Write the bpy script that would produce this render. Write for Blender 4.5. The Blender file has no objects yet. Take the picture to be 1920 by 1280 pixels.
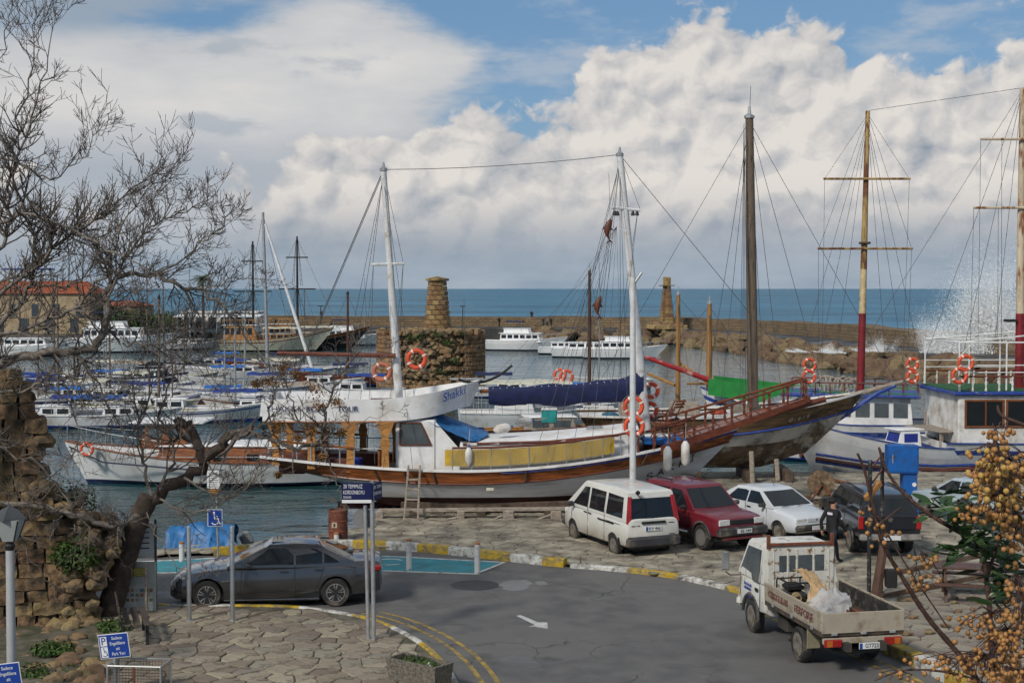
import bpy, bmesh, math, random
from mathutils import Vector, Matrix, noise as mnoise
R = math.radians
scene = bpy.context.scene
col = scene.collection
random.seed(7)
# ------------------------------------------------------------ camera
F = 2667.0; HC = 7.45; PITCH = math.atan(99 / F)
cam_data = bpy.data.cameras.new('camera'); cam = bpy.data.objects.new('camera', cam_data); col.objects.link(cam)
cam.location = (0, 0, HC); cam.rotation_euler = (math.pi / 2 - PITCH, 0, 0)
cam_data.sensor_width = 36; cam_data.lens = F / 1920 * 36; cam_data.clip_end = 60000; cam_data.clip_start = 0.1
scene.camera = cam
scene.view_settings.view_transform = 'Standard'; scene.view_settings.look = 'None'
scene.view_settings.exposure = -0.22; scene.view_settings.gamma = 1
scene.cycles.use_denoising = True; scene.cycles.use_adaptive_sampling = True; scene.cycles.adaptive_threshold = 0.03; scene.cycles.adaptive_min_samples = 12; scene.cycles.max_bounces = 6; scene.cycles.transparent_max_bounces = 8
CPI, SPI = math.cos(PITCH), math.sin(PITCH)
def ray(px, py):
    u = (px - 960) / F; v = -(py - 640) / F
    return Vector((u, CPI + v * SPI, -SPI + v * CPI))
def at(px, py, Y):
    d = ray(px, py); t = Y / d.y
    return Vector((d.x * t, Y, HC + d.z * t))
def gr(px, py, z=0.0):
    d = ray(px, py); t = (z - HC) / d.z
    return Vector((d.x * t, d.y * t, z))
# ------------------------------------------------------------ node helper
class S:
    def __init__(s, nt, k): s.nt = nt; s.k = k
    def _m(s, op, *a, clamp=False):
        n = s.nt.nodes.new('ShaderNodeMath'); n.operation = op; n.use_clamp = clamp
        for i, q in enumerate((s,) + a):
            if isinstance(q, S): s.nt.links.new(q.k, n.inputs[i])
            else: n.inputs[i].default_value = q
        return S(s.nt, n.outputs[0])
    def __add__(s, o): return s._m('ADD', o)
    __radd__ = __add__
    def __sub__(s, o): return s._m('SUBTRACT', o)
    def __rsub__(s, o): return (s * -1.0) + o
    def __mul__(s, o): return s._m('MULTIPLY', o)
    __rmul__ = __mul__
    def __truediv__(s, o): return s._m('DIVIDE', o)
    def mx(s, o): return s._m('MAXIMUM', o)
    def mn(s, o): return s._m('MINIMUM', o)
    def pw(s, o): return s._m('POWER', o)
    def clamp(s): return s._m('ADD', 0.0, clamp=True)
    def smooth(s, a, b, lo=0.0, hi=1.0):
        n = s.nt.nodes.new('ShaderNodeMapRange'); n.interpolation_type = 'SMOOTHSTEP'
        s.nt.links.new(s.k, n.inputs[0])
        for i, q in enumerate((a, b, lo, hi)): n.inputs[i + 1].default_value = q
        return S(s.nt, n.outputs[0])
def mixc(nt, f, a, b):
    n = nt.nodes.new('ShaderNodeMix'); n.data_type = 'RGBA'
    for sock, q in ((n.inputs[0], f), (n.inputs[6], a), (n.inputs[7], b)):
        if isinstance(q, S): nt.links.new(q.k, sock)
        elif isinstance(q, (tuple, list)): sock.default_value = (*q[:3], 1)
        else: sock.default_value = q
    return S(nt, n.outputs[2])
def comb(nt, x, y, z=0.0):
    n = nt.nodes.new('ShaderNodeCombineXYZ')
    for i, q in enumerate((x, y, z)):
        if isinstance(q, S): nt.links.new(q.k, n.inputs[i])
        else: n.inputs[i].default_value = q
    return S(nt, n.outputs[0])
def ntex(nt, vec, scale, detail=4, rough=.5, lac=2.0, dist=0.0, dim='3D'):
    n = nt.nodes.new('ShaderNodeTexNoise'); n.noise_dimensions = dim; n.inputs['Scale'].default_value = scale
    n.inputs['Detail'].default_value = detail; n.inputs['Roughness'].default_value = rough
    n.inputs['Lacunarity'].default_value = lac; n.inputs['Distortion'].default_value = dist
    if vec is not None: nt.links.new(vec.k, n.inputs['Vector'])
    return S(nt, n.outputs['Fac'])
def vtex(nt, vec, scale, feature='F1', smooth=None, rnd=1.0, out='Distance', dim='3D'):
    n = nt.nodes.new('ShaderNodeTexVoronoi'); n.voronoi_dimensions = dim; n.feature = feature; n.inputs['Scale'].default_value = scale
    n.inputs['Randomness'].default_value = rnd
    if smooth is not None: n.inputs['Smoothness'].default_value = smooth
    if vec is not None: nt.links.new(vec.k, n.inputs['Vector'])
    return S(nt, n.outputs[out])
# ------------------------------------------------------------ sky
SUN_EL, SUN_AZ = 38, 215      # behind the camera, to the left
world = bpy.data.worlds.new('World'); scene.world = world; world.use_nodes = True
nt = world.node_tree; nt.nodes.clear()
wout = nt.nodes.new('ShaderNodeOutputWorld'); bg = nt.nodes.new('ShaderNodeBackground')
nt.links.new(bg.outputs[0], wout.inputs[0]); bg.inputs[1].default_value = 0.1
sky = nt.nodes.new('ShaderNodeTexSky'); sky.sky_type = 'NISHITA'; sky.sun_disc = False
sky.sun_elevation = R(SUN_EL); sky.sun_rotation = R(SUN_AZ); sky.altitude = 10; sky.dust_density = 0.6; sky.ozone_density = 2.0
world.cycles.sampling_method = 'MANUAL'; world.cycles.sample_map_resolution = 512
tc = nt.nodes.new('ShaderNodeTexCoord'); sep = nt.nodes.new('ShaderNodeSeparateXYZ')
nt.links.new(tc.outputs['Generated'], sep.inputs[0])
X, Yd, Z = (S(nt, sep.outputs[i]) for i in range(3))
AZ = X._m('ARCTAN2', Yd) * 57.2958          # degrees, 0 = straight ahead (+Y), + = right
EL = Z.mn(0.9999).mx(-0.9999)._m('ARCSINE') * 57.2958
def blob(px, py, rx, ry, k=1.0, az=None, el=None):
    """soft ellipse in sky angles, given in photo pixels (46.5 px per degree)"""
    a = (AZ - (px - 960) / 46.5) / (rx / 46.5); e = (EL - (541 - py) / 46.5) / (ry / 46.5)
    return (1.0 - (a * a + e * e)._m('SQRT')).mx(-1.0) * k
def bmax(*bs):
    r = bs[0]
    for b in bs[1:]: r = r._m('SMOOTH_MAX', b, 0.25)
    return r
wrp = ntex(nt, comb(nt, AZ, EL), .8, 2, .5, dim='2D') * .9
wv = comb(nt, AZ + wrp, EL * 1.2 + wrp)
wv_lit = comb(nt, AZ + wrp - 0.38, EL * 1.2 + wrp + 0.5)      # a step towards the light, for the relief of the billows
def billow(v):
    d = ntex(nt, v, .30, 5, .56, dim='2D')
    b1 = vtex(nt, v, .30, dim='2D'); b2 = vtex(nt, v, .85, dim='2D')
    return d * 1.25 - b1 * b1 * .42 - b2 * b2 * .22
hb, hl = billow(wv), billow(wv_lit)
big = ntex(nt, comb(nt, AZ * .6, EL * 1.6), .12, 3, .55, dim='2D')
veil = ntex(nt, comb(nt, AZ * .5, EL * 1.7 + 50.0), .22, 5, .62, dim='2D')
# high stratiform sheet: the anvil on the left
anv = bmax(blob(330, 215, 640, 175), blob(640, 120, 270, 120, .8), blob(-500, 180, 700, 200))
anv_d = anv * 1.0 + (veil - .5) * .75
anv_a = anv_d.smooth(-.02, .30)
# cumulus heaps
cum = bmax(blob(700, 430, 260, 155), blob(850, 350, 150, 110), blob(1000, 400, 200, 130), blob(1290, 300, 290, 210), blob(1260, 190, 170, 100),
           blob(1480, 280, 230, 190), blob(1600, 400, 300, 190), blob(1850, 330, 260, 190), blob(2300, 330, 500, 220), blob(640, 330, 110, 60, .8), blob(-500, 420, 500, 120, .7))
far = (big - .47) * 3.0 + EL.smooth(12, 30, -.9, .25)      # the sky that goes on outside the frame
cum_d = cum._m('SMOOTH_MAX', far, .2) + (hb - .25) * .95
cum_a = cum_d.smooth(.05, .20)
lit = ((hb - hl) * 1.55 + .60 + cum_d * .24).clamp()
# lower bases go grey, tops are lit
base = EL.smooth(1.0, 4.6)
lit = lit * (base * .72 + .28) * EL.smooth(14, 42, 1.0, .22)      # unseen cloud undersides overhead, greyed to lower the ambient light
K = 10.0
def kc(r, g, b): return (r * K, g * K, b * K)
c_cum = mixc(nt, lit, kc(.31, .37, .45), kc(.88, .83, .78))
anv_l = (anv * .55 + .45 + (veil - .5) * .9).clamp() * EL.smooth(4.2, 7.5, .42, 1.0)
c_anv = mixc(nt, anv_l.clamp(), kc(.36, .43, .52), kc(.83, .81, .79))
wisp = ntex(nt, comb(nt, AZ * .45, EL * 1.3 + 90.0), .33, 5, .6, dim='2D')
wsp_a = wisp.smooth(.50, .74) * .75
c_sky = S(nt, sky.outputs[0])
hz = nt.nodes.new('ShaderNodeVectorMath'); hz.operation = 'SCALE'; nt.links.new(c_sky.k, hz.inputs[0]); hz.inputs[3].default_value = 1.0
blue = mixc(nt, .55, S(nt, hz.outputs[0]), kc(.12, .30, .56))
c = mixc(nt, wsp_a, blue, kc(.50, .57, .66))
# dark shelf of cloud at the upper left
shelf = (blob(60, 10, 520, 110) + (veil - .5) * 1.2).smooth(.0, .5)
strat = (bmax(blob(250, 370, 480, 130), blob(-500, 380, 600, 150)) + (veil - .5) * .9).smooth(.0, .45)
c = mixc(nt, strat, c, mixc(nt, veil, kc(.40, .47, .56), kc(.66, .67, .68)))
c = mixc(nt, anv_a, c, c_anv)
c = mixc(nt, shelf * .95, c, kc(.36, .44, .54))
# small dark scraps in front of the anvil
scr = (wisp - .5) * 3.2 + bmax(blob(640, 130, 200, 60), blob(440, 245, 120, 45), blob(420, 110, 120, 40), blob(1300, 135, 130, 40)) * 1.1
c = mixc(nt, scr.smooth(.55, 1.1) * .65, c, kc(.42, .48, .56))
c = mixc(nt, cum_a, c, c_cum)
# murk towards the horizon
low = EL.smooth(.2, 3.3, .92, 0.0)
lowc = mixc(nt, (veil - .5) * 2.2 + .5, kc(.27, .36, .47), kc(.46, .53, .61))
c = mixc(nt, low, c, lowc)
c = mixc(nt, EL.smooth(-2.0, -.3, 1.0, 0.0), c, kc(.20, .24, .27))
nt.links.new(c.k, bg.inputs[0])
sun_d = bpy.data.lights.new('sun', 'SUN'); sun = bpy.data.objects.new('sun', sun_d); col.objects.link(sun)
sun_d.energy = 3.3; sun_d.angle = R(7); sun_d.color = (1, .93, .82)
sa, se = R(SUN_AZ), R(SUN_EL)
sdir = Vector((math.sin(sa) * math.cos(se), math.cos(sa) * math.cos(se), math.sin(se)))
sun.rotation_euler = sdir.to_track_quat('Z', 'Y').to_euler()
# ------------------------------------------------------------ materials
MATS = {}
def mat(name, c=(.5, .5, .5), rough=.7, metal=0.0, var=.18, vs=2.5, dirt=None, damt=.5, ds=3.0, bump=0.0, bs=25.0, rnd=0.0, spec=.4, coat=0.0,
        trans=0.0, alpha=1.0, lines=None, stretch=None, dhard=.12, dlow=None):
    if name in MATS: return MATS[name]
    m = bpy.data.materials.new(name); m.use_nodes = True; MATS[name] = m
    nt = m.node_tree; b = nt.nodes['Principled BSDF']
    t = nt.nodes.new('ShaderNodeTexCoord'); v = S(nt, t.outputs['Object'])
    if stretch:
        mp = nt.nodes.new('ShaderNodeMapping'); mp.inputs['Scale'].default_value = stretch
        nt.links.new(v.k, mp.inputs[0]); v = S(nt, mp.outputs[0])
    n1 = ntex(nt, v, vs, 5, .6)
    lo = tuple(x * (1 - var) for x in c); hi = tuple(min(1, x * (1 + var)) for x in c)
    cc = mixc(nt, n1.smooth(.3, .7), lo, hi)
    if rnd:
        oi = nt.nodes.new('ShaderNodeObjectInfo'); r = S(nt, oi.outputs['Random'])
        hsv = nt.nodes.new('ShaderNodeHueSaturation'); nt.links.new((r * rnd * 2 + (1 - rnd)).k, hsv.inputs['Value'])
        nt.links.new((r * .04 + .48).k, hsv.inputs['Hue'])
        nt.links.new(cc.k, hsv.inputs['Color']); cc = S(nt, hsv.outputs[0])
    rr = rough
    if dirt:
        dn = ntex(nt, v, ds, 7, .65); th = .5 + (.5 - damt) * .5
        f = dn.smooth(th - dhard, th + dhard)
        if dlow is not None:          # dirt thrown up from the ground, as low as it lies on the thing
            sx = nt.nodes.new('ShaderNodeSeparateXYZ'); nt.links.new(t.outputs['Object'], sx.inputs[0])
            f = (f * .6 + .4) * S(nt, sx.outputs[2]).smooth(dlow[0], dlow[1], 1.0, 0.0)
        cc = mixc(nt, f, cc, dirt); rr = f * (.85 - rough) + rough
    nt.links.new(cc.k, b.inputs['Base Color'])
    if isinstance(rr, S): nt.links.new(rr.k, b.inputs['Roughness'])
    else: b.inputs['Roughness'].default_value = rr
    b.inputs['Metallic'].default_value = metal; b.inputs['Specular IOR Level'].default_value = spec
    b.inputs['Coat Weight'].default_value = coat; b.inputs['Coat Roughness'].default_value = .08
    b.inputs['Transmission Weight'].default_value = trans; b.inputs['Alpha'].default_value = alpha
    h = None
    if bump: h = ntex(nt, v, bs, 5, .6) * bump
    if lines:                          # seams between planks along an object axis: (axis, spacing, depth)
        sx = nt.nodes.new('ShaderNodeSeparateXYZ'); nt.links.new(t.outputs['Object'], sx.inputs[0])
        q = (S(nt, sx.outputs[lines[0]]) / lines[1])._m('FRACT'); g = (q - .5)._m('ABSOLUTE').smooth(.44, .5, 1.0, 0.0) * lines[2]
        h = g if h is None else h + g
    if h is not None:
        bp = nt.nodes.new('ShaderNodeBump'); bp.inputs['Distance'].default_value = .02; bp.inputs['Strength'].default_value = .8
        nt.links.new(h.k, bp.inputs['Height']); nt.links.new(bp.outputs[0], b.inputs['Normal'])
    return m
# ------------------------------------------------------------ mesh builder
class MB:
    def __init__(s): s.v = []; s.f = []; s.m = []; s.cm = 0
    def add(s, vs, fs, m=None):
        o = len(s.v); s.v += [Vector(q) for q in vs]
        for f in fs: s.f.append([o + i for i in f]); s.m.append(s.cm if m is None else m)
        return s
    def box(s, c, d, rz=0.0, rx=0.0, ry=0.0, taper=1.0, m=None):
        x, y, z = d[0] / 2, d[1] / 2, d[2] / 2
        M = Matrix.Rotation(rz, 3, 'Z') @ Matrix.Rotation(ry, 3, 'Y') @ Matrix.Rotation(rx, 3, 'X')
        vs = []
        for k, t in ((-1, 1), (1, taper)):
            for (a, b) in ((-1, -1), (1, -1), (1, 1), (-1, 1)): vs.append(Vector(c) + M @ Vector((a * x * t, b * y * t, k * z)))
        return s.add(vs, [(3, 2, 1, 0), (4, 5, 6, 7), (0, 1, 5, 4), (1, 2, 6, 5), (2, 3, 7, 6), (3, 0, 4, 7)], m)
    def bbox(s, c, d, bev=.02, rz=0.0, rx=0.0, ry=0.0, m=None):
        """box with chamfered edges"""
        M = Matrix.Rotation(rz, 3, 'Z') @ Matrix.Rotation(ry, 3, 'Y') @ Matrix.Rotation(rx, 3, 'X')
        x, y, z = d[0] / 2, d[1] / 2, d[2] / 2; b = min(bev, x * .9, y * .9, z * .9); vs = []
        for zz, ins in ((-z, b), (-z + b, 0), (z - b, 0), (z, b)):
            X, Y = x - ins, y - ins
            for (p, q) in ((-X + b, -Y), (X - b, -Y), (X, -Y + b), (X, Y - b), (X - b, Y), (-X + b, Y), (-X, Y - b), (-X, -Y + b)): vs.append(Vector(c) + M @ Vector((p, q, zz)))
        fs = [list(range(7, -1, -1)), list(range(24, 32))]
        for r in range(3):
            for i in range(8): j = (i + 1) % 8; fs.append((r * 8 + i, r * 8 + j, r * 8 + 8 + j, r * 8 + 8 + i))
        return s.add(vs, fs, m)
    def tube(s, pts, r, n=6, caps=True, m=None):
        pts = [Vector(p) for p in pts]; rs = r if isinstance(r, (list, tuple)) else [r] * len(pts)
        vs = []; fs = []; ref = None
        for i, p in enumerate(pts):
            d = (pts[min(i + 1, len(pts) - 1)] - pts[max(i - 1, 0)])
            d = d.normalized() if d.length > 1e-9 else Vector((0, 0, 1))
            if ref is None: ref = d.orthogonal().normalized()
            else:
                ref = ref - d * ref.dot(d); ref = ref.normalized() if ref.length > 1e-6 else d.orthogonal().normalized()
            q = d.cross(ref)
            for k in range(n):
                a = 2 * math.pi * k / n; vs.append(p + (ref * math.cos(a) + q * math.sin(a)) * rs[i])
        for i in range(len(pts) - 1):
            for k in range(n): j = (k + 1) % n; fs.append((i * n + k, i * n + j, i * n + n + j, i * n + n + k))
        if caps: fs.append(list(range(n - 1, -1, -1))); fs.append(list(range((len(pts) - 1) * n, len(pts) * n)))
        return s.add(vs, fs, m)
    def lathe(s, prof, n=16, c=(0, 0, 0), axis='Z', m=None, closed=False):
        vs = []; fs = []; c = Vector(c)
        for (r, h) in prof:
            for k in range(n):
                a = 2 * math.pi * k / n; x, y = r * math.cos(a), r * math.sin(a)
                vs.append(c + (Vector((x, y, h)) if axis == 'Z' else Vector((h, x, y)) if axis == 'X' else Vector((y, h, x))))
        L = len(prof)
        for i in range(L if closed else L - 1):
            i2 = (i + 1) % L
            for k in range(n): j = (k + 1) % n; fs.append((i * n + k, i * n + j, i2 * n + j, i2 * n + k))
        if not closed: fs.append(list(range(n - 1, -1, -1))); fs.append(list(range((L - 1) * n, L * n)))
        return s.add(vs, fs, m)
    def torus(s, c, R_, r, axis='Y', n=20, k=8, rot=None, m=None, a0=0, a1=2 * math.pi):
        full = abs(a1 - a0 - 2 * math.pi) < 1e-6; vs = []; fs = []; N = n if full else n + 1
        for i in range(N):
            a = a0 + (a1 - a0) * i / n
            for j in range(k):
                b = 2 * math.pi * j / k; rr = R_ + r * math.cos(b); p = Vector((rr * math.cos(a), rr * math.sin(a), r * math.sin(b)))
                if axis == 'Y': p = Vector((p.x, p.z, p.y))
                elif axis == 'X': p = Vector((p.z, p.x, p.y))
                if rot is not None: p = rot @ p
                vs.append(Vector(c) + p)
        for i in range(n):
            i2 = (i + 1) % N
            for j in range(k): j2 = (j + 1) % k; fs.append((i * k + j, i2 * k + j, i2 * k + j2, i * k + j2))
        return s.add(vs, fs, m)
    def prism(s, poly, off, m=None):
        """closed outline (3-D points) pushed along off"""
        n = len(poly); off = Vector(off); vs = [Vector(p) for p in poly] + [Vector(p) + off for p in poly]
        fs = [list(range(n - 1, -1, -1)), list(range(n, 2 * n))] + [(i, (i + 1) % n, n + (i + 1) % n, n + i) for i in range(n)]
        return s.add(vs, fs, m)
    def grid(s, rows, m=None, close=False, flip=False):
        n = len(rows[0]); fs = []
        for i in range(len(rows) - 1):
            for k in range(n if close else n - 1):
                j = (k + 1) % n; q = (i * n + k, i * n + j, i * n + n + j, i * n + n + k); fs.append(q[::-1] if flip else q)
        return s.add([p for r in rows for p in r], fs, m)
    def lump(s, c, d, seed=0, sub=2, amp=.25, m=None):
        bm = bmesh.new(); bmesh.ops.create_icosphere(bm, subdivisions=sub, radius=1); sd = Vector((seed * 1.7, seed * 3.1, seed * .7))
        vs = []
        for q in bm.verts:
            k = 1 + amp * mnoise.noise(q.co * 1.3 + sd) * 1.6 + amp * .5 * mnoise.noise(q.co * 3 + sd)
            vs.append(Vector(c) + Vector((q.co.x * d[0], q.co.y * d[1], q.co.z * d[2])) * k)
        fs = [[w.index for w in f.verts] for f in bm.faces]; bm.free()
        return s.add(vs, fs, m)
    def mesh(s, name, mats, smooth=None):
        me = bpy.data.meshes.new(name); me.from_pydata(s.v, [], s.f)
        for q in (mats if isinstance(mats, (list, tuple)) else [mats]): me.materials.append(q)
        me.polygons.foreach_set('material_index', s.m)
        if smooth is not None:
            me.polygons.foreach_set('use_smooth', [True] * len(me.polygons))
            try: me.set_sharp_from_angle(angle=R(smooth))
            except Exception: pass
        me.update(); return me
    def build(s, name, mats, parent=None, smooth=None, loc=None, rz=0.0, fix=False):
        me = s.mesh(name, mats, smooth)
        if fix:
            bm = bmesh.new(); bm.from_mesh(me); bmesh.ops.recalc_face_normals(bm, faces=bm.faces); bm.to_mesh(me); bm.free()
        return link(name, me, parent, loc, rz)
def link(name, me, parent=None, loc=None, rz=0.0):
    o = bpy.data.objects.new(name, me); col.objects.link(o)
    if parent is not None: o.parent = parent
    if loc is not None: o.location = loc
    if rz: o.rotation_euler = (0, 0, rz)
    return o
def tag(o, label, cat, group=None):
    o['label'] = label; o['category'] = cat
    if group: o['group'] = group
    return o
def thing(name, label, cat, loc=(0, 0, 0), rz=0.0, group=None):
    o = bpy.data.objects.new(name, None); col.objects.link(o); o.location = loc; o.rotation_euler = (0, 0, rz); o.empty_display_size = .2
    return tag(o, label, cat, group)
def struct(o): o['kind'] = 'structure'; return o
def stuff(o): o['kind'] = 'stuff'; return o
def text_mesh(txt, size, extrude=.004, font_shear=0.0, spacing=1.0):
    cu = bpy.data.curves.new('lettering', 'FONT'); cu.body = txt; cu.size = size; cu.extrude = extrude; cu.shear = font_shear; cu.space_character = spacing
    cu.align_x = 'CENTER'; cu.align_y = 'CENTER'; cu.resolution_u = 3
    o = bpy.data.objects.new('t', cu); col.objects.link(o); bpy.context.view_layer.update()
    me = bpy.data.meshes.new_from_object(o.evaluated_get(bpy.context.evaluated_depsgraph_get()))
    bpy.data.objects.remove(o); bpy.data.curves.remove(cu); me.name = 'lettering'; return me
def lettering(txt, size, m, parent, loc, rot=(math.pi / 2, 0, 0), width=None, shear=0.0, name='lettering'):
    """flat letters, by default standing upright and facing the camera side (-Y)"""
    me = text_mesh(txt, size, .003, shear); me.materials.clear(); me.materials.append(m)
    o = link(name, me, parent, loc); o.rotation_euler = rot
    if width:
        xs = [v.co.x for v in me.vertices]; w = max(xs) - min(xs); o.scale = (width / w, 1, 1)
    return o
# ------------------------------------------------------------ voronoi flagstones
def clip(poly, p, n):
    out = []
    for i in range(len(poly)):
        a, b = poly[i], poly[(i + 1) % len(poly)]; da = (a - p).dot(n); db = (b - p).dot(n)
        if da <= 0: out.append(a)
        if (da < 0 < db) or (db < 0 < da): out.append(a + (b - a) * (da / (da - db)))
    return out
def inside(poly, q):
    c = False
    for i in range(len(poly)):
        a, b = poly[i], poly[i - 1]
        if (a[1] > q[1]) != (b[1] > q[1]) and q[0] < (b[0] - a[0]) * (q[1] - a[1]) / (b[1] - a[1]) + a[0]: c = not c
    return c
def edge_dist(poly, q):
    d = 1e9
    for i in range(len(poly)):
        a, b = Vector(poly[i][:2]), Vector(poly[i - 1][:2]); ab = b - a; t = max(0, min(1, (Vector(q) - a).dot(ab) / max(ab.length_squared, 1e-9)))
        d = min(d, (a + ab * t - Vector(q)).length)
    return d
def flagstones(parent, region, cell, z, mats, gap=.02, thick=.03, nmax=300, seed=1, ratio=1.0, skip=None, rough=.006, dmin=None):
    rnd = random.Random(seed); region = [Vector(p[:2]) for p in region]
    xs = [p.x for p in region]; ys = [p.y for p in region]; cx, cy = cell * ratio, cell
    pts = {}
    nx, ny = int((max(xs) - min(xs)) / cx) + 3, int((max(ys) - min(ys)) / cy) + 3
    for i in range(-1, nx):
        for j in range(-1, ny):
            pts[i, j] = Vector((min(xs) + (i + .5 + (j % 2) * .5 + rnd.uniform(-.5, .5)) * cx, min(ys) + (j + .5 + rnd.uniform(-.5, .5)) * cy))
    stones = []
    for (i, j), p in pts.items():
        if not inside(region, p) or edge_dist(region, p) < (dmin if dmin is not None else cell * .22): continue
        if skip and skip(p): continue
        poly = [p + Vector(q) for q in ((-cx * 1.6, -cy * 1.6), (cx * 1.6, -cy * 1.6), (cx * 1.6, cy * 1.6), (-cx * 1.6, cy * 1.6))]
        for di in range(-2, 3):
            for dj in range(-2, 3):
                q = pts.get((i + di, j + dj))
                if q is None or (di == 0 and dj == 0): continue
                n = (q - p).normalized(); poly = clip(poly, (p + q) / 2 - n * gap / 2 * rnd.uniform(.6, 1.9), n)
                if len(poly) < 3: break
            if len(poly) < 3: break
        if len(poly) >= 3: stones.append((p, poly))
    stones.sort(key=lambda s: s[0].length)
    rest = MB()
    for k, (p, poly) in enumerate(stones):
        h = z + rnd.uniform(-rough, rough); tx, ty = rnd.uniform(-.012, .012), rnd.uniform(-.012, .012); b = MB() if k < nmax else rest
        # knock the corners off and chamfer the rim
        pl = []
        for q in range(len(poly)):
            a, c_, e = poly[q - 1], poly[q], poly[(q + 1) % len(poly)]; la, le = (a - c_).length, (e - c_).length
            if la > .07 and le > .07: pl += [c_ + (a - c_) * min(.3, .04 / la), c_ + (e - c_) * min(.3, .04 / le)]
            else: pl.append(c_)
        n = len(pl); H = lambda q: h + (q.x - p.x) * tx + (q.y - p.y) * ty
        o = Vector((p.x, p.y, 0)) if k < nmax else Vector((0, 0, 0))
        vs = [Vector((q.x, q.y, z - thick)) - o for q in pl] + [Vector((q.x, q.y, H(q) - .010)) - o for q in pl]
        top = [p + (q - p) * (1 - min(.2, .018 / max(.05, (q - p).length))) for q in pl]; vs += [Vector((q.x, q.y, H(q))) - o for q in top]
        fs = [list(range(2 * n, 3 * n))]
        for r in (0, n):
            fs += [(r + q, r + (q + 1) % n, r + n + (q + 1) % n, r + n + q) for q in range(n)]
        b.add(vs, fs, rnd.randrange(len(mats)) if k >= nmax else 0)
        if k < nmax: b.build('flagstone', mats[rnd.randrange(len(mats))], parent, loc=(p.x, p.y, 0))
    if rest.f: stuff(rest.build('flagstones', mats, parent))
    return len(stones)
# ------------------------------------------------------------ common materials
WHITE = mat('white_paint', (.72, .73, .74), .45, var=.06, dirt=(.42, .38, .32), damt=.22, ds=1.2, dhard=.2)
WHITE2 = mat('white_paint_worn', (.66, .66, .64), .5, var=.08, dirt=(.30, .24, .18), damt=.32, ds=1.6, dhard=.18)
GEL = mat('white_gelcoat', (.78, .79, .80), .25, var=.04, coat=.3)
VARN = mat('varnished_wood', (.25, .085, .028), .38, var=.4, vs=3, stretch=(.6, 4, 6), dirt=(.07, .03, .015), damt=.3, ds=2, coat=.25)
VARN_D = mat('dark_varnished_wood', (.13, .036, .018), .35, var=.35, vs=4, stretch=(.8, 4, 4), coat=.2)
OAK = mat('golden_wood', (.36, .17, .05), .5, var=.35, vs=4, stretch=(1, 4, 4))
GREYWOOD = mat('grey_weathered_wood', (.27, .23, .19), .85, var=.35, vs=5, stretch=(1, 4, 4), bump=.4, bs=12)
DARKWOOD = mat('dark_rough_wood', (.085, .06, .045), .85, var=.4, vs=4, bump=.4, bs=14)
BLACK = mat('black_matt', (.018, .018, .02), .6, var=.2)
RUBBER = mat('tyre_rubber', (.022, .022, .023), .75, var=.25, dirt=(.12, .10, .08), damt=.35, ds=5)
STEEL = mat('brushed_steel', (.48, .49, .50), .35, metal=.85, var=.1)
GALV = mat('galvanised_steel', (.36, .37, .38), .5, metal=.5, var=.15, vs=6)
CHROME = mat('chrome', (.7, .7, .7), .15, metal=1, var=.03)
GLASS = mat('dark_window_glass', (.012, .016, .02), .04, var=.1, spec=.42)
GLASS2 = mat('grey_window_glass', (.07, .085, .095), .08, var=.2, spec=.6)
NAVY = mat('navy_canvas', (.008, .014, .065), .75, var=.25, vs=4, bump=.3, bs=9)
BLUE = mat('blue_paint', (.022, .055, .26), .5, var=.2, dirt=(.30, .30, .32), damt=.22, ds=6)
BLUET = mat('blue_tarpaulin', (.022, .14, .36), .5, var=.3, vs=3, bump=1.6, bs=3)
BUOY = mat('orange_lifebuoy', (.62, .085, .035), .55, var=.15, vs=5)
ROPE = mat('rope', (.38, .33, .26), .9, var=.25, vs=20)
WIRE = mat('rigging_wire', (.055, .055, .06), .6, var=.1)
RUST = mat('rusty_iron', (.20, .065, .03), .85, var=.4, vs=6, dirt=(.06, .03, .02), damt=.4, bump=.3, bs=30)
REDBROWN = mat('antifouling_red', (.085, .022, .018), .8, var=.35, vs=3, dirt=(.05, .03, .025), damt=.4, bump=.3, bs=10)
STONE_M = [mat('flagstone_%d' % i, c, .8, var=.22, vs=3.5, dirt=(.10, .085, .065), damt=.36, ds=4, bump=.5, bs=14, rnd=.16) for i, c in enumerate([(.29, .25, .19), (.25, .222, .178), (.32, .275, .21), (.23, .19, .145)])]
# ------------------------------------------------------------ ground, road, water
WATER_Z = -0.8
def sheet(name, pts, z, m, parent=None):
    b = MB(); b.add([(p[0], p[1], z) for p in pts], [list(range(len(pts)))]); return b.build(name, m, parent)
earth = mat('packed_earth', (.10, .088, .07), .95, var=.35, vs=.8, dirt=(.05, .045, .04), damt=.45, ds=.6, bump=.6, bs=6)
def slab(name, pts, z0, z1, m):
    b = MB(); b.prism([(p[0], p[1], z0) for p in pts], (0, 0, z1 - z0)); return struct(b.build(name, m, fix=True))
QX = -4.25
quay_pts = [(-45, -12), (70, -12), (70, 57), (QX, 57), (QX, 44.2), (-5.2, 42.8), (-7.6, 40.8), (-8.8, 40.1), (-16, 39.6), (-45, 39.6)]
slab('ground', quay_pts, -2.5, -0.03, earth)
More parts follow.
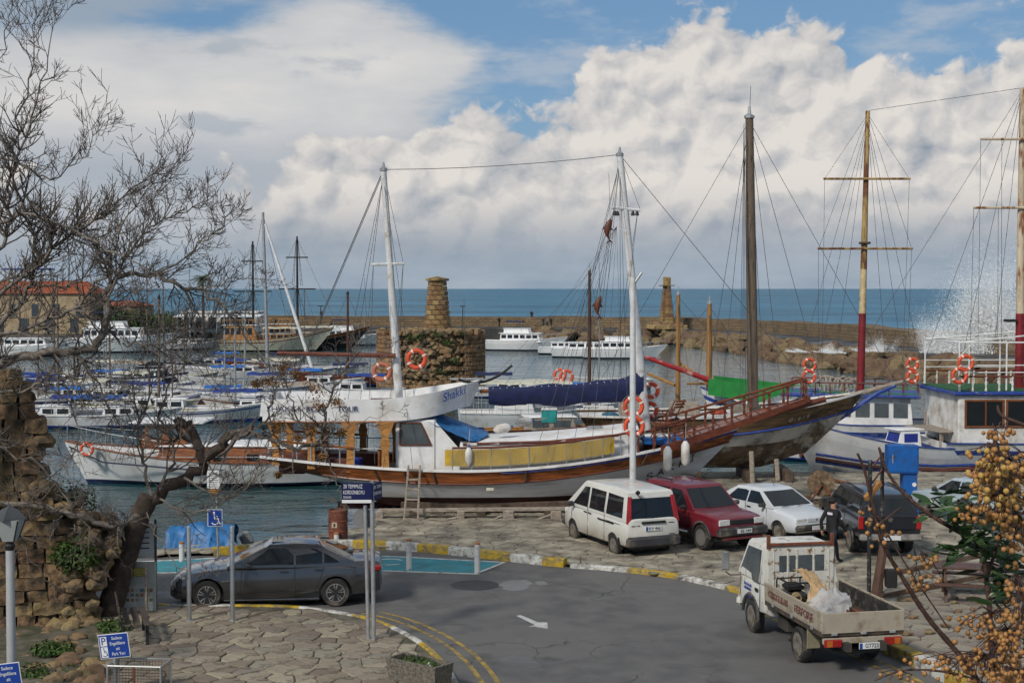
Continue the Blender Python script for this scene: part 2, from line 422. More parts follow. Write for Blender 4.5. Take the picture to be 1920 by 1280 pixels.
# asphalt: patchy, with cracks and a few wet places
asph = bpy.data.materials.new('asphalt'); asph.use_nodes = True
nt = asph.node_tree; b_ = nt.nodes['Principled BSDF']; t_ = nt.nodes.new('ShaderNodeTexCoord'); v_ = S(nt, t_.outputs['Object'])
fine = ntex(nt, v_, 45, 3, .7); mid = ntex(nt, v_, 1.3, 6, .62); lar = ntex(nt, v_, .22, 4, .55)
wv_ = nt.nodes.new('ShaderNodeVectorMath'); wv_.operation = 'ADD'; nw = nt.nodes.new('ShaderNodeTexNoise'); nw.inputs['Scale'].default_value = 1.1; nw.inputs['Detail'].default_value = 4
nt.links.new(v_.k, nw.inputs['Vector']); nt.links.new(v_.k, wv_.inputs[0]); nt.links.new(nw.outputs['Color'], wv_.inputs[1])
crk = vtex(nt, S(nt, wv_.outputs[0]), .42, 'DISTANCE_TO_EDGE').smooth(.002, .009, 1.0, 0.0) * lar.smooth(.48, .60)
patch = ntex(nt, v_, .16, 2, .4).smooth(.50, .515)
base_ = mixc(nt, mid.smooth(.3, .7), (.070, .070, .073), (.120, .118, .116))
base_ = mixc(nt, patch * .55, base_, (.125, .122, .118))
base_ = mixc(nt, fine.smooth(.45, .75) * .55, base_, (.23, .222, .21))
stain = ntex(nt, v_, .55, 5, .6).smooth(.60, .72)
base_ = mixc(nt, stain * .6, base_, (.035, .035, .037)); base_ = mixc(nt, crk * .7, base_, (.015, .015, .015))
wet = ntex(nt, v_, .33, 4, .5).smooth(.60, .68)
nt.links.new(base_.k, b_.inputs['Base Color']); nt.links.new((0.78 - wet * .38).k, b_.inputs['Roughness'])
bp_ = nt.nodes.new('ShaderNodeBump'); bp_.inputs['Distance'].default_value = .01; bp_.inputs['Strength'].default_value = .7
nt.links.new((fine * .5 + mid * .6 - crk * 1.5).k, bp_.inputs['Height']); nt.links.new(bp_.outputs[0], b_.inputs['Normal'])
# kerb lines (photo pixels on the ground)
def smooth_line(pts, n=8):
    P = [Vector(p) for p in pts]; out = []
    for i in range(len(P) - 1):
        p0, p1, p2, p3 = P[max(i - 1, 0)], P[i], P[i + 1], P[min(i + 2, len(P) - 1)]
        for k in range(n):
            t = k / n; out.append(.5 * ((2 * p1) + (p2 - p0) * t + (2 * p0 - 5 * p1 + 4 * p2 - p3) * t * t + (3 * p1 - p0 - 3 * p2 + p3) * t ** 3))
    return out + [P[-1]]
near_kerb = smooth_line([gr(*p).xy for p in ((60, 1146), (210, 1140), (330, 1141), (480, 1142), (560, 1145), (640, 1156), (700, 1169), (760, 1195), (806, 1226), (838, 1262), (856, 1300), (866, 1360))])
far_kerb = smooth_line([gr(*p).xy for p in ((250, 1046), (400, 1040), (480, 1034), (560, 1028), (640, 1026), (720, 1028), (800, 1034), (900, 1044), (985, 1054), (1060, 1062), (1160, 1070), (1260, 1082), (1370, 1106), (1470, 1138), (1570, 1180), (1660, 1219), (1740, 1256), (1800, 1288), (1900, 1345))])
road_poly = [tuple(p) for p in near_kerb][::-1] + [(-14, near_kerb[0].y), (-14, far_kerb[0].y)] + [tuple(p) for p in far_kerb] + [(14, 8), (-2, 8)]
ro = sheet('road', road_poly, 0.0, asph); struct(ro)
# pavements
walk_poly = [tuple(p) for p in near_kerb] + [(-2.0, 8), (-16, 8), (-16, near_kerb[0].y)]
mort = mat('joint_mortar', (.13, .115, .09), .95, var=.3, vs=3, dirt=(.05, .06, .03), damt=.4, ds=2)
wk = sheet('pavement', walk_poly, 0.075, mort); struct(wk)
vis_walk = [gr(*p).xy for p in ((190, 1155), (330, 1144), (480, 1145), (560, 1148), (640, 1160), (700, 1174), (758, 1200), (800, 1230), (830, 1264), (850, 1310), (600, 1330), (200, 1330))]
flagstones(wk, vis_walk, .41, .105, STONE_M, gap=.022, nmax=300, seed=3, ratio=1.3, dmin=.06)
quay_poly = [tuple(p) for p in far_kerb] + [(24, 16), (40, 20), (40, 57), (QX, 57), (QX, 44.2), (-5.2, 42.8), (-7.6, 40.8), (-8.8, 40.1), (-16, 39.6), (-16, far_kerb[0].y)]
qp = sheet('quay', quay_poly, 0.072, mat('quay_joint', (.12, .105, .085), .95, var=.35, vs=1.5)); struct(qp)
QST = [mat('quay_stone_%d' % i, c, .75, var=.25, vs=2.2, dirt=(.085, .072, .06), damt=.42, ds=1.3, dhard=.2, bump=.5, bs=9, rnd=.12) for i, c in enumerate([(.30, .265, .215), (.265, .235, .195), (.33, .29, .235)])]
flagstones(qp, [p for p in quay_poly if True][:-10] + [(14.5, 26), (21.5, 57), (QX, 57), (QX, 44.2), (-5.2, 42.8), (-7.6, 40.8), (-8.8, 40.1), (-14, 39.65), (-14, far_kerb[0].y)], .40, .10, QST, gap=.02, nmax=300, seed=5, ratio=1.4)
# quay wall facing the water
wl = MB()
for a, b in (((-45, 39.6), (-16, 39.6)), ((-16, 39.6), (-8.8, 40.1)), ((-8.8, 40.1), (-7.6, 40.8)), ((-7.6, 40.8), (-5.2, 42.8)), ((-5.2, 42.8), (QX, 44.2)), ((QX, 44.2), (QX, 57)), ((QX, 57), (70, 57))):
    a, b = Vector(a), Vector(b); d = (b - a).normalized(); nrm = Vector((-d.y, d.x)); L = (b - a).length; k = int(L / 1.1)
    for i in range(k):
        p = a + d * (L * (i + .5) / k) + nrm * .06
        wl.bbox((p.x, p.y, -.62 + .0), (L / k - .02, .34, 1.38), .03, rz=math.atan2(d.y, d.x))
struct(wl.build('quay_edge', mat('quay_block', (.26, .23, .19), .85, var=.3, vs=2, dirt=(.06, .06, .045), damt=.45, ds=1.4, bump=.5, bs=8)))
# kerbs: painted blocks, yellow and white by turns
YEL = mat('kerb_yellow', (.46, .31, .02), .7, var=.25, vs=4, dirt=(.16, .145, .12), damt=.42, ds=5, bump=.4, bs=20)
KWH = mat('kerb_white', (.55, .55, .52), .7, var=.15, vs=4, dirt=(.16, .15, .13), damt=.44, ds=5, bump=.4, bs=20)
def kerb(name, line, label, step, h, w, z0, first=0, zf=None):
    t = thing(name, label, 'kerb')
    line = [Vector(p) for p in line]; acc = 0; k = first; cur = [line[0]]
    def flush(cur, k):
        b = MB(); rows = []
        for i, p in enumerate(cur):
            d = (cur[min(i + 1, len(cur) - 1)] - cur[max(i - 1, 0)]).normalized(); n = Vector((-d.y, d.x)); hh = h if zf is None else zf(p)
            rows.append([(p.x + n.x * q, p.y + n.y * q, z) for q, z in ((-w / 2, z0), (-w / 2, hh - .02), (-w / 2 + .02, hh), (w / 2 - .02, hh), (w / 2, hh - .02), (w / 2, z0))])
        b.grid(rows); n = len(rows[0]); b.f += [list(range(n))[::-1], [(len(rows) - 1) * n + i for i in range(n)]]; b.m += [0, 0]
        b.build('kerb_stone', YEL if k % 2 else KWH, t, fix=True)
    i = 1
    while i < len(line):
        seg = (line[i] - cur[-1]).length
        if acc + seg >= step:
            p = cur[-1] + (line[i] - cur[-1]) * ((step - acc) / seg); cur.append(p); flush(cur, k); k += 1
            d = (line[i] - p); cur = [p + (d.normalized() * .008 if d.length > .02 else Vector((0, 0)))]; acc = 0
        else: acc += seg; cur.append(line[i]); i += 1
    if len(cur) > 1: flush(cur, k)
    return t
kerb('pavement_kerb', near_kerb, 'thin yellow and white painted kerb curving round the flagstone pavement', 1.55, .115, .14, -.02)
i_split = min(range(len(far_kerb)), key=lambda i: abs(far_kerb[i].x - gr(1075, 1063).x)); i2 = min(range(len(far_kerb)), key=lambda i: abs(far_kerb[i].x - gr(1560, 1176).x))
i0 = min(range(len(far_kerb)), key=lambda i: abs(far_kerb[i].x - gr(395, 1040).x))
kerb('raised_kerb', far_kerb[i0:i_split], 'raised yellow and white kerb blocks behind the blue parking bay', 1.0, .22, .26, -.02, first=1)
kerb('flush_kerb', far_kerb[i_split:i2], 'low worn yellow and white kerb in front of the white van', 1.6, .11, .22, -.02, first=0)
kerb('raised_kerb', far_kerb[i2:], 'raised yellow and white kerb behind the flatbed truck', 1.15, .24, .3, -.02, first=1)
# markings
def ribbon(line, off, w, z):
    b = MB(); rows = []
    for i, p in enumerate(line):
        d = (line[min(i + 1, len(line) - 1)] - line[max(i - 1, 0)]).normalized(); n = Vector((d.y, -d.x)); rows.append([(p.x - n.x * (off - w / 2), p.y - n.y * (off - w / 2), z), (p.x - n.x * (off + w / 2), p.y - n.y * (off + w / 2), z)])
    return b.grid(rows)
YL = mat('worn_yellow_line', (.36, .25, .05), .8, var=.2, dirt=(.09, .088, .085), damt=.45, ds=4)
WL = mat('worn_white_line', (.55, .55, .54), .8, var=.12, dirt=(.12, .12, .12), damt=.35, ds=5)
mk = thing('road_markings', 'worn painted lines, arrow and blue parking bay on the asphalt', 'road marking')
nk = [p for p in near_kerb if p.x > gr(640, 1156).x]
for q in (.55, .85): ribbon(nk, q, .10, .005).build('yellow_line', YL, mk)
fk = [p for p in far_kerb if p.x > gr(1480, 1140).x]
for q in (-.55, -.85): ribbon(fk, q, .10, .005).build('yellow_line', YL, mk)
def poly_px(name, px, z, m): return sheet(name, [gr(*p).xy for p in px], z, m, mk)
TEAL = mat('blue_bay_paint', (.035, .24, .29), .75, var=.15, vs=2, dirt=(.10, .15, .16), damt=.32, ds=3)
poly_px('bay_border', ((255, 1052), (420, 1044), (560, 1040), (640, 1038), (760, 1043), (950, 1053), (893, 1076.5), (700, 1070), (560, 1068), (255, 1076)), .004, WL)
poly_px('blue_bay', ((262, 1054), (420, 1046), (560, 1042), (640, 1040), (760, 1045), (940, 1054.5), (889, 1074.5), (700, 1068), (560, 1066), (262, 1073.5)), .008, TEAL)
w1 = MB(); c0 = gr(728, 1053.5); w1.torus((c0.x, c0.y, .013), .42, .05, 'Z', 20, 4, a0=.6, a1=5.6); w1.v = [Vector((v.x, v.y, .013 + (v.z - .013) * .02)) for v in w1.v]
w1.tube([(c0.x - .1, c0.y + .35, .013), (c0.x - .75, c0.y + .5, .013)], .05, 4); w1.v = [Vector((v.x, v.y, .012 + (v.z - .013) * .02)) for v in w1.v]
w1.build('wheelchair_mark', WL, mk)
poly_px('direction_arrow', ((968, 1154), (976, 1152.5), (1009, 1166), (1026, 1166.5), (1027, 1178), (992, 1174), (1003, 1171)), .005, WL)
sheet('manhole_cover', [(gr(890, 1096.5).x + .62 * math.cos(a * .3142), gr(890, 1096.5).y + .62 * math.sin(a * .3142)) for a in range(20)], .006, mat('cast_iron_cover', (.05, .05, .052), .6, metal=.3, bump=.8, bs=20), mk)
PUD = mat('puddle_water', (.17, .19, .215), .15, var=.1, spec=.25)  # pale blue-grey base colour stands in for the sky's reflection
def puddle(px, py, w, d, seed, z):
    c = gr(px, py); rn = random.Random(seed); n = 18
    sheet('puddle', [(c.x + w * (1 + rn.uniform(-.3, .3)) * math.cos(2 * math.pi * i / n), c.y + d * (1 + rn.uniform(-.3, .3)) * math.sin(2 * math.pi * i / n)) for i in range(n)], z, PUD, mk)
puddle(968, 1097, .42, .75, 1, .005); puddle(1016, 1093, .16, .3, 4, .005)
# water: harbour inside the breakwater, open sea beyond
def water_mat(name, c, sc, st, rough, foam=0.0, ior=1.33):
    m = bpy.data.materials.new(name); m.use_nodes = True; nt = m.node_tree; b = nt.nodes['Principled BSDF']
    t = nt.nodes.new('ShaderNodeTexCoord'); mp = nt.nodes.new('ShaderNodeMapping'); nt.links.new(t.outputs['Object'], mp.inputs[0]); mp.inputs['Scale'].default_value = (.55, 1, 1)
    v = S(nt, mp.outputs[0]); a = ntex(nt, v, sc, 4, .55); a2 = ntex(nt, v, sc * .17, 3, .5); a3 = ntex(nt, v, sc * .03, 3, .5)
    h = a * 1.0 + a2 * 3.0
    bp = nt.nodes.new('ShaderNodeBump'); bp.inputs['Strength'].default_value = 1.0; bp.inputs['Distance'].default_value = st
    nt.links.new(h.k, bp.inputs['Height']); nt.links.new(bp.outputs[0], b.inputs['Normal'])
    cc = mixc(nt, (a3 * .5 + a2 * .5).smooth(.36, .64), tuple(x * .8 for x in c), tuple(x * 1.75 for x in c))
    if foam:
        f = (ntex(nt, v, sc * .5, 6, .7) * .6 + a2 * .4).smooth(.60, .68); cc = mixc(nt, f * foam, cc, (.55, .6, .62))
    nt.links.new(cc.k, b.inputs['Base Color']); b.inputs['Roughness'].default_value = rough; b.inputs['IOR'].default_value = ior
    return m
def plane(name, pts, z, m): return struct(sheet(name, pts, z, m))
BW = [(-150, 238), (-60, 236), (-5, 232), (9, 228), (22, 220), (29, 205), (33, 185), (35.5, 160), (38, 142), (44, 124), (50, 112), (62, 100), (90, 88)]
mid_line = [(x + 3, y + 5) for x, y in BW]
plane('harbour_water', [(-400, 30), (90, 30), (90, 93)] + mid_line[::-1][1:] + [(-400, 243)], WATER_Z, water_mat('harbour_water', (.012, .046, .052), 1.5, .085, .05))
plane('sea', [(-30000, 40000), (-30000, 243), (-400, 243)] + mid_line[:-1] + [(93, 93), (93, 30), (30000, 30), (30000, 40000)], WATER_Z, water_mat('open_sea', (.030, .115, .185), .28, .9, .35, .8, 1.12))
# breakwater: quay face, walkway and parapet swept along a line
bst = bpy.data.materials.new('breakwater_masonry'); bst.use_nodes = True; nt = bst.node_tree; b_ = nt.nodes['Principled BSDF']
uv = nt.nodes.new('ShaderNodeAttribute'); uv.attribute_name = 'along'; br = nt.nodes.new('ShaderNodeTexBrick'); nt.links.new(uv.outputs['Vector'], br.inputs['Vector'])
br.inputs['Color1'].default_value = (.22, .155, .085, 1); br.inputs['Color2'].default_value = (.15, .105, .06, 1); br.inputs['Mortar'].default_value = (.06, .045, .032, 1)
br.inputs['Scale'].default_value = 1.0; br.inputs['Brick Width'].default_value = .9; br.inputs['Row Height'].default_value = .42; br.inputs['Mortar Size'].default_value = .03
t_ = nt.nodes.new('ShaderNodeTexCoord'); nz = ntex(nt, S(nt, t_.outputs['Object']), .5, 6, .65)
cc = mixc(nt, nz.smooth(.45, .7) * .7, S(nt, br.outputs['Color']), (.075, .06, .045)); nt.links.new(cc.k, b_.inputs['Base Color']); b_.inputs['Roughness'].default_value = .9
bp_ = nt.nodes.new('ShaderNodeBump'); bp_.inputs['Distance'].default_value = .12; nt.links.new((S(nt, br.outputs['Fac']) * -1.0 + nz).k, bp_.inputs['Height']); nt.links.new(bp_.outputs[0], b_.inputs['Normal'])
def sweep(name, line, prof, m, nonly=None):
    """prof: (offset to the outer side, z); a uv-like attribute carries metres along and up"""
    b = MB(); rows = []; al = []; L = 0; P = [Vector(p) for p in line]
    for i, p in enumerate(P):
        if i: L += (p - P[i - 1]).length
        d = (P[min(i + 1, len(P) - 1)] - P[max(i - 1, 0)]).normalized(); n = Vector((-d.y, d.x)); q = prof(i, L) if callable(prof) else prof
        rows.append([(p.x + n.x * o, p.y + n.y * o, z) for o, z in q]); s = 0
        for k, (o, z) in enumerate(q):
            if k: s += math.hypot(o - q[k - 1][0], z - q[k - 1][1])
            al.append((L, s, 0))
    b.grid(rows); n = len(rows[0]); b.f += [list(range(n)), [(len(rows) - 1) * n + i for i in range(n)][::-1]]; b.m += [0, 0]
    o = b.build(name, m, fix=True); a = o.data.attributes.new('along', 'FLOAT_VECTOR', 'POINT')
    a.data.foreach_set('vector', [c for v in al for c in v]); return o
bw_line = smooth_line(BW, 6)
wetdark = mat('wet_walkway', (.075, .07, .065), .35, var=.3, vs=.3, dirt=(.035, .035, .035), damt=.5, ds=.2)
struct(sweep('breakwater_walkway', bw_line, [(0, -2), (0, .95), (.05, 1.05), (8.2, 1.15), (8.2, -2)], wetdark))
rw = random.Random(4); jag = [rw.uniform(-.25, .25) for _ in range(200)]
def wallprof(i, L):
    x = bw_line[i].x; h = 2.75 + jag[i] * .5
    if x > 33: h = 2.85 + jag[i]
    if 40.5 < x < 42.5: h = 1.5
    if x > 43: h = 3.8 + jag[i] * .4
    return [(7.2, 1.0), (7.25, h), (10.2, h + .05), (10.6, -2)]
tag(sweep('breakwater_wall', bw_line, wallprof, bst), 'long ochre stone parapet wall along the seaward side of the breakwater', 'wall')
# ------------------------------------------------------------ vehicles
def paint(name, c, rough=.3, metal=0.0, dirt=(.20, .17, .13), dlow=(.1, .75), damt=.55): return mat(name, c, rough, metal, var=.05, coat=.6, dirt=dirt, damt=damt, ds=2.0, dhard=.3, dlow=dlow)
LAMP_W = mat('headlamp_glass', (.55, .56, .56), .12, var=.15, vs=12, spec=.7)
LAMP_R = mat('tail_lamp_red', (.30, .012, .012), .2, var=.2, spec=.6)
LAMP_O = mat('indicator_orange', (.42, .12, .02), .25, var=.2)
PLATE_W = mat('plate_white', (.62, .63, .64), .4, var=.05)
PLATE_B = mat('plate_blue_band', (.01, .05, .25), .4)
SEAM = mat('panel_seam', (.012, .012, .013), .7)
RIM_S = mat('alloy_rim', (.42, .41, .39), .35, metal=.7, var=.1)
RIM_D = mat('dusty_steel_rim', (.24, .22, .19), .7, metal=.2, var=.2, dirt=(.10, .08, .06), damt=.45, ds=6)
PLAST = mat('dark_bumper_plastic', (.035, .036, .04), .6, var=.2, dirt=(.16, .14, .11), damt=.3, ds=3)
def wheel(parent, x, y, r, w, rim, spokes, side):
    t = bpy.data.objects.new('wheel', None); col.objects.link(t); t.parent = parent; t.location = (x, y, r)
    b = MB(); rr = r * .66
    b.lathe([(rr, -w * .46), (r * .90, -w * .5), (r * .985, -w * .36), (r, -w * .15), (r, w * .15), (r * .985, w * .36), (r * .90, w * .5), (rr, w * .46)], 28, axis='Y', closed=True)
    b.build('tyre', RUBBER, t, smooth=50)
    b = MB(); s = side
    b.lathe([(rr * 1.02, s * w * .47), (rr * .93, s * w * .47), (rr * .88, s * w * .22), (rr * .30, s * w * .20), (rr * .26, s * w * .36), (.001, s * w * .37)], 28, axis='Y', m=1 if spokes else 0)
    if spokes:
        for k in range(spokes):
            a = 2 * math.pi * k / spokes
            for da in (-.13, .13):
                p0 = (math.sin(a + da * .8) * rr * .24, s * w * .40, math.cos(a + da * .8) * rr * .24); p1 = (math.sin(a + da * 1.5) * rr * .93, s * w * .44, math.cos(a + da * 1.5) * rr * .93)
                b.tube([p0, p1], [rr * .085, rr * .07], 5)
        b.torus((0, s * w * .45, 0), rr * .95, rr * .055, 'Y', 28, 6)
    else:
        for k in range(8):
            a = 2 * math.pi * (k + .5) / 8; b.lathe([(rr * .10, 0), (rr * .10, .012)], 8, (math.sin(a) * rr * .6, s * w * .225 - (.012 if s < 0 else 0), math.cos(a) * rr * .6), 'Y', m=1)
    b.build('rim', [rim, BLACK], t, smooth=40); return t
def loft_body(st):
    b = MB(); rows = []
    for (x, zb, zt, w) in st:
        h = zt - zb
        half = [(w * .78, zb), (w * .95, zb + h * .10), (w * .995, zb + h * .28), (w, zb + h * .50), (w * .985, zb + h * .74), (w * .95, zb + h * .90), (w * .88, zt - h * .025), (w * .70, zt)]
        ring = [(x, 0, zb)] + [(x, y, z) for y, z in half] + [(x, 0, zt + .025)] + [(x, -y, z) for y, z in half[::-1]]; rows.append(ring)
    b.grid(rows, close=True); n = len(rows[0]); b.f += [list(range(n)), [(len(rows) - 1) * n + i for i in range(n)][::-1]]; b.m += [0, 0]
    return b
def cut(o, cutters):
    for c in cutters:
        md = o.modifiers.new('b', 'BOOLEAN'); md.operation = 'DIFFERENCE'; md.object = c; md.solver = 'EXACT'
    bpy.context.view_layer.update(); me = bpy.data.meshes.new_from_object(o.evaluated_get(bpy.context.evaluated_depsgraph_get()))
    old = o.data; o.modifiers.clear(); nm = old.name; o.data = me; bpy.data.meshes.remove(old); me.name = nm
    for c in cutters: d = c.data; bpy.data.objects.remove(c); bpy.data.meshes.remove(d)
    me.polygons.foreach_set('use_smooth', [True] * len(me.polygons)); me.set_sharp_from_angle(angle=R(32))
def car(name, label, sp, cat='car'):
    t = thing(name, label, cat); P = sp['paint']; st = sp['st']; r = sp['r']; W = max(s[3] for s in st); tw = sp.get('tw', .21)
    body = loft_body(st).build('body', [P], t, smooth=32, fix=True); cs = []
    for x in sp['axles']:
        for s in (-1, 1):
            c = MB(); c.lathe([(r * 1.17, -.2), (r * 1.17, .2)], 28, (0, 0, 0), 'Y'); o = c.build('cutter', [BLACK], None, fix=True); o.location = (x, s * (W - .06), r * 1.02); cs.append(o)
    cut(body, cs)
    for x in sp['axles']:
        for s in (-1, 1): wheel(t, x, s * (W - tw / 2 - .015), r, tw, sp['rim'], sp.get('spokes', 0), s)
        MB().lathe([(.05, -W + .2), (.05, W - .2)], 8, (x, 0, r), 'Y').build('axle', BLACK, t)
    ub = MB(); ub.box((0, 0, st[len(st) // 2][1] + .03), (st[-1][0] - st[0][0] - .5, W * 1.3, .12)); ub.build('underbody', BLACK, t)
    # greenhouse
    g = sp['gh']; xr, xf, tr, tf, zb, zr, wb, wr = (g[k] for k in ('xr', 'xf', 'tr', 'tf', 'zb', 'zr', 'wb', 'wr')); zs = zr - .07; bul = g.get('bulge', .07)
    def ring(x0, x1, w, z, bl, up=0.0): return [(x0, -w, z), (x0 - bl * .5, 0, z), (x0, w, z), ((x0 + x1) / 2, w * 1.005, z + up), (x1, w, z), (x1 + bl, 0, z), (x1, -w, z), ((x0 + x1) / 2, -w * 1.005, z + up)]
    b = MB(); b.grid([ring(xr, xf, wb, zb - .05, bul), ring(xr, xf, wb, zb, bul), ring(tr, tf, wr, zs, bul * .8, .02), ring(tr + .05, tf - .06, wr - .035, zr - .03, bul * .8, .025), ring(tr + .16, tf - .2, wr - .14, zr - .01, bul * .6, .03)], close=True)
    n = len(b.v); b.add([((tr + tf) / 2, 0, zr + .028)], []); b.f += [(n - 8 + i, n - 8 + (i + 1) % 8, n) for i in range(8)]; b.m += [0] * 8
    roof = b.build('cabin', [P], t, smooth=38, fix=True)
    def side_y(z): return wb + (wr - wb) * (z - zb) / (zs - zb)
    for poly in sp['side_win']:
        for s in (-1, 1):
            m = MB(); pts = [(x, s * (side_y(z) + .004), z) for x, z in poly]; m.prism(pts, (0, s * .006, 0)); m.build('side_window', GLASS, t, fix=True)
    def screen(nm, x0, x1, bl0, bl1, a, bb, i):
        """glass in the front or rear slope between fractions a and bb of its height, inset i from the pillars"""
        rows = []
        for f in (a, bb):
            x = x0 + (x1 - x0) * f; bl = bl0 + (bl1 - bl0) * f; z = zb + (zs - zb) * f; w = (wb + (wr - wb) * f) - i; d = .008 if x0 > 0 else -.008
            rows.append([(x + d + bl * (1 - abs(q) ** 1.0), q * w, z + .004) for q in (-1, -.5, 0, .5, 1)])
        m = MB(); m.grid(rows); k = len(m.v); m.add([v + Vector((-.02 if x0 > 0 else .02, 0, -.004)) for v in m.v[:k]], [])
        return m.build(nm, GLASS, t, smooth=40)
    ws = screen('windscreen', xf, tf, bul, bul * .8, .06, .94, .06)
    if sp.get('rear_glass', True): screen('rear_window', xr, tr, -bul * .5, -bul * .4, *sp.get('rg', (.1, .9)), .09)
    for s in (-1, 1):
        for (p, q) in sp.get('seams', []):
            m = MB(); pts = [(x, s * (W * (1.0 if z < zb - .1 else .985) + .001), z) for x, z in (p, q)]; m.tube(pts, .006, 4); m.build('door_seam', SEAM, t)
        for (x, z) in sp.get('handles', []): m = MB(); m.bbox((x, s * (W + .005), z), (.19, .035, .035), .012); m.build('door_handle', sp.get('handle_mat', CHROME), t)
        x, z = sp['mirror']; m = MB(); m.bbox((x, s * (W + .10), z), (.10, .20, .13), .035); m.tube([(x, s * (W - .06), z - .06), (x, s * (W + .06), z - .03)], .02, 5); m.build('mirror', sp.get('mirror_mat', PLAST), t, smooth=40)
    return t
def box_part(t, nm, c, d, m, bev=.02, rz=0.0, both=False, smooth=40):
    for s in ((1, -1) if both else (1,)): MB().bbox((c[0], c[1] * s, c[2]), d, bev, rz=rz * s).build(nm, m, t, smooth=smooth)
def plate(t, txt, x, z, facing, band=True, w=.50, y=0.0, shift=0.0):
    """facing +1: on the front end, -1: on the rear end"""
    b = MB(); b.bbox((x, y, z), (.02, w, .125), .006); p = b.build('number_plate', PLATE_W, t)
    if band: MB().box((x + facing * .011, y + (w * .42) * (1 if facing < 0 else -1), z), (.004, w * .13, .11)).build('blue_band', PLATE_B, p)
    if txt: lettering(txt, .115, BLACK, p, (x + facing * .013, y + (-.03 if facing < 0 else .03) + shift, z), (math.pi / 2, 0, math.pi / 2 * facing), width=w * .70 * len(txt) / 6)
    return p
def by_wheels(t, fpx, rpx, xf, xr, half, side):
    a, b = gr(*fpx, .02), gr(*rpx, .02); h = (a - b).normalized(); rz = math.atan2(h.y, h.x); left = Vector((-h.y, h.x, 0))
    c = (a + b) / 2 - h * (xf + xr) / 2 - left * side * half; t.location = (c.x, c.y, .0); t.rotation_euler = (0, 0, rz)
def by_one(t, px, rz, xa, half, side, z=.1):
    a = gr(*px, z); h = Vector((math.cos(rz), math.sin(rz), 0)); left = Vector((-h.y, h.x, 0)); c = a - h * xa - left * side * half
    t.location = (c.x, c.y, z); t.rotation_euler = (0, 0, rz)
# --- grey saloon
GREY = mat('graphite_metallic', (.075, .076, .083), .22, .7, var=.04, coat=1.0, dirt=(.09, .085, .08), damt=.3, ds=2, dhard=.3, dlow=(.1, .45))
sp = dict(paint=GREY, r=.335, axles=(1.58, -1.39), rim=RIM_S, spokes=5, tw=.25,
    st=[(-2.47, .46, .84, .66), (-2.42, .34, 1.03, .80), (-2.25, .25, 1.085, .88), (-1.8, .20, 1.075, .925), (-1.0, .17, 1.01, .93), (0, .16, .975, .93), (.95, .16, .965, .93), (1.6, .17, .90, .925), (2.1, .19, .81, .90), (2.32, .21, .73, .83), (2.43, .25, .62, .72), (2.46, .30, .52, .62)],
    gh=dict(xr=-2.0, xf=1.12, tr=-1.02, tf=.22, zb=.985, zr=1.465, wb=.87, wr=.61),
    side_win=[[(.72, 1.01), (.16, 1.345), (-.40, 1.37), (-.42, 1.01)], [(-.47, 1.01), (-.45, 1.37), (-.92, 1.335), (-1.08, 1.26), (-1.08, 1.02)], [(-1.12, 1.03), (-1.12, 1.25), (-1.42, 1.09), (-1.47, 1.04)]],
    seams=[((.78, .92), (.82, .32)), ((.82, .32), (.72, .22)), ((-.44, .98), (-.46, .22)), ((-1.12, .98), (-1.02, .62)), ((-1.02, .62), (-.92, .40))], handles=[(-.20, .86), (-1.0, .89)], handle_mat=GREY, mirror=(.62, 1.02), mirror_mat=GREY)
sedan = car('saloon_car', 'dark grey metallic saloon car parked by the flagstone pavement', sp)
by_wheels(sedan, (392, 1139), (627, 1134), 1.58, -1.39, .80, 1)
for s in (1, -1):
    m = MB(); m.prism([(2.36, s * .48, .60), (2.18, s * .80, .64), (2.02, s * .875, .74), (2.14, s * .80, .765), (2.33, s * .52, .70)], (.035, s * .02, .012)); m.build('headlight', LAMP_W, sedan, fix=True)
    m = MB(); m.bbox((-2.30, s * .76, .88), (.28, .22, .15), .04, rz=s * .35); m.build('tail_light', LAMP_R, sedan, smooth=40)
    m = MB(); m.prism([(2.445, s * .06, .46), (2.44, s * .30, .46), (2.42, s * .32, .62), (2.41, s * .07, .64)], (.03, 0, 0)); m.build('grille', BLACK, sedan, fix=True)
    m = MB(); m.tube([(1.25, s * .935, .66), (1.05, s * .937, .67)], .018, 5); m.build('side_vent', CHROME, sedan)
    m = MB(); m.tube([(1.2, s * .80, .20), (-1.0, s * .80, .20)], .05, 6); m.build('sill', GREY, sedan)
    m = MB(); m.tube([(2.2, s * .84, .36), (2.42, s * .60, .33)], .035, 5); m.build('fog_lamp_trim', CHROME, sedan)
MB().bbox((-2.42, 0, .55), (.10, 1.2, .16), .04).build('rear_bumper', GREY, sedan, smooth=40)
m = MB(); m.bbox((-.25, 0, 1.468), (.75, .82, .012), .005); m.build('sunroof', GLASS, sedan)
m = MB(); m.prism([(-1.0, -.02, 1.46), (-1.0, .02, 1.46), (-1.22, .02, 1.45), (-1.22, -.02, 1.45)], (0, 0, .05)); m.build('roof_aerial', GREY, sedan, fix=True)
plate(sedan, None, -2.47, .70, -1)
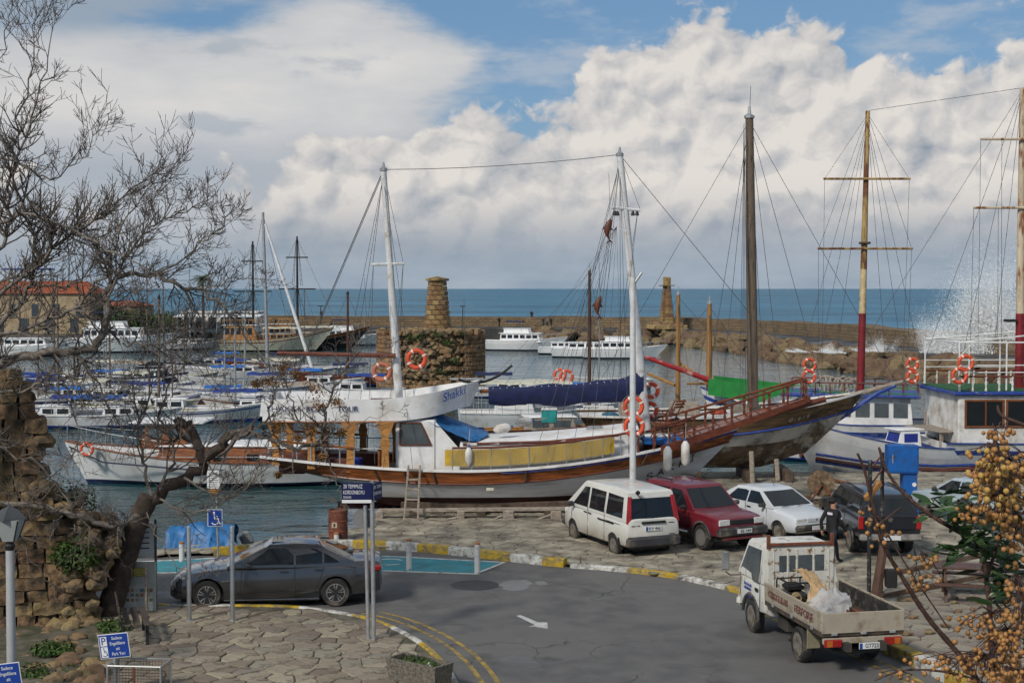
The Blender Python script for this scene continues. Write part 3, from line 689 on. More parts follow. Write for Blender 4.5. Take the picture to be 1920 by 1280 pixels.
# --- white van seen from behind
WVAN = paint('van_white', (.62, .62, .58), .35, dirt=(.26, .21, .14), dlow=(.2, 1.0), damt=.5)
sp = dict(paint=WVAN, r=.31, axles=(1.32, -1.33), rim=RIM_D, tw=.19,
    st=[(-2.16, .40, 1.10, .76), (-2.13, .36, 1.14, .81), (-2.0, .32, 1.15, .835), (-1.2, .28, 1.14, .845), (0, .26, 1.13, .845), (1.0, .26, 1.10, .845), (1.6, .28, 1.02, .83), (1.95, .30, .90, .79), (2.1, .34, .74, .72), (2.16, .40, .62, .64)],
    gh=dict(xr=-2.12, xf=1.72, tr=-1.97, tf=.72, zb=1.10, zr=1.90, wb=.815, wr=.69, bulge=.06),
    side_win=[[(1.30, 1.14), (.66, 1.70), (.34, 1.72), (.34, 1.14)], [(.22, 1.14), (.22, 1.72), (-.72, 1.72), (-.72, 1.14)], [(-.86, 1.14), (-.86, 1.72), (-1.78, 1.70), (-1.86, 1.14)]],
    seams=[((1.36, 1.08), (1.40, .5)), ((.28, 1.74), (.28, .30)), ((-.80, 1.74), (-.80, .36)), ((.28, .31), (-.8, .31)), ((-.9, .96), (-1.75, .96))], handles=[(.42, 1.0), (.14, 1.0)], handle_mat=BLACK, mirror=(1.22, 1.14), rg=(.03, .80))
van = car('van', 'dusty white passenger van parked in front of the tour boat bow', sp, 'van')
by_wheels(van, (1080, 1012), (1153, 1040), 1.32, -1.33, .74, 1)
for s in (1, -1):
    m = MB(); m.prism([(-2.13, s * .66, 1.02), (-2.10, s * .805, 1.02), (-1.99, s * .70, 1.74), (-2.01, s * .60, 1.74)], (-.03, s * .025, 0)); m.build('tail_light', LAMP_R, van, fix=True)
    m = MB(); m.bbox((2.0, s * .62, .82), (.16, .26, .16), .03, rz=-s * .5); m.build('headlight', LAMP_W, van)
    m = MB(); m.bbox((-.9, s * .853, .93), (1.0, .015, .045), .006); m.build('slide_rail', SEAM, van)
    m = MB(); m.bbox((-1.72, s * .80, .42), (.04, .16, .34), .01); m.build('mud_flap', BLACK, van)
MB().bbox((-2.17, 0, .50), (.20, 1.66, .30), .06).build('rear_bumper', PLAST, van, smooth=40)
MB().bbox((2.10, 0, .50), (.22, 1.60, .26), .06).build('front_bumper', PLAST, van, smooth=40)
MB().bbox((-2.185, 0, 1.03), (.05, .75, .07), .015).build('tailgate_grip', BLACK, van)
m = MB(); m.tube([(-2.10, -.0, 1.20), (-2.13, .32, 1.22)], .012, 4); m.build('rear_wiper', BLACK, van)
m = MB(); m.tube([(-1.95, .46, 1.84), (-2.10, .46, 1.80), (-2.16, .38, 1.70)], .012, 4); m.lathe([(.001, -.02), (.06, -.02), (.06, .02), (.001, .02)], 12, (-2.12, .46, 1.86), 'X'); m.build('rear_view_mirror', BLACK, van)
plate(van, 'KV 466', -2.18, .86, -1)
for yb, zb_, wb_ in ((.62, .95, .13), (.46, .95, .09), (-.56, 1.0, .18), (-.58, .68, .17)): MB().bbox((-2.168, yb, zb_), (.006, wb_, .022), .002).build('badge', BLACK, van)
# --- dark red off-roader
REDP = paint('dark_red_paint', (.16, .012, .022), .3, .15, dirt=(.10, .07, .06), damt=.3)
sp = dict(paint=REDP, r=.36, axles=(1.18, -1.17), rim=RIM_S, tw=.25,
    st=[(-2.0, .52, .98, .72), (-1.95, .46, 1.08, .80), (-1.7, .40, 1.10, .84), (-.8, .38, 1.09, .85), (.2, .38, 1.08, .85), (.75, .38, 1.08, .85), (1.3, .40, 1.05, .845), (1.8, .42, 1.00, .82), (1.95, .46, .94, .79), (1.99, .50, .86, .76)],
    gh=dict(xr=-1.95, xf=.78, tr=-1.75, tf=.12, zb=1.07, zr=1.70, wb=.80, wr=.66),
    side_win=[[(.50, 1.10), (.06, 1.55), (-.42, 1.56), (-.42, 1.10)], [(-.54, 1.10), (-.54, 1.56), (-1.55, 1.55), (-1.68, 1.10)]],
    seams=[((.62, 1.02), (.66, .5)), ((-.48, 1.58), (-.48, .45))], handles=[(-.32, .96)], handle_mat=BLACK, mirror=(.48, 1.14))
suv = car('off_road_car', 'dark red off-road car parked between the white van and white hatchback', sp)
by_one(suv, (1318, 1030), R(-62), 1.18, .74, -1, .10)
for s in (1, -1):
    box_part(suv, 'headlight', (1.985, s * .60, .86), (.06, .36, .17), LAMP_W, .015)
    m = MB(); m.torus((1.18, s * .815, .37), .43, .045, 'Y', 16, 6, a0=0, a1=math.pi); m.build('wheel_arch_flare', PLAST, suv)
    m = MB(); m.tube([(-.75, s * .52, 1.74), (-.6, s * .54, 1.76), (-1.6, s * .54, 1.76), (-1.7, s * .52, 1.72)], .02, 5); m.build('roof_rail', BLACK, suv)
    m = MB(); m.tube([(.6, s * .85, .42), (-.65, s * .85, .42)], .04, 6); m.build('side_step', STEEL, suv)
MB().bbox((1.99, 0, .86), (.05, .80, .13), .012).build('grille', BLACK, suv)
MB().bbox((2.03, 0, .60), (.18, 1.70, .26), .05).build('front_bumper', PLAST, suv, smooth=40)
MB().bbox((2.03, 0, .42), (.12, 1.40, .10), .03).build('bumper_skirt', REDP, suv, smooth=40)
plate(suv, 'EE 349', 2.13, .62, 1, band=False)
# --- white hatchback
WCAR = paint('pale_white_paint', (.56, .60, .64), .35, dirt=(.16, .14, .12), damt=.35, dlow=(.1, .6))
sp = dict(paint=WCAR, r=.28, axles=(1.28, -1.2), rim=RIM_D, tw=.17,
    st=[(-2.0, .42, .90, .70), (-1.95, .34, .97, .77), (-1.6, .25, .985, .81), (-.6, .22, .95, .82), (.4, .22, .93, .82), (.95, .22, .91, .82), (1.5, .24, .84, .81), (1.9, .28, .76, .79), (2.02, .32, .70, .76), (2.06, .38, .60, .72)],
    gh=dict(xr=-1.75, xf=1.0, tr=-.95, tf=.22, zb=.93, zr=1.40, wb=.77, wr=.60),
    side_win=[[(.70, .96), (.20, 1.29), (-.22, 1.30), (-.22, .96)], [(-.28, .96), (-.28, 1.30), (-.86, 1.28), (-1.22, .97)]],
    seams=[((.75, .9), (.78, .35)), ((-.25, .95), (-.25, .3)), ((-1.05, .93), (-.85, .5))], handles=[(-.08, .84), (-.98, .86)], handle_mat=BLACK, mirror=(.66, .98))
hatch = car('hatchback_car', 'old white hatchback parked between the red off-roader and black pickup', sp)
by_one(hatch, (1462, 1013), R(-62), 1.28, .72, -1, .10)
for s in (1, -1): box_part(hatch, 'headlight', (2.02, s * .54, .66), (.06, .36, .14), LAMP_W, .012)
MB().bbox((2.055, 0, .67), (.03, .70, .12), .01).build('grille', WCAR, hatch)
MB().bbox((2.08, 0, .46), (.16, 1.56, .18), .05).build('front_bumper', PLAST, hatch, smooth=40)
m = MB(); m.tube([(1.08, .1, .96), (1.0, .55, .99)], .012, 4); m.tube([(1.1, -.5, .95), (1.04, -.05, .98)], .012, 4); m.build('wipers', BLACK, hatch)
m = MB(); m.tube([(.1, 0, 1.41), (-.02, 0, 1.60)], .006, 4); m.build('aerial', BLACK, hatch)
m = MB(); m.lathe([(.001, 0), (.045, 0), (.001, .012)], 4, (2.07, 0, .68), 'X'); m.build('badge', CHROME, hatch)
plate(hatch, '938', 2.165, .46, 1, band=False, shift=.06)
# --- black pickup with hard top
BLK = paint('black_pickup_paint', (.018, .02, .026), .28, .2, dirt=(.13, .11, .09), damt=.35)
sp = dict(paint=BLK, r=.37, axles=(1.55, -1.45), rim=RIM_D, tw=.25,
    st=[(-2.5, .60, 1.14, .80), (-2.46, .56, 1.18, .85), (-2.2, .50, 1.19, .87), (-1.0, .46, 1.18, .88), (.2, .46, 1.16, .88), (.9, .46, 1.15, .88), (1.6, .48, 1.10, .87), (2.2, .50, 1.02, .84), (2.42, .54, .92, .80), (2.48, .6, .8, .76)],
    gh=dict(xr=-2.44, xf=1.0, tr=-2.28, tf=.28, zb=1.15, zr=1.74, wb=.80, wr=.66),
    side_win=[[(.70, 1.18), (.22, 1.60), (-.18, 1.60), (-.18, 1.18)], [(-.26, 1.18), (-.26, 1.60), (-.86, 1.60), (-.92, 1.18)], [(-1.15, 1.20), (-1.10, 1.58), (-2.16, 1.58), (-2.28, 1.20)]],
    seams=[((-.22, 1.15), (-.22, .5)), ((-1.0, 1.7), (-1.0, .55)), ((.8, 1.1), (.84, .55))], handles=[(-.05, 1.04), (-.78, 1.04)], handle_mat=BLACK, mirror=(.66, 1.22))
pick = car('pickup_truck', 'black pickup with hard top parked tail towards the camera', sp, 'pickup')
by_one(pick, (1597, 1034), R(91), -1.45, .77, 1, .10)
for s in (1, -1):
    box_part(pick, 'tail_light', (-2.48, s * .79, .98), (.08, .14, .36), LAMP_R, .02)
    m = MB(); m.torus((-1.45, s * .85, .38), .44, .05, 'Y', 16, 6, a0=0, a1=math.pi); m.build('wheel_arch_flare', BLK, pick, smooth=50)
    m = MB(); m.tube([(-.2, s * .58, 1.78), (-1.9, s * .58, 1.78)], .025, 5); m.build('roof_bar', BLACK, pick)
MB().bbox((-2.58, 0, .60), (.18, 1.72, .18), .04).build('rear_bumper', mat('dull_chrome', (.36, .35, .33), .4, metal=.5, var=.15, dirt=(.14, .11, .09), damt=.4), pick, smooth=40)
m = MB(); m.bbox((-2.515, 0, .98), (.02, 1.36, .36), .01); m.build('tailgate', BLK, pick); MB().lathe([(.001, 0), (.07, 0), (.07, .015), (.001, .015)], 16, (-2.535, 0, 1.08), 'X').build('badge', CHROME, pick)
plate(pick, 'G', -2.68, .60, -1, band=False, shift=.16)
# --- flatbed truck
TRW = mat('truck_white', (.60, .60, .56), .5, var=.06, dirt=(.20, .13, .07), damt=.25, ds=3.5, dhard=.1)
TRC = mat('truck_bed_beige', (.36, .32, .25), .65, var=.12, dirt=(.16, .12, .08), damt=.32, ds=2.5, dhard=.15)
tr = thing('flatbed_truck', 'small white flatbed truck with beige drop sides standing on the road', 'truck')
TF, TRR, tr_r = 1.72, -.78, .355
st = [(.98, .55, 1.2, .80), (1.0, .5, 1.25, .83), (1.5, .45, 1.25, .845), (2.1, .42, 1.24, .845), (2.42, .42, 1.18, .83), (2.55, .45, 1.05, .79), (2.58, .5, .95, .75)]
body = loft_body(st).build('cab_body', [TRW], tr, smooth=32, fix=True); cs = []
for s in (1, -1):
    c = MB(); c.lathe([(.45, -.22), (.45, .22)], 28, (0, 0, 0), 'Y'); o = c.build('cutter', [BLACK], None, fix=True); o.location = (TF, s * .80, .38); cs.append(o)
cut(body, cs)
b = MB(); rg = lambda x0, x1, w, z: [(x0, -w, z), (x0, w, z), ((x0 + x1) / 2, w * 1.01, z), (x1, w, z), (x1 + .06, 0, z), (x1, -w, z), ((x0 + x1) / 2, -w * 1.01, z)]
b.grid([rg(1.0, 2.50, .83, 1.18), rg(1.0, 2.48, .825, 1.25), rg(1.02, 2.10, .74, 1.93), rg(1.06, 2.02, .70, 2.0), rg(1.2, 1.85, .58, 2.03)], close=True); b.f.append([len(b.v) - 7 + i for i in range(7)]); b.m.append(0)
b.build('cab', [TRW], tr, smooth=35, fix=True)
sy = lambda z: .825 + (.74 - .825) * (z - 1.25) / .68
for s in (1, -1):
    m = MB(); m.prism([(x, s * (sy(z) + .006), z) for x, z in ((2.30, 1.34), (2.36, 1.28), (2.06, 1.84), (1.30, 1.86), (1.28, 1.16), (1.62, 1.16), (1.72, 1.30))], (0, s * .008, 0)); m.build('side_window', GLASS2, tr, fix=True)
    m = MB(); m.tube([(1.16, s * .848, 1.85), (1.16, s * .86, .62)], .007, 4); m.tube([(2.36, s * .84, 1.2), (2.34, s * .85, .7)], .007, 4); m.build('door_seam', SEAM, tr)
    m = MB(); m.bbox((1.36, s * .855, 1.0), (.17, .03, .07), .012); m.build('door_handle', BLACK, tr)
    m = MB(); m.tube([(2.42, s * .82, 1.12), (2.52, s * 1.02, 1.10), (2.54, s * 1.12, 1.18)], .014, 5); m.build('mirror_arm', BLACK, tr)
    m = MB(); m.bbox((2.54, s * 1.12, 1.42), (.06, .17, .42), .03); m.build('mirror', STEEL, tr, smooth=40)
    m = MB(); m.torus((TF, s * .84, .38), .46, .035, 'Y', 14, 6, a0=0, a1=math.pi); m.build('wheel_arch', PLAST, tr)
    wheel(tr, TF, s * .74, tr_r, .20, RIM_D, 0, s); wheel(tr, TRR, s * .70, tr_r, .24, RIM_D, 0, s)
    m = MB(); m.bbox((TRR, s * .70, .80), (1.0, .28, .03), .01); m.bbox((TRR - .52, s * .70, .60), (.03, .28, .42), .01); m.build('mudguard', mat('mudguard', (.20, .18, .12), .8, var=.3), tr)
    m = MB(); m.bbox((-2.02, s * .62, .66), (.08, .36, .15), .015, m=0); m.box((-2.062, s * .70, .66), (.006, .12, .12), m=1); m.build('tail_light', [LAMP_R, LAMP_O], tr)
m = MB(); m.prism([(2.53, y, z) for y, z in ((-.66, 1.3), (.66, 1.3))] + [(2.17, y, z) for y, z in ((.62, 1.86), (-.62, 1.86))], (.03, 0, .01)); m.build('windscreen', GLASS, tr, fix=True)
m = MB(); m.bbox((2.60, 0, .52), (.14, 1.66, .22), .05); m.build('front_bumper', TRW, tr, smooth=40)
# cab back panel with window, ribs and the rusty rack over it
BACK = mat('truck_back_panel', (.55, .54, .49), .6, var=.08, dirt=(.17, .085, .035), damt=.34, ds=7, dhard=.05)
m = MB(); m.bbox((.985, 0, 1.38), (.03, 1.50, 1.14), .012); bk = m.build('back_panel', BACK, tr)
for y in (-.62, -.28, .10, .30, .62): MB().bbox((.965, y, 1.38), (.02, .035, 1.08), .006).build('panel_rib', BACK, bk)
for a, c in ((-.52, -.31), (-.25, .07), (.13, .27), (.33, .50)): MB().bbox((.966, (a + c) / 2, 1.62), (.012, c - a, .34), .03 if False else .006).build('rear_window', GLASS2, bk)
m = MB(); m.bbox((1.02, 0, 2.02), (.07, 1.46, .06), .008)
for s in (1, -1): m.bbox((1.02, s * .72, 2.08), (.07, .07, .30), .008)
m.build('rack', RUST, tr)
m = MB()
for s in (1, -1): m.box((-.1, s * .36, .60), (4.2, .10, .16))
for x in (-1.8, -1.2, -.3, .5): m.box((x, 0, .70), (.08, 1.4, .08))
m.bbox((.35, .52, .50), (.5, .3, .28), .02); m.bbox((-1.5, 0, .42), (.5, .9, .12), .04); m.build('chassis', mat('chassis_grime', (.045, .04, .035), .85, var=.3), tr)
m = MB(); m.bbox((-.56, 0, .83), (2.92, 1.70, .10), .01); m.build('bed_floor', mat('bed_floor', (.06, .045, .035), .85, var=.4, vs=5), tr)
for s in (1, -1):
    m = MB(); m.bbox((-.56, s * .84, 1.06), (2.92, .035, .36), .01)
    for z in (.94, 1.08, 1.22): m.bbox((-.56, s * .862, z), (2.86, .012, .035), .004)
    m.bbox((-.56, s * .84, 1.25), (2.94, .05, .03), .008)
    sd = m.build('drop_side', TRC, tr)
    MB().box((-.56, s * .818, 1.06), (2.88, .006, .34)).build('side_lining', mat('black_lining', (.03, .028, .026), .8, var=.4, dirt=(.14, .13, .12), damt=.3, ds=5), sd)
    for x in (-1.6, -.6, .4): MB().bbox((x, s * .868, .89), (.10, .03, .10), .008).build('latch', GALV, sd)
TR_RED = mat('faded_red_letters', (.16, .055, .05), .7, var=.25, vs=9)
lettering('C.EROGLULARI', .20, TR_RED, tr, (.12, .873, 1.07), (math.pi / 2, 0, math.pi), width=1.02); lettering('FERFORJE', .22, TR_RED, tr, (-1.20, .873, 1.07), (math.pi / 2, 0, math.pi), width=.90)
m = MB(); m.bbox((-2.03, 0, 1.05), (.035, 1.70, .40), .01); tg = m.build('tailgate', TRC, tr)
for y in (-.6, 0, .6): MB().bbox((-2.05, y, .84), (.04, .12, .05), .008).build('hinge', GALV, tg)
m = MB(); m.bbox((-1.98, 0, .70), (.08, 1.62, .12), .01); m.build('rear_beam', TRC, tr)
plate(tr, 'GT723', -2.09, .60, -1, y=-.12, w=.46)
DL_ = mat('blue_letters', (.03, .06, .28), .6); lettering('EROGLULARI', .085, DL_, tr, (1.86, .862, 1.02), (math.pi / 2, 0, math.pi), width=.42)
for z, x0, groups in ((.935, 2.06, (4, 2, 2, 1)), (.80, 1.86, (3, 2, 2))):      # worn, unreadable figures
    x = x0
    for g_ in groups: MB().bbox((x - g_ * .017, .862, z), (g_ * .034, .004, .055), .001).build('worn_figures', DL_, tr); x -= g_ * .034 + .025
by_wheels(tr, (1410, 1182), (1497, 1238), TF, TRR, .80, 1)
# load on the bed
def on_truck(o): o.location = tr.matrix_world @ o.location if False else o.location; return o
bpy.context.view_layer.update(); TM = Matrix.Translation(tr.location) @ Matrix.Rotation(tr.rotation_euler.z, 4, 'Z')
def cargo(b, name, m, label, cat, smooth=None):
    b.v = [TM @ v for v in b.v]; return tag(b.build(name, m, smooth=smooth), label, cat)
g = thing('generator', 'black framed petrol generator on the truck bed behind the cab', 'generator', TM @ Vector((.45, .38, .885)), tr.rotation_euler.z)
m = MB(); m.bbox((0, 0, .16), (.5, .42, .22), .05); m.build('engine', mat('engine_grey', (.06, .06, .06), .5, metal=.4), g)
m = MB(); m.lathe([(.001, 0), (.11, 0), (.12, .05), (.001, .06)], 18, (-.27, .05, .17), 'X'); m.torus((-.33, .05, .17), .075, .018, 'X', 16, 5); m.build('recoil_starter', mat('starter_beige', (.33, .25, .14), .6), g)
m = MB(); m.bbox((0, .02, .36), (.42, .36, .14), .05); m.build('fuel_tank', BLACK, g, smooth=40)
m = MB()
for s in (-1, 1): m.tube([(-.30, s * .26, 0), (-.30, s * .26, .44), (-.24, s * .26, .50), (.24, s * .26, .50), (.30, s * .26, .44), (.30, s * .26, 0)], .018, 6)
m.tube([(-.28, -.26, .48), (-.28, .26, .48)], .018, 6); m.tube([(.28, -.26, .48), (.28, .26, .48)], .018, 6); m.build('frame', BLACK, g)
def cloth(pts, nx, ny, amp, seed, thick=.012):
    """crumpled sheet over four corners given as rows of control points"""
    rows = []
    for i in range(ny + 1):
        row = []
        for j in range(nx + 1):
            u, v = j / nx * (len(pts[0]) - 1), i / ny * (len(pts) - 1); a, c = min(int(u), len(pts[0]) - 2), min(int(v), len(pts) - 2); fu, fv = u - a, v - c
            p = (Vector(pts[c][a]) * (1 - fu) + Vector(pts[c][a + 1]) * fu) * (1 - fv) + (Vector(pts[c + 1][a]) * (1 - fu) + Vector(pts[c + 1][a + 1]) * fu) * fv
            q = Vector((seed + u * 1.9, v * 1.9, seed * .3)); row.append(p + Vector((mnoise.noise(q), mnoise.noise(q + Vector((7, 3, 1))), abs(mnoise.noise(q * 1.4 + Vector((1, 9, 4)))) * 1.4)) * amp)
        rows.append(row)
    b = MB(); b.grid(rows); return b
SACK = mat('brown_plastic_sheet', (.40, .27, .14), .5, var=.25, vs=5, spec=.5); FILM = mat('clear_plastic_film', (.55, .56, .57), .25, var=.2, vs=6, alpha=.55)
c1 = cloth([[(.70, .30, 1.55), (.66, .0, 1.52), (.62, -.1, 1.38)], [(.40, .30, 1.50), (.30, .0, 1.50), (.22, -.15, 1.30)], [(-.0, .25, 1.36), (-.12, .02, 1.30), (-.1, -.2, 1.10)], [(-.25, .42, .98), (-.4, .15, .97), (-.35, -.2, .93)]], 22, 26, .09, 2.3)
cargo(c1, 'plastic_sheet', SACK, 'crumpled brown plastic sheet draped over the generator', 'sheet', 60)
c2 = cloth([[(-.42, .62, 1.0), (-.42, .2, 1.05), (-.45, -.25, .96)], [(-.62, .66, 1.06), (-.62, .15, 1.40), (-.62, -.30, 1.30)], [(-.90, .68, 1.03), (-.92, .25, 1.10), (-.82, -.30, 1.05)], [(-1.15, .66, .93), (-1.2, .3, .95), (-1.05, -.1, .92)]], 22, 22, .10, 5.1)
cargo(c2, 'plastic_film', FILM, 'crumpled clear plastic film lying on the truck bed', 'film', 60)
rp = random.Random(9)
for k in range(7):
    b = MB(); y = -.55 + k * .13; b.bbox((-1.25 + rp.uniform(-.2, .2), y, .92 + (k % 2) * .05), (1.1 + rp.uniform(-.2, .3), .08, .05), .008, rz=rp.uniform(-.1, .1))
    cargo(b, 'steel_bar', mat('red_primer', (.22, .05, .03), .7, var=.3) if k % 3 != 1 else RUST, 'rust red steel section lying at the tail of the truck bed', 'steel bar')['group'] = 'steel sections on the truck bed'
# ------------------------------------------------------------ boats
def sm(t): t = max(0, min(1, t)); return t * t * (3 - 2 * t)
class Hull:
    """x runs from stern (0) to bow (L), y to port, z up; sheer and keel are functions of t = x / L"""
    def __init__(s, L, B, sheer, keel, stern=.75, rs=.8, rb=1.6, full=.45, tmax=.45, bowp=2.0, sec=.42):
        s.L, s.B, s.sheer, s.keel, s.stern, s.rs, s.rb, s.full, s.tmax, s.bowp, s.sec = L, B, sheer, keel, stern, rs, rb, full, tmax, bowp, sec
    def hb(s, t):
        if t < s.tmax: return s.B / 2 * (s.stern + (1 - s.stern) * math.sin(math.pi / 2 * t / s.tmax))
        return s.B / 2 * max(0.0, 1 - ((t - s.tmax) / (1 - s.tmax)) ** s.bowp)
    def p(s, t, z, side=1):
        zs, zk = s.sheer(t), s.keel(t); v = max(0, min(1, (z - zk) / max(.01, zs - zk))); e = s.sec + .55 * sm((t - .55) / .45) + .25 * sm((.2 - t) / .2)
        y = s.hb(t) * v ** e; x0 = s.rs * (1 - v) ** 1.3; x1 = s.L - s.rb * (1 - v) ** 1.2
        return Vector((x0 + (x1 - x0) * t, side * max(y, .02), z))
    def rows(s, fz, n=28): return [[s.p(i / n, f(i / n)) for i in range(n + 1)] for f in fz]
    def shell(s, fz, mats_idx, n=28):
        """fz: row heights from keel to sheer; mats_idx: one index for each strip"""
        b = MB()
        for side in (1, -1):
            rws = [[s.p(i / n, f(i / n), side) for i in range(n + 1)] for f in fz]
            for k in range(len(rws) - 1): b.grid([rws[k], rws[k + 1]], m=mats_idx[k], flip=side > 0)
        a = [s.p(0, f(0), 1) for f in fz]; c = [s.p(0, f(0), -1) for f in fz]
        for k in range(len(fz) - 1): b.add([a[k], a[k + 1], c[k + 1], c[k]], [(0, 1, 2, 3)], mats_idx[k])
        return b
    def deck(s, dz, n=24, inset=.03, t0=0.0, t1=1.0):
        r1, r2 = [], []
        for i in range(n + 1):
            t = t0 + (t1 - t0) * i / n; z = s.sheer(t) - dz; q = s.p(t, z); y = max(.01, q.y - inset); r1.append((q.x, y, z)); r2.append((q.x, -y, z))
        return MB().grid([r2, r1])
    def cap(s, w=.14, h=.06, n=28, side=1, t0=0.0, t1=1.0, dz=0.0, out=.03):
        rows = []
        for i in range(n + 1):
            t = t0 + (t1 - t0) * i / n; q = s.p(t, s.sheer(t) - dz); y = q.y + out; z = s.sheer(t) - dz; yi = max(.0, y - w)
            rows.append([(q.x, side * y, z - h / 2), (q.x, side * y, z + h / 2), (q.x, side * yi, z + h / 2), (q.x, side * yi, z - h / 2)])
        b = MB(); b.grid(rows, close=True, flip=side < 0); b.f += [[0, 1, 2, 3], [4 * n + k for k in (3, 2, 1, 0)]]; b.m += [0, 0]; return b
    def strake(s, zf, w=.05, h=.08, n=28, side=1, t0=0.0, t1=1.0):
        return MB().tube([s.p(t0 + (t1 - t0) * i / n, zf(t0 + (t1 - t0) * i / n), side) + Vector((0, side * .01, 0)) for i in range(n + 1)], h / 2, 5)
    def letters(s, txt, t0, t1, zf, size, m, parent, side=-1, shear=.2, rise=0.0):
        b = MB(); N = len(txt)
        for k, ch in enumerate(txt):
            if ch == ' ': continue
            t = t0 + (t1 - t0) * (k / max(1, N - 1)); z = zf(t); a, c = s.p(t - .01, z, side), s.p(t + .01, zf(t + .02) if rise else z, side); up = (s.p(t, z + .1, side) - s.p(t, z - .1, side)).normalized()
            ex = (c - a).normalized() * (1 if side < 0 else -1); n = ex.cross(up).normalized(); up = n.cross(ex); me = text_mesh(ch, size, .002, shear); o = s.p(t, z, side) + n * .012
            b.add([o + ex * v.co.x + up * v.co.y + n * v.co.z for v in me.vertices], [list(f.vertices) for f in me.polygons]); bpy.data.meshes.remove(me)
        return b.build('name_lettering', m, parent)
def line_part(name, pts, r, m, parent, n=5): return MB().tube(pts, r, n).build(name, m, parent, smooth=60 if n > 5 else None)
def sag(a, b, d, n=8): a, b = Vector(a), Vector(b); return [a + (b - a) * (i / n) - Vector((0, 0, d * 4 * (i / n) * (1 - i / n))) for i in range(n + 1)]
BUOYS = []
def lifebuoy(loc, label, R_=.36, r=.075, face=(0, -1, 0), m=BUOY, tilt=0.0):
    t = thing('lifebuoy', label, 'lifebuoy', loc, group='orange lifebuoys on the boats'); q = Vector(face).to_track_quat('Z', 'Y').to_matrix() @ Matrix.Rotation(tilt, 3, 'Z')
    MB().torus((0, 0, 0), R_ - r, r, 'Z', 28, 8, rot=q).build('ring', m, t, smooth=80)
    for k in range(4):
        a = k * math.pi / 2 + .5; c = q @ Vector((math.cos(a) * (R_ - r), math.sin(a) * (R_ - r), 0)); b = MB(); d = (q @ Vector((-math.sin(a), math.cos(a), 0)))
        b.torus((0, 0, 0), r * 1.04, .008, 'Z', 12, 4, rot=d.to_track_quat('Z', 'Y').to_matrix()); b.tube([c - d * .03 - c, d * .03], r * 1.05, 10); b.v = [v + c for v in b.v]; b.build('band', mat('buoy_band', (.75, .68, .62), .6), t)
    rp = [q @ Vector((math.cos(a) * (R_ + .02 + .03 * abs(math.sin(2 * a))), math.sin(a) * (R_ + .02 + .03 * abs(math.sin(2 * a))), 0)) for a in [i * math.pi / 12 for i in range(25)]]
    MB().tube(rp, .009, 4).build('grab_rope', ROPE, t); return t
def baluster_rail(parent, pts, n, h, m_rail, m_post, r=.035, pr=.03, mid=False, square=True):
    """handrail over a line of foot points, with n posts"""
    P = [Vector(p) for p in pts]; cum = [0]
    for i in range(1, len(P)): cum.append(cum[-1] + (P[i] - P[i - 1]).length)
    def at_s(q):
        for i in range(1, len(P)):
            if cum[i] >= q - 1e-9: f = (q - cum[i - 1]) / max(1e-9, cum[i] - cum[i - 1]); return P[i - 1] + (P[i] - P[i - 1]) * f
        return P[-1]
    MB().tube([p + Vector((0, 0, h)) for p in P], r, 6).build('handrail', m_rail, parent)
    if mid: MB().tube([p + Vector((0, 0, h * .5)) for p in P], r * .5, 5).build('mid_rail', m_rail, parent)
    for k in range(n):
        q = at_s(cum[-1] * k / max(1, n - 1)); b = MB()
        if square: b.lathe([(pr, 0), (pr, h * .15), (pr * .6, h * .25), (pr * 1.1, h * .5), (pr * .6, h * .75), (pr, h * .85), (pr, h)], 6, q)
        else: b.tube([q, q + Vector((0, 0, h))], pr, 5)
        b.build('stanchion', m_post, parent)
def fender(loc, label, L=.75, r=.14):
    t = thing('fender', label, 'fender', loc, group='white fenders hung over the rail'); b = MB(); b.lathe([(.03, -L / 2 - .06), (r * .6, -L / 2), (r, -L / 2 + .1), (r, L / 2 - .1), (r * .6, L / 2), (.03, L / 2 + .06)], 14); b.build('float', WHITE2, t, smooth=50)
    MB().lathe([(.035, L / 2 + .02), (.05, L / 2 + .06), (.02, L / 2 + .12)], 10).build('cap', BLUE, t); MB().tube([(0, 0, L / 2 + .1), (.03, .10, L / 2 + .62)], .012, 4).build('lanyard', ROPE, t); return t
# ============================================================ the tour boat hauled out on the slip
SY = 48.0; SX0 = -8.3; SL = 15.95; SB = 4.9
zsh = lambda t: 1.58 + 1.15 * max(0, t - .42) ** 1.9 / .58 ** 1.9 + .36 * max(0, .42 - t) ** 1.7 / .42 ** 1.7
zke = lambda t: .10 + .80 * sm((t - .82) / .18) ** 1.5 + 1.0 * sm((.22 - t) / .22)
sk = thing('tour_boat', 'white and varnished wood two-mast tour boat hauled out behind the parked van', 'boat', (SX0, SY, 0))
H = Hull(SL, SB, zsh, zke, stern=.62, rs=1.9, rb=1.7, tmax=.42, bowp=2.1, sec=.29)
WOODBAND = mat('varnished_planking', (.36, .105, .024), .42, var=.45, vs=2.2, stretch=(.5, 3, 5), dirt=(.06, .025, .012), damt=.34, ds=1.5, dhard=.2, coat=.15, lines=(2, .14, .5))
HULLW = mat('hull_white', (.64, .65, .66), .5, var=.07, vs=1.2, stretch=(.4, 1, 3), dirt=(.36, .33, .29), damt=.3, ds=1.0, dhard=.25)
zw = lambda t: .60 + .03 * t
b = H.shell([zke, lambda t: zke(t) + (zw(t) - zke(t)) * .35 if zw(t) > zke(t) else zke(t), lambda t: max(zke(t) + .02, zw(t)), lambda t: max(zke(t) + .03, zw(t) + .03), lambda t: zsh(t) - .46, lambda t: zsh(t) - .44, lambda t: zsh(t) - .05, zsh], [1, 1, 3, 0, 3, 2, 2])
hl = b.build('hull', [HULLW, REDBROWN, WOODBAND, BLACK], sk, smooth=40)
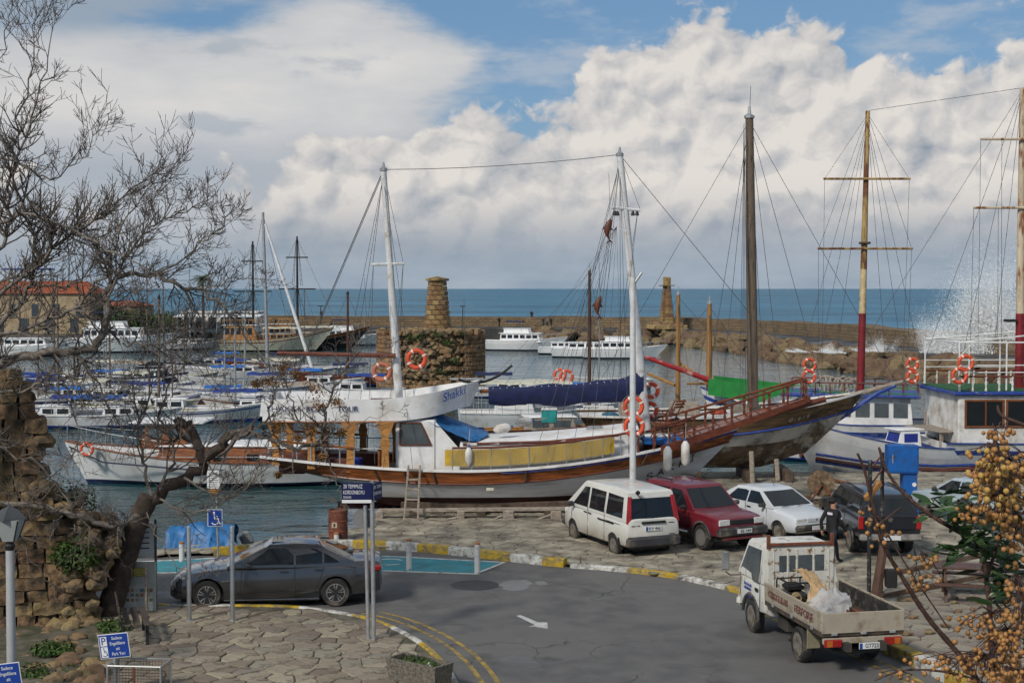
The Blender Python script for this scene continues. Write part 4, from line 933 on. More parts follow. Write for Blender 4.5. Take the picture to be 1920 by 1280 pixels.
kb = MB(); kb.tube([(2.4, 0, .12), (13.2, 0, .10)], .13, 6); kb.build('keel', REDBROWN, sk)
for s in (1, -1):
    H.cap(.18, .07, side=s).build('cap_rail', WHITE, sk); H.strake(lambda t: zsh(t) - .45, h=.07, side=s).build('rubbing_strake', VARN_D, sk)
    H.strake(lambda t: zsh(t) - .10, h=.05, side=s, t0=.5).build('blue_line', BLUE, sk)
    for t in (.24, .30, .36, .55, .80): MB().tube([H.p(t, zsh(t) - .06, s) + Vector((0, s * .04, 0)), H.p(t, zsh(t) - .43, s) + Vector((0, s * .05, 0))], .035, 5).build('rib_post', DARKWOOD, hl)
H.deck(.36).build('deck', mat('deck_planks', (.30, .24, .17), .7, var=.2, lines=(1, .12, .5)), sk)
BLKLET = mat('black_lettering', (.02, .02, .022), .6)
H.letters('\u015eAKK\u0130', .835, .925, lambda t: zsh(t) - .86 + (t - .88) * 3.2, .42, BLKLET, sk, -1, .25, 1)
MB().bbox((7.6, -2.30, .98), (.26, .05, .12), .02).build('outlet_fitting', mat('cream_fitting', (.5, .47, .38), .6), sk)
# bow platform: a long plank deck on two side beams, railed on both sides
px0, px1 = 13.2, 18.35
def plat(x): f = max(0, (x - px0) / (px1 - px0)); return 2.28 + 1.55 * f ** 1.05, 1.15 * (1 - f) + .22
for s in (1, -1):
    rows = []
    for i in range(9):
        x = px0 + (px1 - px0) * i / 8; z, w = plat(x); rows.append([(x, s * w, z - .30 + .12 * i / 8), (x, s * w, z), (x, s * (w - .09), z), (x, s * (w - .09), z - .30 + .12 * i / 8)])
    bb = MB(); bb.grid(rows, close=True); bb.f += [[0, 1, 2, 3], [35, 34, 33, 32]]; bb.m += [0, 0]; bb.build('platform_beam', VARN_D, sk, fix=True)
    foot = [(x, s * (plat(x)[1] - .03), plat(x)[0]) for x in (13.0, 14, 15, 16, 17, 18.2)]
    baluster_rail(sk, foot, 9, .62, VARN_D, VARN_D, .045, .05)
for i in range(15):
    x = px0 + .2 + i * .34; z, w = plat(x); MB().bbox((x, 0, z - .05), (.31, 2 * w - .2, .04), .008, ry=-.29).build('platform_plank', VARN, sk)
MB().tube([(12.6, 0, 2.0), (18.9, 0, 3.72)], [.16, .10], 8).build('bowsprit', VARN_D, sk, smooth=60)
# rail aft of the platform down both sides
for s in (1, -1):
    foot = [H.p(t, zsh(t) + .04, s) + Vector((0, -s * .08, 0)) for t in (.40, .48, .56, .64, .72, .78)]; baluster_rail(sk, foot, 11, .70, VARN_D, GALV, .04, .02, square=False)
    foot = [H.p(t, zsh(t) + .04, s) + Vector((0, -s * .08, 0)) for t in (.78, .83, .88)]; baluster_rail(sk, foot, 4, .62, VARN_D, VARN_D, .045, .045)
    foot = [H.p(t, zsh(t) + .04, s) + Vector((0, -s * .08, 0)) for t in (.02, .08, .14, .20)]; baluster_rail(sk, foot, 7, .55, VARN, GALV, .045, .022, square=False)
# yellow cloth and netting laced to the near rail
YC = mat('yellow_cloth', (.50, .32, .015), .75, var=.22, vs=2.0, bump=1.0, bs=4)
rows = [[H.p(t, zsh(t), -1) + Vector((0, .09 + .02 * math.sin(i * 1.3 + k), h)) for i, t in enumerate([.385 + .345 * j / 30 for j in range(31)])] for k, h in enumerate((.16, .34, .52, .69))]
MB().grid(rows).build('yellow_screen', YC, sk, smooth=70)
nb = MB()
for d in (1, -1):
    for j in range(64):
        t = .385 + .345 * j / 63; t2 = t + d * .028
        if .38 < t2 < .735: nb.tube([H.p(t, zsh(t), -1) + Vector((0, .045, .12)), H.p(t2, zsh(t2), -1) + Vector((0, .045, .70))], .006, 3, caps=False)
stuff(nb.build('netting', mat('net_cord', (.42, .40, .33), .9), sk))
# coachroof on the foredeck
def slabshape(x0, x1, w0, w1, z0, z1, camber, n=10):
    b = MB(); rows = []
    for i in range(n + 1):
        f = i / n; x = x0 + (x1 - x0) * f; tt = (x + .2) / SL; z0 = zsh(tt) - .34; w = min(w0 + (w1 - w0) * f ** 1.5, H.p(tt, z0).y - .22); lift = .45 * f ** 2
        rows.append([(x, -w, z0), (x, -w + .04, z1 + lift - .05), (x, -w + .12, z1 + lift), (x, -w * .5, z1 + lift + camber * .8), (x, 0, z1 + lift + camber), (x, w * .5, z1 + lift + camber * .8), (x, w - .12, z1 + lift), (x, w - .04, z1 + lift - .05), (x, w, z0)])
    b.grid(rows); n9 = 9; b.f += [list(range(9))[::-1], [(len(rows) - 1) * 9 + i for i in range(9)]]; b.m += [0, 0]; return b
slabshape(6.6, 12.5, 1.95, 1.2, 1.25, 2.36, .12).build('coachroof', WHITE, sk, smooth=35, fix=True)
for s in (1, -1):
    MB().tube([(6.7, s * 1.90, 2.40), (9.5, s * 1.80, 2.47), (11.8, s * 1.50, 2.66)], .05, 5).build('roof_trim', VARN_D, sk)
    for k in range(7): x = 7.0 + k * .72; MB().bbox((x, s * (1.93 - (x - 6.6) * .05), 2.40 + .02 * k), (.34, .05, .07), .01).build('trim_block', WHITE, sk)
MB().lathe([(.30, 0), (.30, .05), (.24, .09), (.001, .10)], 18, (11.1, -.1, 2.72)).build('deck_hatch', GALV, sk, smooth=40)
# wheelhouse
WX = 5.05
b = MB(); b.bbox((WX + .1, 0, 2.22), (1.3, 3.5, 1.9), .04); b.build('wheelhouse', WHITE, sk)
for s in (1, -1):
    m = MB(); m.prism([(WX - .40, s * 1.755, 2.36), (WX + .62, s * 1.755, 2.36), (WX + .28, s * 1.755, 3.08), (WX - .40, s * 1.755, 3.08)], (0, s * .02, 0)); w_ = m.build('window', GLASS2, sk, fix=True)
    for pa, pb in (((WX - .40, 2.36), (WX + .62, 2.36)), ((WX + .62, 2.36), (WX + .28, 3.08)), ((WX + .28, 3.08), (WX - .40, 3.08)), ((WX - .40, 3.08), (WX - .40, 2.36))):
        MB().tube([(pa[0], s * 1.775, pa[1]), (pb[0], s * 1.775, pb[1])], .03, 4).build('frame', VARN_D, w_)
    MB().prism([(WX + .75, s * 1.70, 1.3), (WX + 1.6, s * 1.70, 1.3), (WX + 1.55, s * 1.70, 2.2), (WX + .75, s * 1.70, 3.12)], (0, -s * .06, 0)).build('wing_panel', WHITE, sk, fix=True)
# blue tarpaulin over the helm
tp = [[(WX + .5, -1.75, 3.10), (WX + .45, -.6, 3.30), (WX + .45, .6, 3.30), (WX + .5, 1.75, 3.10)], [(WX + 1.2, -1.72, 2.75), (WX + 1.15, -.6, 3.05), (WX + 1.15, .6, 3.05), (WX + 1.2, 1.7, 2.8)], [(WX + 1.9, -1.60, 2.44), (WX + 1.85, -.6, 2.74), (WX + 1.9, .6, 2.74), (WX + 1.9, 1.6, 2.5)], [(WX + 2.15, -1.45, 2.44), (WX + 2.45, -.6, 2.54), (WX + 2.4, .6, 2.54), (WX + 2.1, 1.5, 2.44)]]
cloth(tp, 26, 22, .06, 3.3).build('tarpaulin', BLUET, sk, smooth=60)
# saloon under the upper deck: carved posts, seats, bulkhead
for x in (.55, 1.75, 3.05, 4.2):
    for s in (1, -1):
        tt = (x + .3) / SL; yy = s * (H.p(tt, zsh(tt)).y - .16); z0 = zsh(tt) - .2
        m = MB(); m.prism([(x - .13, yy, z0), (x + .13, yy, z0), (x + .11, yy, 2.2), (x + .16, yy, 2.5), (x + .10, yy, 2.65), (x + .17, yy, 2.8), (x + .30, yy, 3.14), (x - .30, yy, 3.14), (x - .17, yy, 2.8), (x - .10, yy, 2.65), (x - .16, yy, 2.5), (x - .11, yy, 2.2)], (0, -s * .10, 0)); m.build('carved_post', OAK, sk, fix=True)
for x, y in ((1.0, .9), (2.2, .9), (3.4, .9), (1.0, -.7), (2.6, -.7)): MB().bbox((x, y, 1.55), (.9, .55, .5), .05).build('seat', mat('seat_vinyl', (.12, .04, .03), .6, var=.2), sk)
MB().bbox((3.95, 0, 1.75), (.08, 3.3, 1.05), .02).build('bulkhead', VARN, sk)
MB().bbox((3.1, -1.2, 1.6), (.5, .4, .55), .03).build('blue_bin', mat('blue_plastic', (.012, .03, .25), .45), sk)
MB().tube([(.3, -1.7, 2.25), (4.3, -1.7, 2.22)], .02, 5).build('grab_rail', GALV, sk); MB().tube([(.3, 1.7, 2.25), (4.3, 1.7, 2.22)], .02, 5).build('grab_rail', GALV, sk)
# upper deck: a boat-shaped white tub on the posts
def tub(x0, x1, w, zb, zt, thick=.06):
    n = 24; rows = [[], [], [], []]
    for s in (-1, 1):
        for i in range(n + 1):
            f = i / n if s < 0 else 1 - i / n; x = x0 + (x1 - x0) * f; ww = w * min(1, .88 + .12 * f / .2) * (1 - max(0, (f - .70) / .30) ** 2.2); up = .42 * max(0, (f - .55) / .45) ** 1.6; ft = x + .30 * max(0, (f - .6) / .4) ** 2
            rows[0].append((x - .25 * max(0, (f - .8) / .2), s * max(ww * .97, .02), zb + up * .9)); rows[1].append((ft, s * max(ww, .03), zt + up * 1.25)); rows[2].append((ft - thick * .5, s * max(ww - thick, .01), zt + up * 1.25)); rows[3].append((x - .1, s * max(ww * .97 - thick, .005), zb + .16 + up * .5))
    b = MB(); b.grid(rows, close=True); k = len(rows[0]); b.f.append(list(range(k))[::-1]); b.f.append([3 * k + i for i in range(k)]); b.m += [0, 0]; return b
tub(.15, 7.0, 1.95, 3.12, 3.86).build('upper_deck', WHITE, sk, smooth=35, fix=True)
MB().tube([(.2, -1.93, 3.13), (2, -1.95, 3.12), (4.6, -1.93, 3.13)], .035, 5).build('deck_edge_trim', VARN, sk)
LETB = mat('navy_lettering', (.012, .02, .11), .5)
for tx, xa, xb in (('SHAKKI', .35, 1.40), ('BOAT', 1.62, 2.30), ('TOUR', 2.62, 3.32)): lettering(tx, .27, LETB, sk, ((xa + xb) / 2, -1.965, 3.54), width=xb - xa)
o = lettering('Shakki', .40, mat('blue_script', (.012, .06, .30), .5), sk, (6.38, -1.40, 3.98), (math.pi / 2, -.28, .62), width=.95, shear=.35)
MB().bbox((1.9, .2, 3.48), (1.6, 1.0, .3), .08).build('blue_cushion', mat('blue_vinyl', (.012, .07, .38), .5), sk)
m = MB(); m.tube([(3.3, -.6, 3.38), (3.6, -.6, 3.78), (4.3, -.6, 3.78), (4.3, -.6, 3.38)], .03, 4); m.tube([(3.3, -.6, 3.38), (4.3, -.6, 3.38)], .03, 4); m.build('folded_bench', VARN_D, sk)
MB().tube([(6.2, 0, 4.40), (7.35, -.25, 4.42)], .035, 6).build('anchor_stock', GALV, sk); MB().tube(sag((6.5, -.3, 4.40), (8.3, .2, 4.85), .3), .05, 6).build('black_hose', BLACK, sk)
# masts with crosstrees, booms and rigging
MASTW = mat('mast_white', (.60, .61, .62), .45, var=.08, dirt=(.35, .30, .25), damt=.25, ds=2)
def wl_(px, py, Y): v = at(px, py, Y); return Vector((v.x - SX0, v.y - SY, v.z))
a0, a1 = wl_(750, 745, SY), wl_(719, 318, SY); f0, f1 = wl_(1214, 812, SY), wl_(1162, 290, SY)
MB().tube([a0 - Vector((0, 0, .6)), a1], [.15, .10], 12).build('main_mast', MASTW, sk, smooth=60); MB().tube([f0 - Vector((0, 0, .3)), f1], [.17, .11], 12).build('fore_mast', MASTW, sk, smooth=60)
c1 = wl_(728, 496, SY); MB().tube([c1 + Vector((-.55, -.06, 0)), c1 + Vector((.55, -.06, .03))], .05, 6).build('crosstree', MASTW, sk)
c2 = wl_(1174, 392, SY); MB().tube([c2 + Vector((-.5, -.08, .05)), c2 + Vector((.48, -.08, -.05))], .05, 6).build('crosstree', MASTW, sk)
for dx in (-.38, -.3, .22, .36): MB().lathe([(.02, 0), (.05, -.05), (.07, -.16), (.03, -.17)], 8, c2 + Vector((dx, -.1, -.06))).build('lantern', BLACK, sk)
for q in (a1, f1): MB().lathe([(.13, -.05), (.13, .04), (.05, .10), (.03, .25)], 10, q).build('masthead', GALV, sk)
bm0 = wl_(742, 667, SY - .3); MB().tube([bm0, wl_(520, 662, SY - .3)], [.085, .07], 8).build('main_boom', VARN_D, sk, smooth=60)
g0, g1 = wl_(1206, 722, SY), wl_(916, 734, SY)
nv = MB(); rows = []
for i in range(25):
    f = i / 24; c = g1 + (g0 - g1) * f; up = .15 + .38 * f ** 6 + .04 * math.sin(f * 20); dn = .42 + .14 * math.sin(f * 3.1) + .05 * math.sin(f * 17); w = .16 + .05 * math.sin(f * 9)
    rows.append([c + Vector((0, w * math.sin(a), (up if math.cos(a) > 0 else dn) * math.cos(a))) for a in [k * math.pi / 6 for k in range(12)]])
nv.grid(rows, close=True); nv.f += [list(range(12)), [24 * 12 + i for i in range(12)][::-1]]; nv.m += [0, 0]; nv.build('sail_cover', NAVY, sk, smooth=60, fix=True)
MB().tube([g0 + Vector((.2, 0, -.05)), g1 + Vector((-.3, 0, 0))], .06, 6).build('fore_boom', VARN, sk)
for k in range(22): f = .03 + .94 * k / 21; MB().lathe([(.001, -.01), (.018, 0), (.001, .01)], 5, g1 + (g0 - g1) * f + Vector((0, -.15, .12 + .3 * f ** 6)), 'Y').build('eyelet', WHITE, sk)
def stay(pts, r=.012, d=0.0): MB().tube(sag(pts[0], pts[1], d, 6) if d else pts, r, 4, caps=False).build('stay', WIRE, sk)
stay((a1, f1), .014, .12); bow = Vector((18.7, 0, 3.75)); stay((f1, bow), .014); stay((a1, Vector((-.1, 0, 2.0))), .018); stay((a1 - Vector((0, 0, .1)), Vector((-.1, .4, 2.0))), .014)
for s in (1, -1):
    for k, t in enumerate((.14, .20, .26, .32)): stay((c1 + Vector((.5 * (1 if t > .22 else -1), 0, 0)) if k in (1, 2) else a1 - Vector((0, 0, .2)), H.p(t, zsh(t), s)), .010)
    stay((a1, c1 + Vector((-.52, -.06, 0))), .009); stay((a1, c1 + Vector((.52, -.06, 0))), .009); stay((f1, c2 + Vector((-.48, -.08, 0))), .009); stay((f1, c2 + Vector((.46, -.08, 0))), .009)
    for k, t in enumerate((.56, .60, .64, .68, .72, .76)): stay((f1 - Vector((0, 0, .25)) if k % 2 else c2 + Vector((-.4 if k < 3 else .4, 0, 0)), H.p(t, zsh(t) + .1, s)), .010)
for k in range(9): stay((f1 + Vector((-.1, 0, -2.4)), g1 + (g0 - g1) * (.1 + .095 * k) + Vector((0, 0, .15))), .006)
for px in (883, 917, 1055): stay((wl_(px - 200, 520, SY) if px == 883 else wl_(px - 185, 560, SY), wl_(px - 180, 870, SY - 2.4)), .008)
# carved dolphins hung in the rigging
for nm, px, py, hh, lb in (('dolphin_ornament', 1139, 430, .75, 'brown carved dolphin hanging high beside the fore mast'), ('dolphin_ornament', 1120, 574, .72, 'dark carved dolphin hanging low against the sea')):
    c = at(px, py, SY); t = thing(nm, lb, 'ornament', c); rows = []
    for f, r, ox in ((0, .01, .10), (.08, .05, .09), (.2, .10, .05), (.4, .125, 0), (.6, .10, -.02), (.8, .05, .0), (.92, .025, .05), (1, .012, .08)):
        rows.append([(ox + r * math.cos(k * math.pi / 4), r * .7 * math.sin(k * math.pi / 4), hh / 2 - hh * f) for k in range(8)])
    m = MB(); m.grid(rows, close=True); m.build('body', mat('dolphin_paint', (.12, .035, .015), .5, var=.4, vs=5), t, smooth=60, fix=True)
    m = MB(); m.prism([(.05, 0, .10), (.22, 0, -.02), (.10, 0, -.03)], (0, .03, 0)); m.prism([(-.10, 0, .12), (-.20, 0, -.02), (-.09, 0, .02)], (0, .03, 0)); m.build('fins', mat('dolphin_fin', (.05, .018, .01), .5), t, fix=True)
    m = MB(); m.prism([(.08, 0, -hh / 2 + .04), (.20, 0, -hh / 2 - .10), (.07, 0, -hh / 2 - .04), (-.06, 0, -hh / 2 - .12)], (0, .03, 0)); m.build('tail', MATS['dolphin_fin'], t, fix=True); MB().tube([(.09, 0, hh / 2 - .02), (.05, .1, hh / 2 + 1.5)], .008, 4).build('cord', WIRE, t)
# lifebuoys on the tour boat
for px, py, Y, R_, lb in ((716, 697, SY - 1.2, .38, 'faded orange lifebuoy hung left of the main mast'), (781, 673, SY - .6, .36, 'orange lifebuoy hung right of the main mast before the round tower'),
        (1188, 762, SY - .9, .36, 'upper orange lifebuoy in front of the fore mast'), (1189, 799, SY - 1.6, .36, 'lower orange lifebuoy in front of the fore mast'), (1221, 732, SY + .8, .30, 'orange lifebuoy behind the fore mast, upper'), (1219, 768, SY + 1.0, .30, 'orange lifebuoy behind the fore mast, lower')):
    lifebuoy(at(px, py, Y), lb, R_ if px != 716 else .34, .075, m=BUOY if px != 716 else mat('faded_lifebuoy', (.45, .15, .09), .7, var=.15))
for px, py, Y, lb in ((1252, 860, SY - 2.15, 'white fender hung at the bow, left of the pair'), (1285, 850, SY - 1.75, 'white fender hung at the bow, right of the pair')): fender(at(px, py, Y), lb)
fender(at(879, 855, SY - 2.42), 'white fender with blue cap before the yellow screen', .5, .12)
for px, py, Y, lb in ((942, 803, SY - .9, 'white round-ended fender lying beside the blue tarpaulin'), (983, 791, SY + 1.6, 'white fender lying on the far side of the coachroof')):
    t = fender(at(px, py, Y), lb, .5, .16); t.rotation_euler = (0, R(80), .2)
# folding chairs on the foredeck
def folding_chair(loc, rz, lb):
    t = thing('folding_chair', lb, 'chair', loc, rz)
    for s in (1, -1):
        MB().tube([(-.28, s * .24, 0), (.28, s * .24, .50)], .022, 5).build('leg', VARN_D, t); MB().tube([(.30, s * .21, 0), (-.34, s * .21, .95)], .022, 5).build('leg', VARN_D, t)
    for k in range(5): MB().bbox((-.16 + k * .09, 0, .47), (.07, .46, .02), .005).build('seat_slat', VARN, t)
    for k in range(3): MB().bbox((-.29 - .05 * k, 0, .70 + .10 * k), (.02, .46, .07), .005).build('back_slat', VARN, t)
folding_chair(at(1240, 818, SY - .6) * 1, 2.7, 'wooden folding chair on the foredeck, nearer the rail'); folding_chair(at(1262, 800, SY + .5), 2.2, 'wooden folding chair on the foredeck, farther from the rail')
m = MB(); m.bbox((13.35, -.1, 2.36), (1.3, 1.5, .22), .04); m.build('blue_locker', mat('blue_locker', (.012, .11, .36), .5, var=.2), sk); MB().bbox((13.2, -.3, 2.52), (.9, .5, .10), .03).build('locker_lid', WHITE, sk)
# ladder against the side
ld = thing('ladder', 'worn wooden ladder leaning against the tour boat side', 'ladder', (0, 0, 0))
la, lb_ = at(770, 985, SY - 3.2), at(777, 872, SY - 2.45); wv2 = Vector((.22, 0, 0))
for s in (-1, 1): MB().tube([la + wv2 * s, lb_ + wv2 * s * .85], .035, 5).build('rail', GREYWOOD, ld)
for k in range(6): q = la + (lb_ - la) * (.10 + .165 * k); MB().bbox(q, (.46, .06, .07), .01).build('rung', GREYWOOD, ld)
# cradle: sleepers, posts, wedges, long beam
cr = thing('slip_cradle', 'rough timber cradle of posts and beams under the tour boat', 'cradle')
MB().tube([at(722, 993, 45.0) + Vector((0, 0, .05)), at(1075, 988, 45.0) + Vector((0, 0, .05))], .14, 8).build('beam', mat('red_brown_beam', (.09, .035, .025), .8, var=.4), cr)
MB().bbox(((at(705, 957, 45.4) + at(1075, 953, 45.4)) / 2), (6.2, .22, .12), .02, ry=-.01).build('top_beam', GREYWOOD, cr)
for px in (712, 792, 864, 953, 1042): MB().bbox(at(px, 972, 45.4), (.36 if px > 900 else .24, .30, .55), .03, rz=.1).build('post', GREYWOOD, cr)
for a, b in (((905, 983), (950, 962)), ((975, 985), (1040, 962)), ((800, 982), (865, 968)), ((700, 1000), (724, 975))): MB().tube([at(a[0], a[1], 45.2), at(b[0], b[1], 45.3)], .045, 5).build('brace', GREYWOOD, cr)
for Yk in (46.6, 49.4): MB().bbox((1.6, Yk, .30), (10.5, .35, .34), .03).build('ground_way', DARKWOOD, cr)
for x in (-3.2, -1, 1.2, 3.4, 5.4): MB().bbox((x, 48, .22), (.3, 4.2, .26), .03).build('sleeper', DARKWOOD, cr)
# ------------------------------------------------------------ other boats
HULLD = mat('hull_weathered', (.52, .49, .44), .8, var=.2, vs=1.2, dirt=(.08, .06, .04), damt=.36, ds=.9, dhard=.10, bump=.5, bs=6)
HULLK = mat('hull_rotten_bottom', (.14, .10, .065), .9, var=.5, vs=2, dirt=(.36, .32, .26), damt=.36, ds=1.6, dhard=.06, bump=1.0, bs=8)
TOPW = mat('bare_weathered_topside', (.17, .105, .05), .75, var=.45, vs=1.6, stretch=(.4, 2, 4), dirt=(.05, .04, .03), damt=.35, ds=1.2, lines=(2, .16, .6))
GREYDECK = mat('white_deck', (.62, .63, .64), .6, var=.1, dirt=(.25, .22, .2), damt=.3, ds=1.5)
MASTOLD = mat('old_wood_mast', (.16, .12, .085), .75, var=.4, vs=3, stretch=(3, 3, .3), dirt=(.06, .05, .045), damt=.4)
MASTGOLD = mat('golden_mast', (.30, .15, .045), .55, var=.25, vs=3, stretch=(3, 3, .3))
def mast_on(t, x, z0, h, r, m, lean=0.0, cross=(), y=0.0, stays=(), cw=1.3, wr=.012, top=True):
    a, b = Vector((x, y, z0)), Vector((x + lean, y, z0 + h)); MB().tube([a, a + (b - a) * .5, b], [r, r * .92, r * .7], 10).build('mast', m, t, smooth=60)
    for f in cross: c = a + (b - a) * f; MB().tube([c + Vector((-cw, -r, 0)), c + Vector((cw, -r, 0))], r * .35, 6).build('crosstree', m, t)
    if top: MB().lathe([(r * .9, 0), (r * .9, .10), (r * .3, .18), (r * .2, .45)], 8, b).build('masthead', GALV, t)
    for q in stays: MB().tube([b - Vector((0, 0, .1)), Vector(q)], wr, 4, caps=False).build('stay', WIRE, t)
    return b
# --- the weathered hull beside it, propped on the slip
BX0, BY = 2.55, 55.0
zsb = lambda t: 2.62 + .85 * max(0, t - .35) ** 1.8 / .65 ** 1.8 + .1 * max(0, .35 - t)
zkb = lambda t: .52 + .55 * sm((t - .72) / .28) ** 1.4 + .9 * sm((.2 - t) / .2)
ob = thing('propped_hull', 'weathered wooden hull with blue stripe propped behind the tour boat bow', 'boat', (BX0, BY, 0)); HB = Hull(11.1, 4.4, zsb, zkb, .75, .9, 2.3, tmax=.45, bowp=2.2, sec=.45)
b = HB.shell([zkb, lambda t: zkb(t) + (zsb(t) - zkb(t)) * .22, lambda t: zkb(t) + (zsb(t) - zkb(t)) * .44, lambda t: zsb(t) - .80, lambda t: zsb(t) - .68, lambda t: zsb(t) - .04, zsb], [1, 1, 0, 2, 3, 4]); b.build('hull', [HULLD, HULLK, BLUE, TOPW, WHITE2], ob, smooth=40)
for s in (1, -1): HB.cap(.16, .07, side=s).build('cap_rail', WHITE2, ob); HB.strake(lambda t: zsb(t) - .74, h=.10, side=s).build('rubbing_strake', BLUE, ob)
HB.deck(.12).build('deck', GREYDECK, ob); HB.letters('G-619', .735, .80, lambda t: zsb(t) - .45, .26, mat('pale_lettering', (.55, .50, .40), .7), ob, -1, .1)
MB().tube([(10.6, 0, 3.30), (12.6, 0, 3.86)], [.12, .07], 8).build('beak', GREYWOOD, ob); MB().tube([HB.p(.99, 2.4), (11.6, 0, 3.4), (12.3, 0, 3.72)], .10, 6).build('blue_beak_knee', BLUE, ob)
for x, w, h in ((2.2, 1.2, .45), (4.2, 1.0, .5), (6.6, .9, .4)): MB().bbox((x, .6, zsb(.4) - .12 + h / 2), (1.1, w, h), .04).build('deck_house', GREYWOOD, ob)
for x, y in ((1.2, -.8), (3.2, -1.0), (5.5, .4), (7.2, -.6), (3.9, .9)): MB().lump((x, y, zsb(.4) - .02), (.35, .25, .14), x).build('deck_clutter', mat('junk_%d' % int(x), ((.35, .06, .03), (.03, .10, .16), (.2, .17, .12), (.08, .07, .06), (.4, .38, .36))[int(x) % 5], .8), ob)
mb_ = at(1412, 748, BY); mt_ = at(1405, 222, BY); top = mast_on(ob, mb_.x - BX0, mb_.z - .3, mt_.z - mb_.z + .3, .225, MASTOLD, lean=mt_.x - mb_.x, stays=[(12.4, 0, 3.7), (.2, 0, 2.7), (5.2, -2.1, 2.75), (7.6, -2.0, 2.85), (5.2, 2.1, 2.75), (7.6, 2.0, 2.85), (9.4, -1.2, 3.0)])
MB().tube([top, top + Vector((.05, 0, 1.25))], .012, 4).build('aerial', WIRE, ob)
for k in range(4): MB().tube([top - Vector((.22, .1, .2)), (6.05 + .16 * k, -1.4 + .3 * k, 3.0)], .011, 4).build('halyard', WIRE, ob)
for x, y, h in ((4.1, -1.4, 1.15), (6.5, -1.5, 1.3), (2.2, -1.4, 1.2), (7.6, -.7, .9)): MB().tube([(x, y - .25, .1), (x, y + .1, h)], .10, 7).build('prop', GREYWOOD, ob)
for x in (2.5, 4.5, 6.5, 8.0): MB().bbox((x, 0, .30), (.35, 2.4, .42), .03).build('keel_block', DARKWOOD, ob)
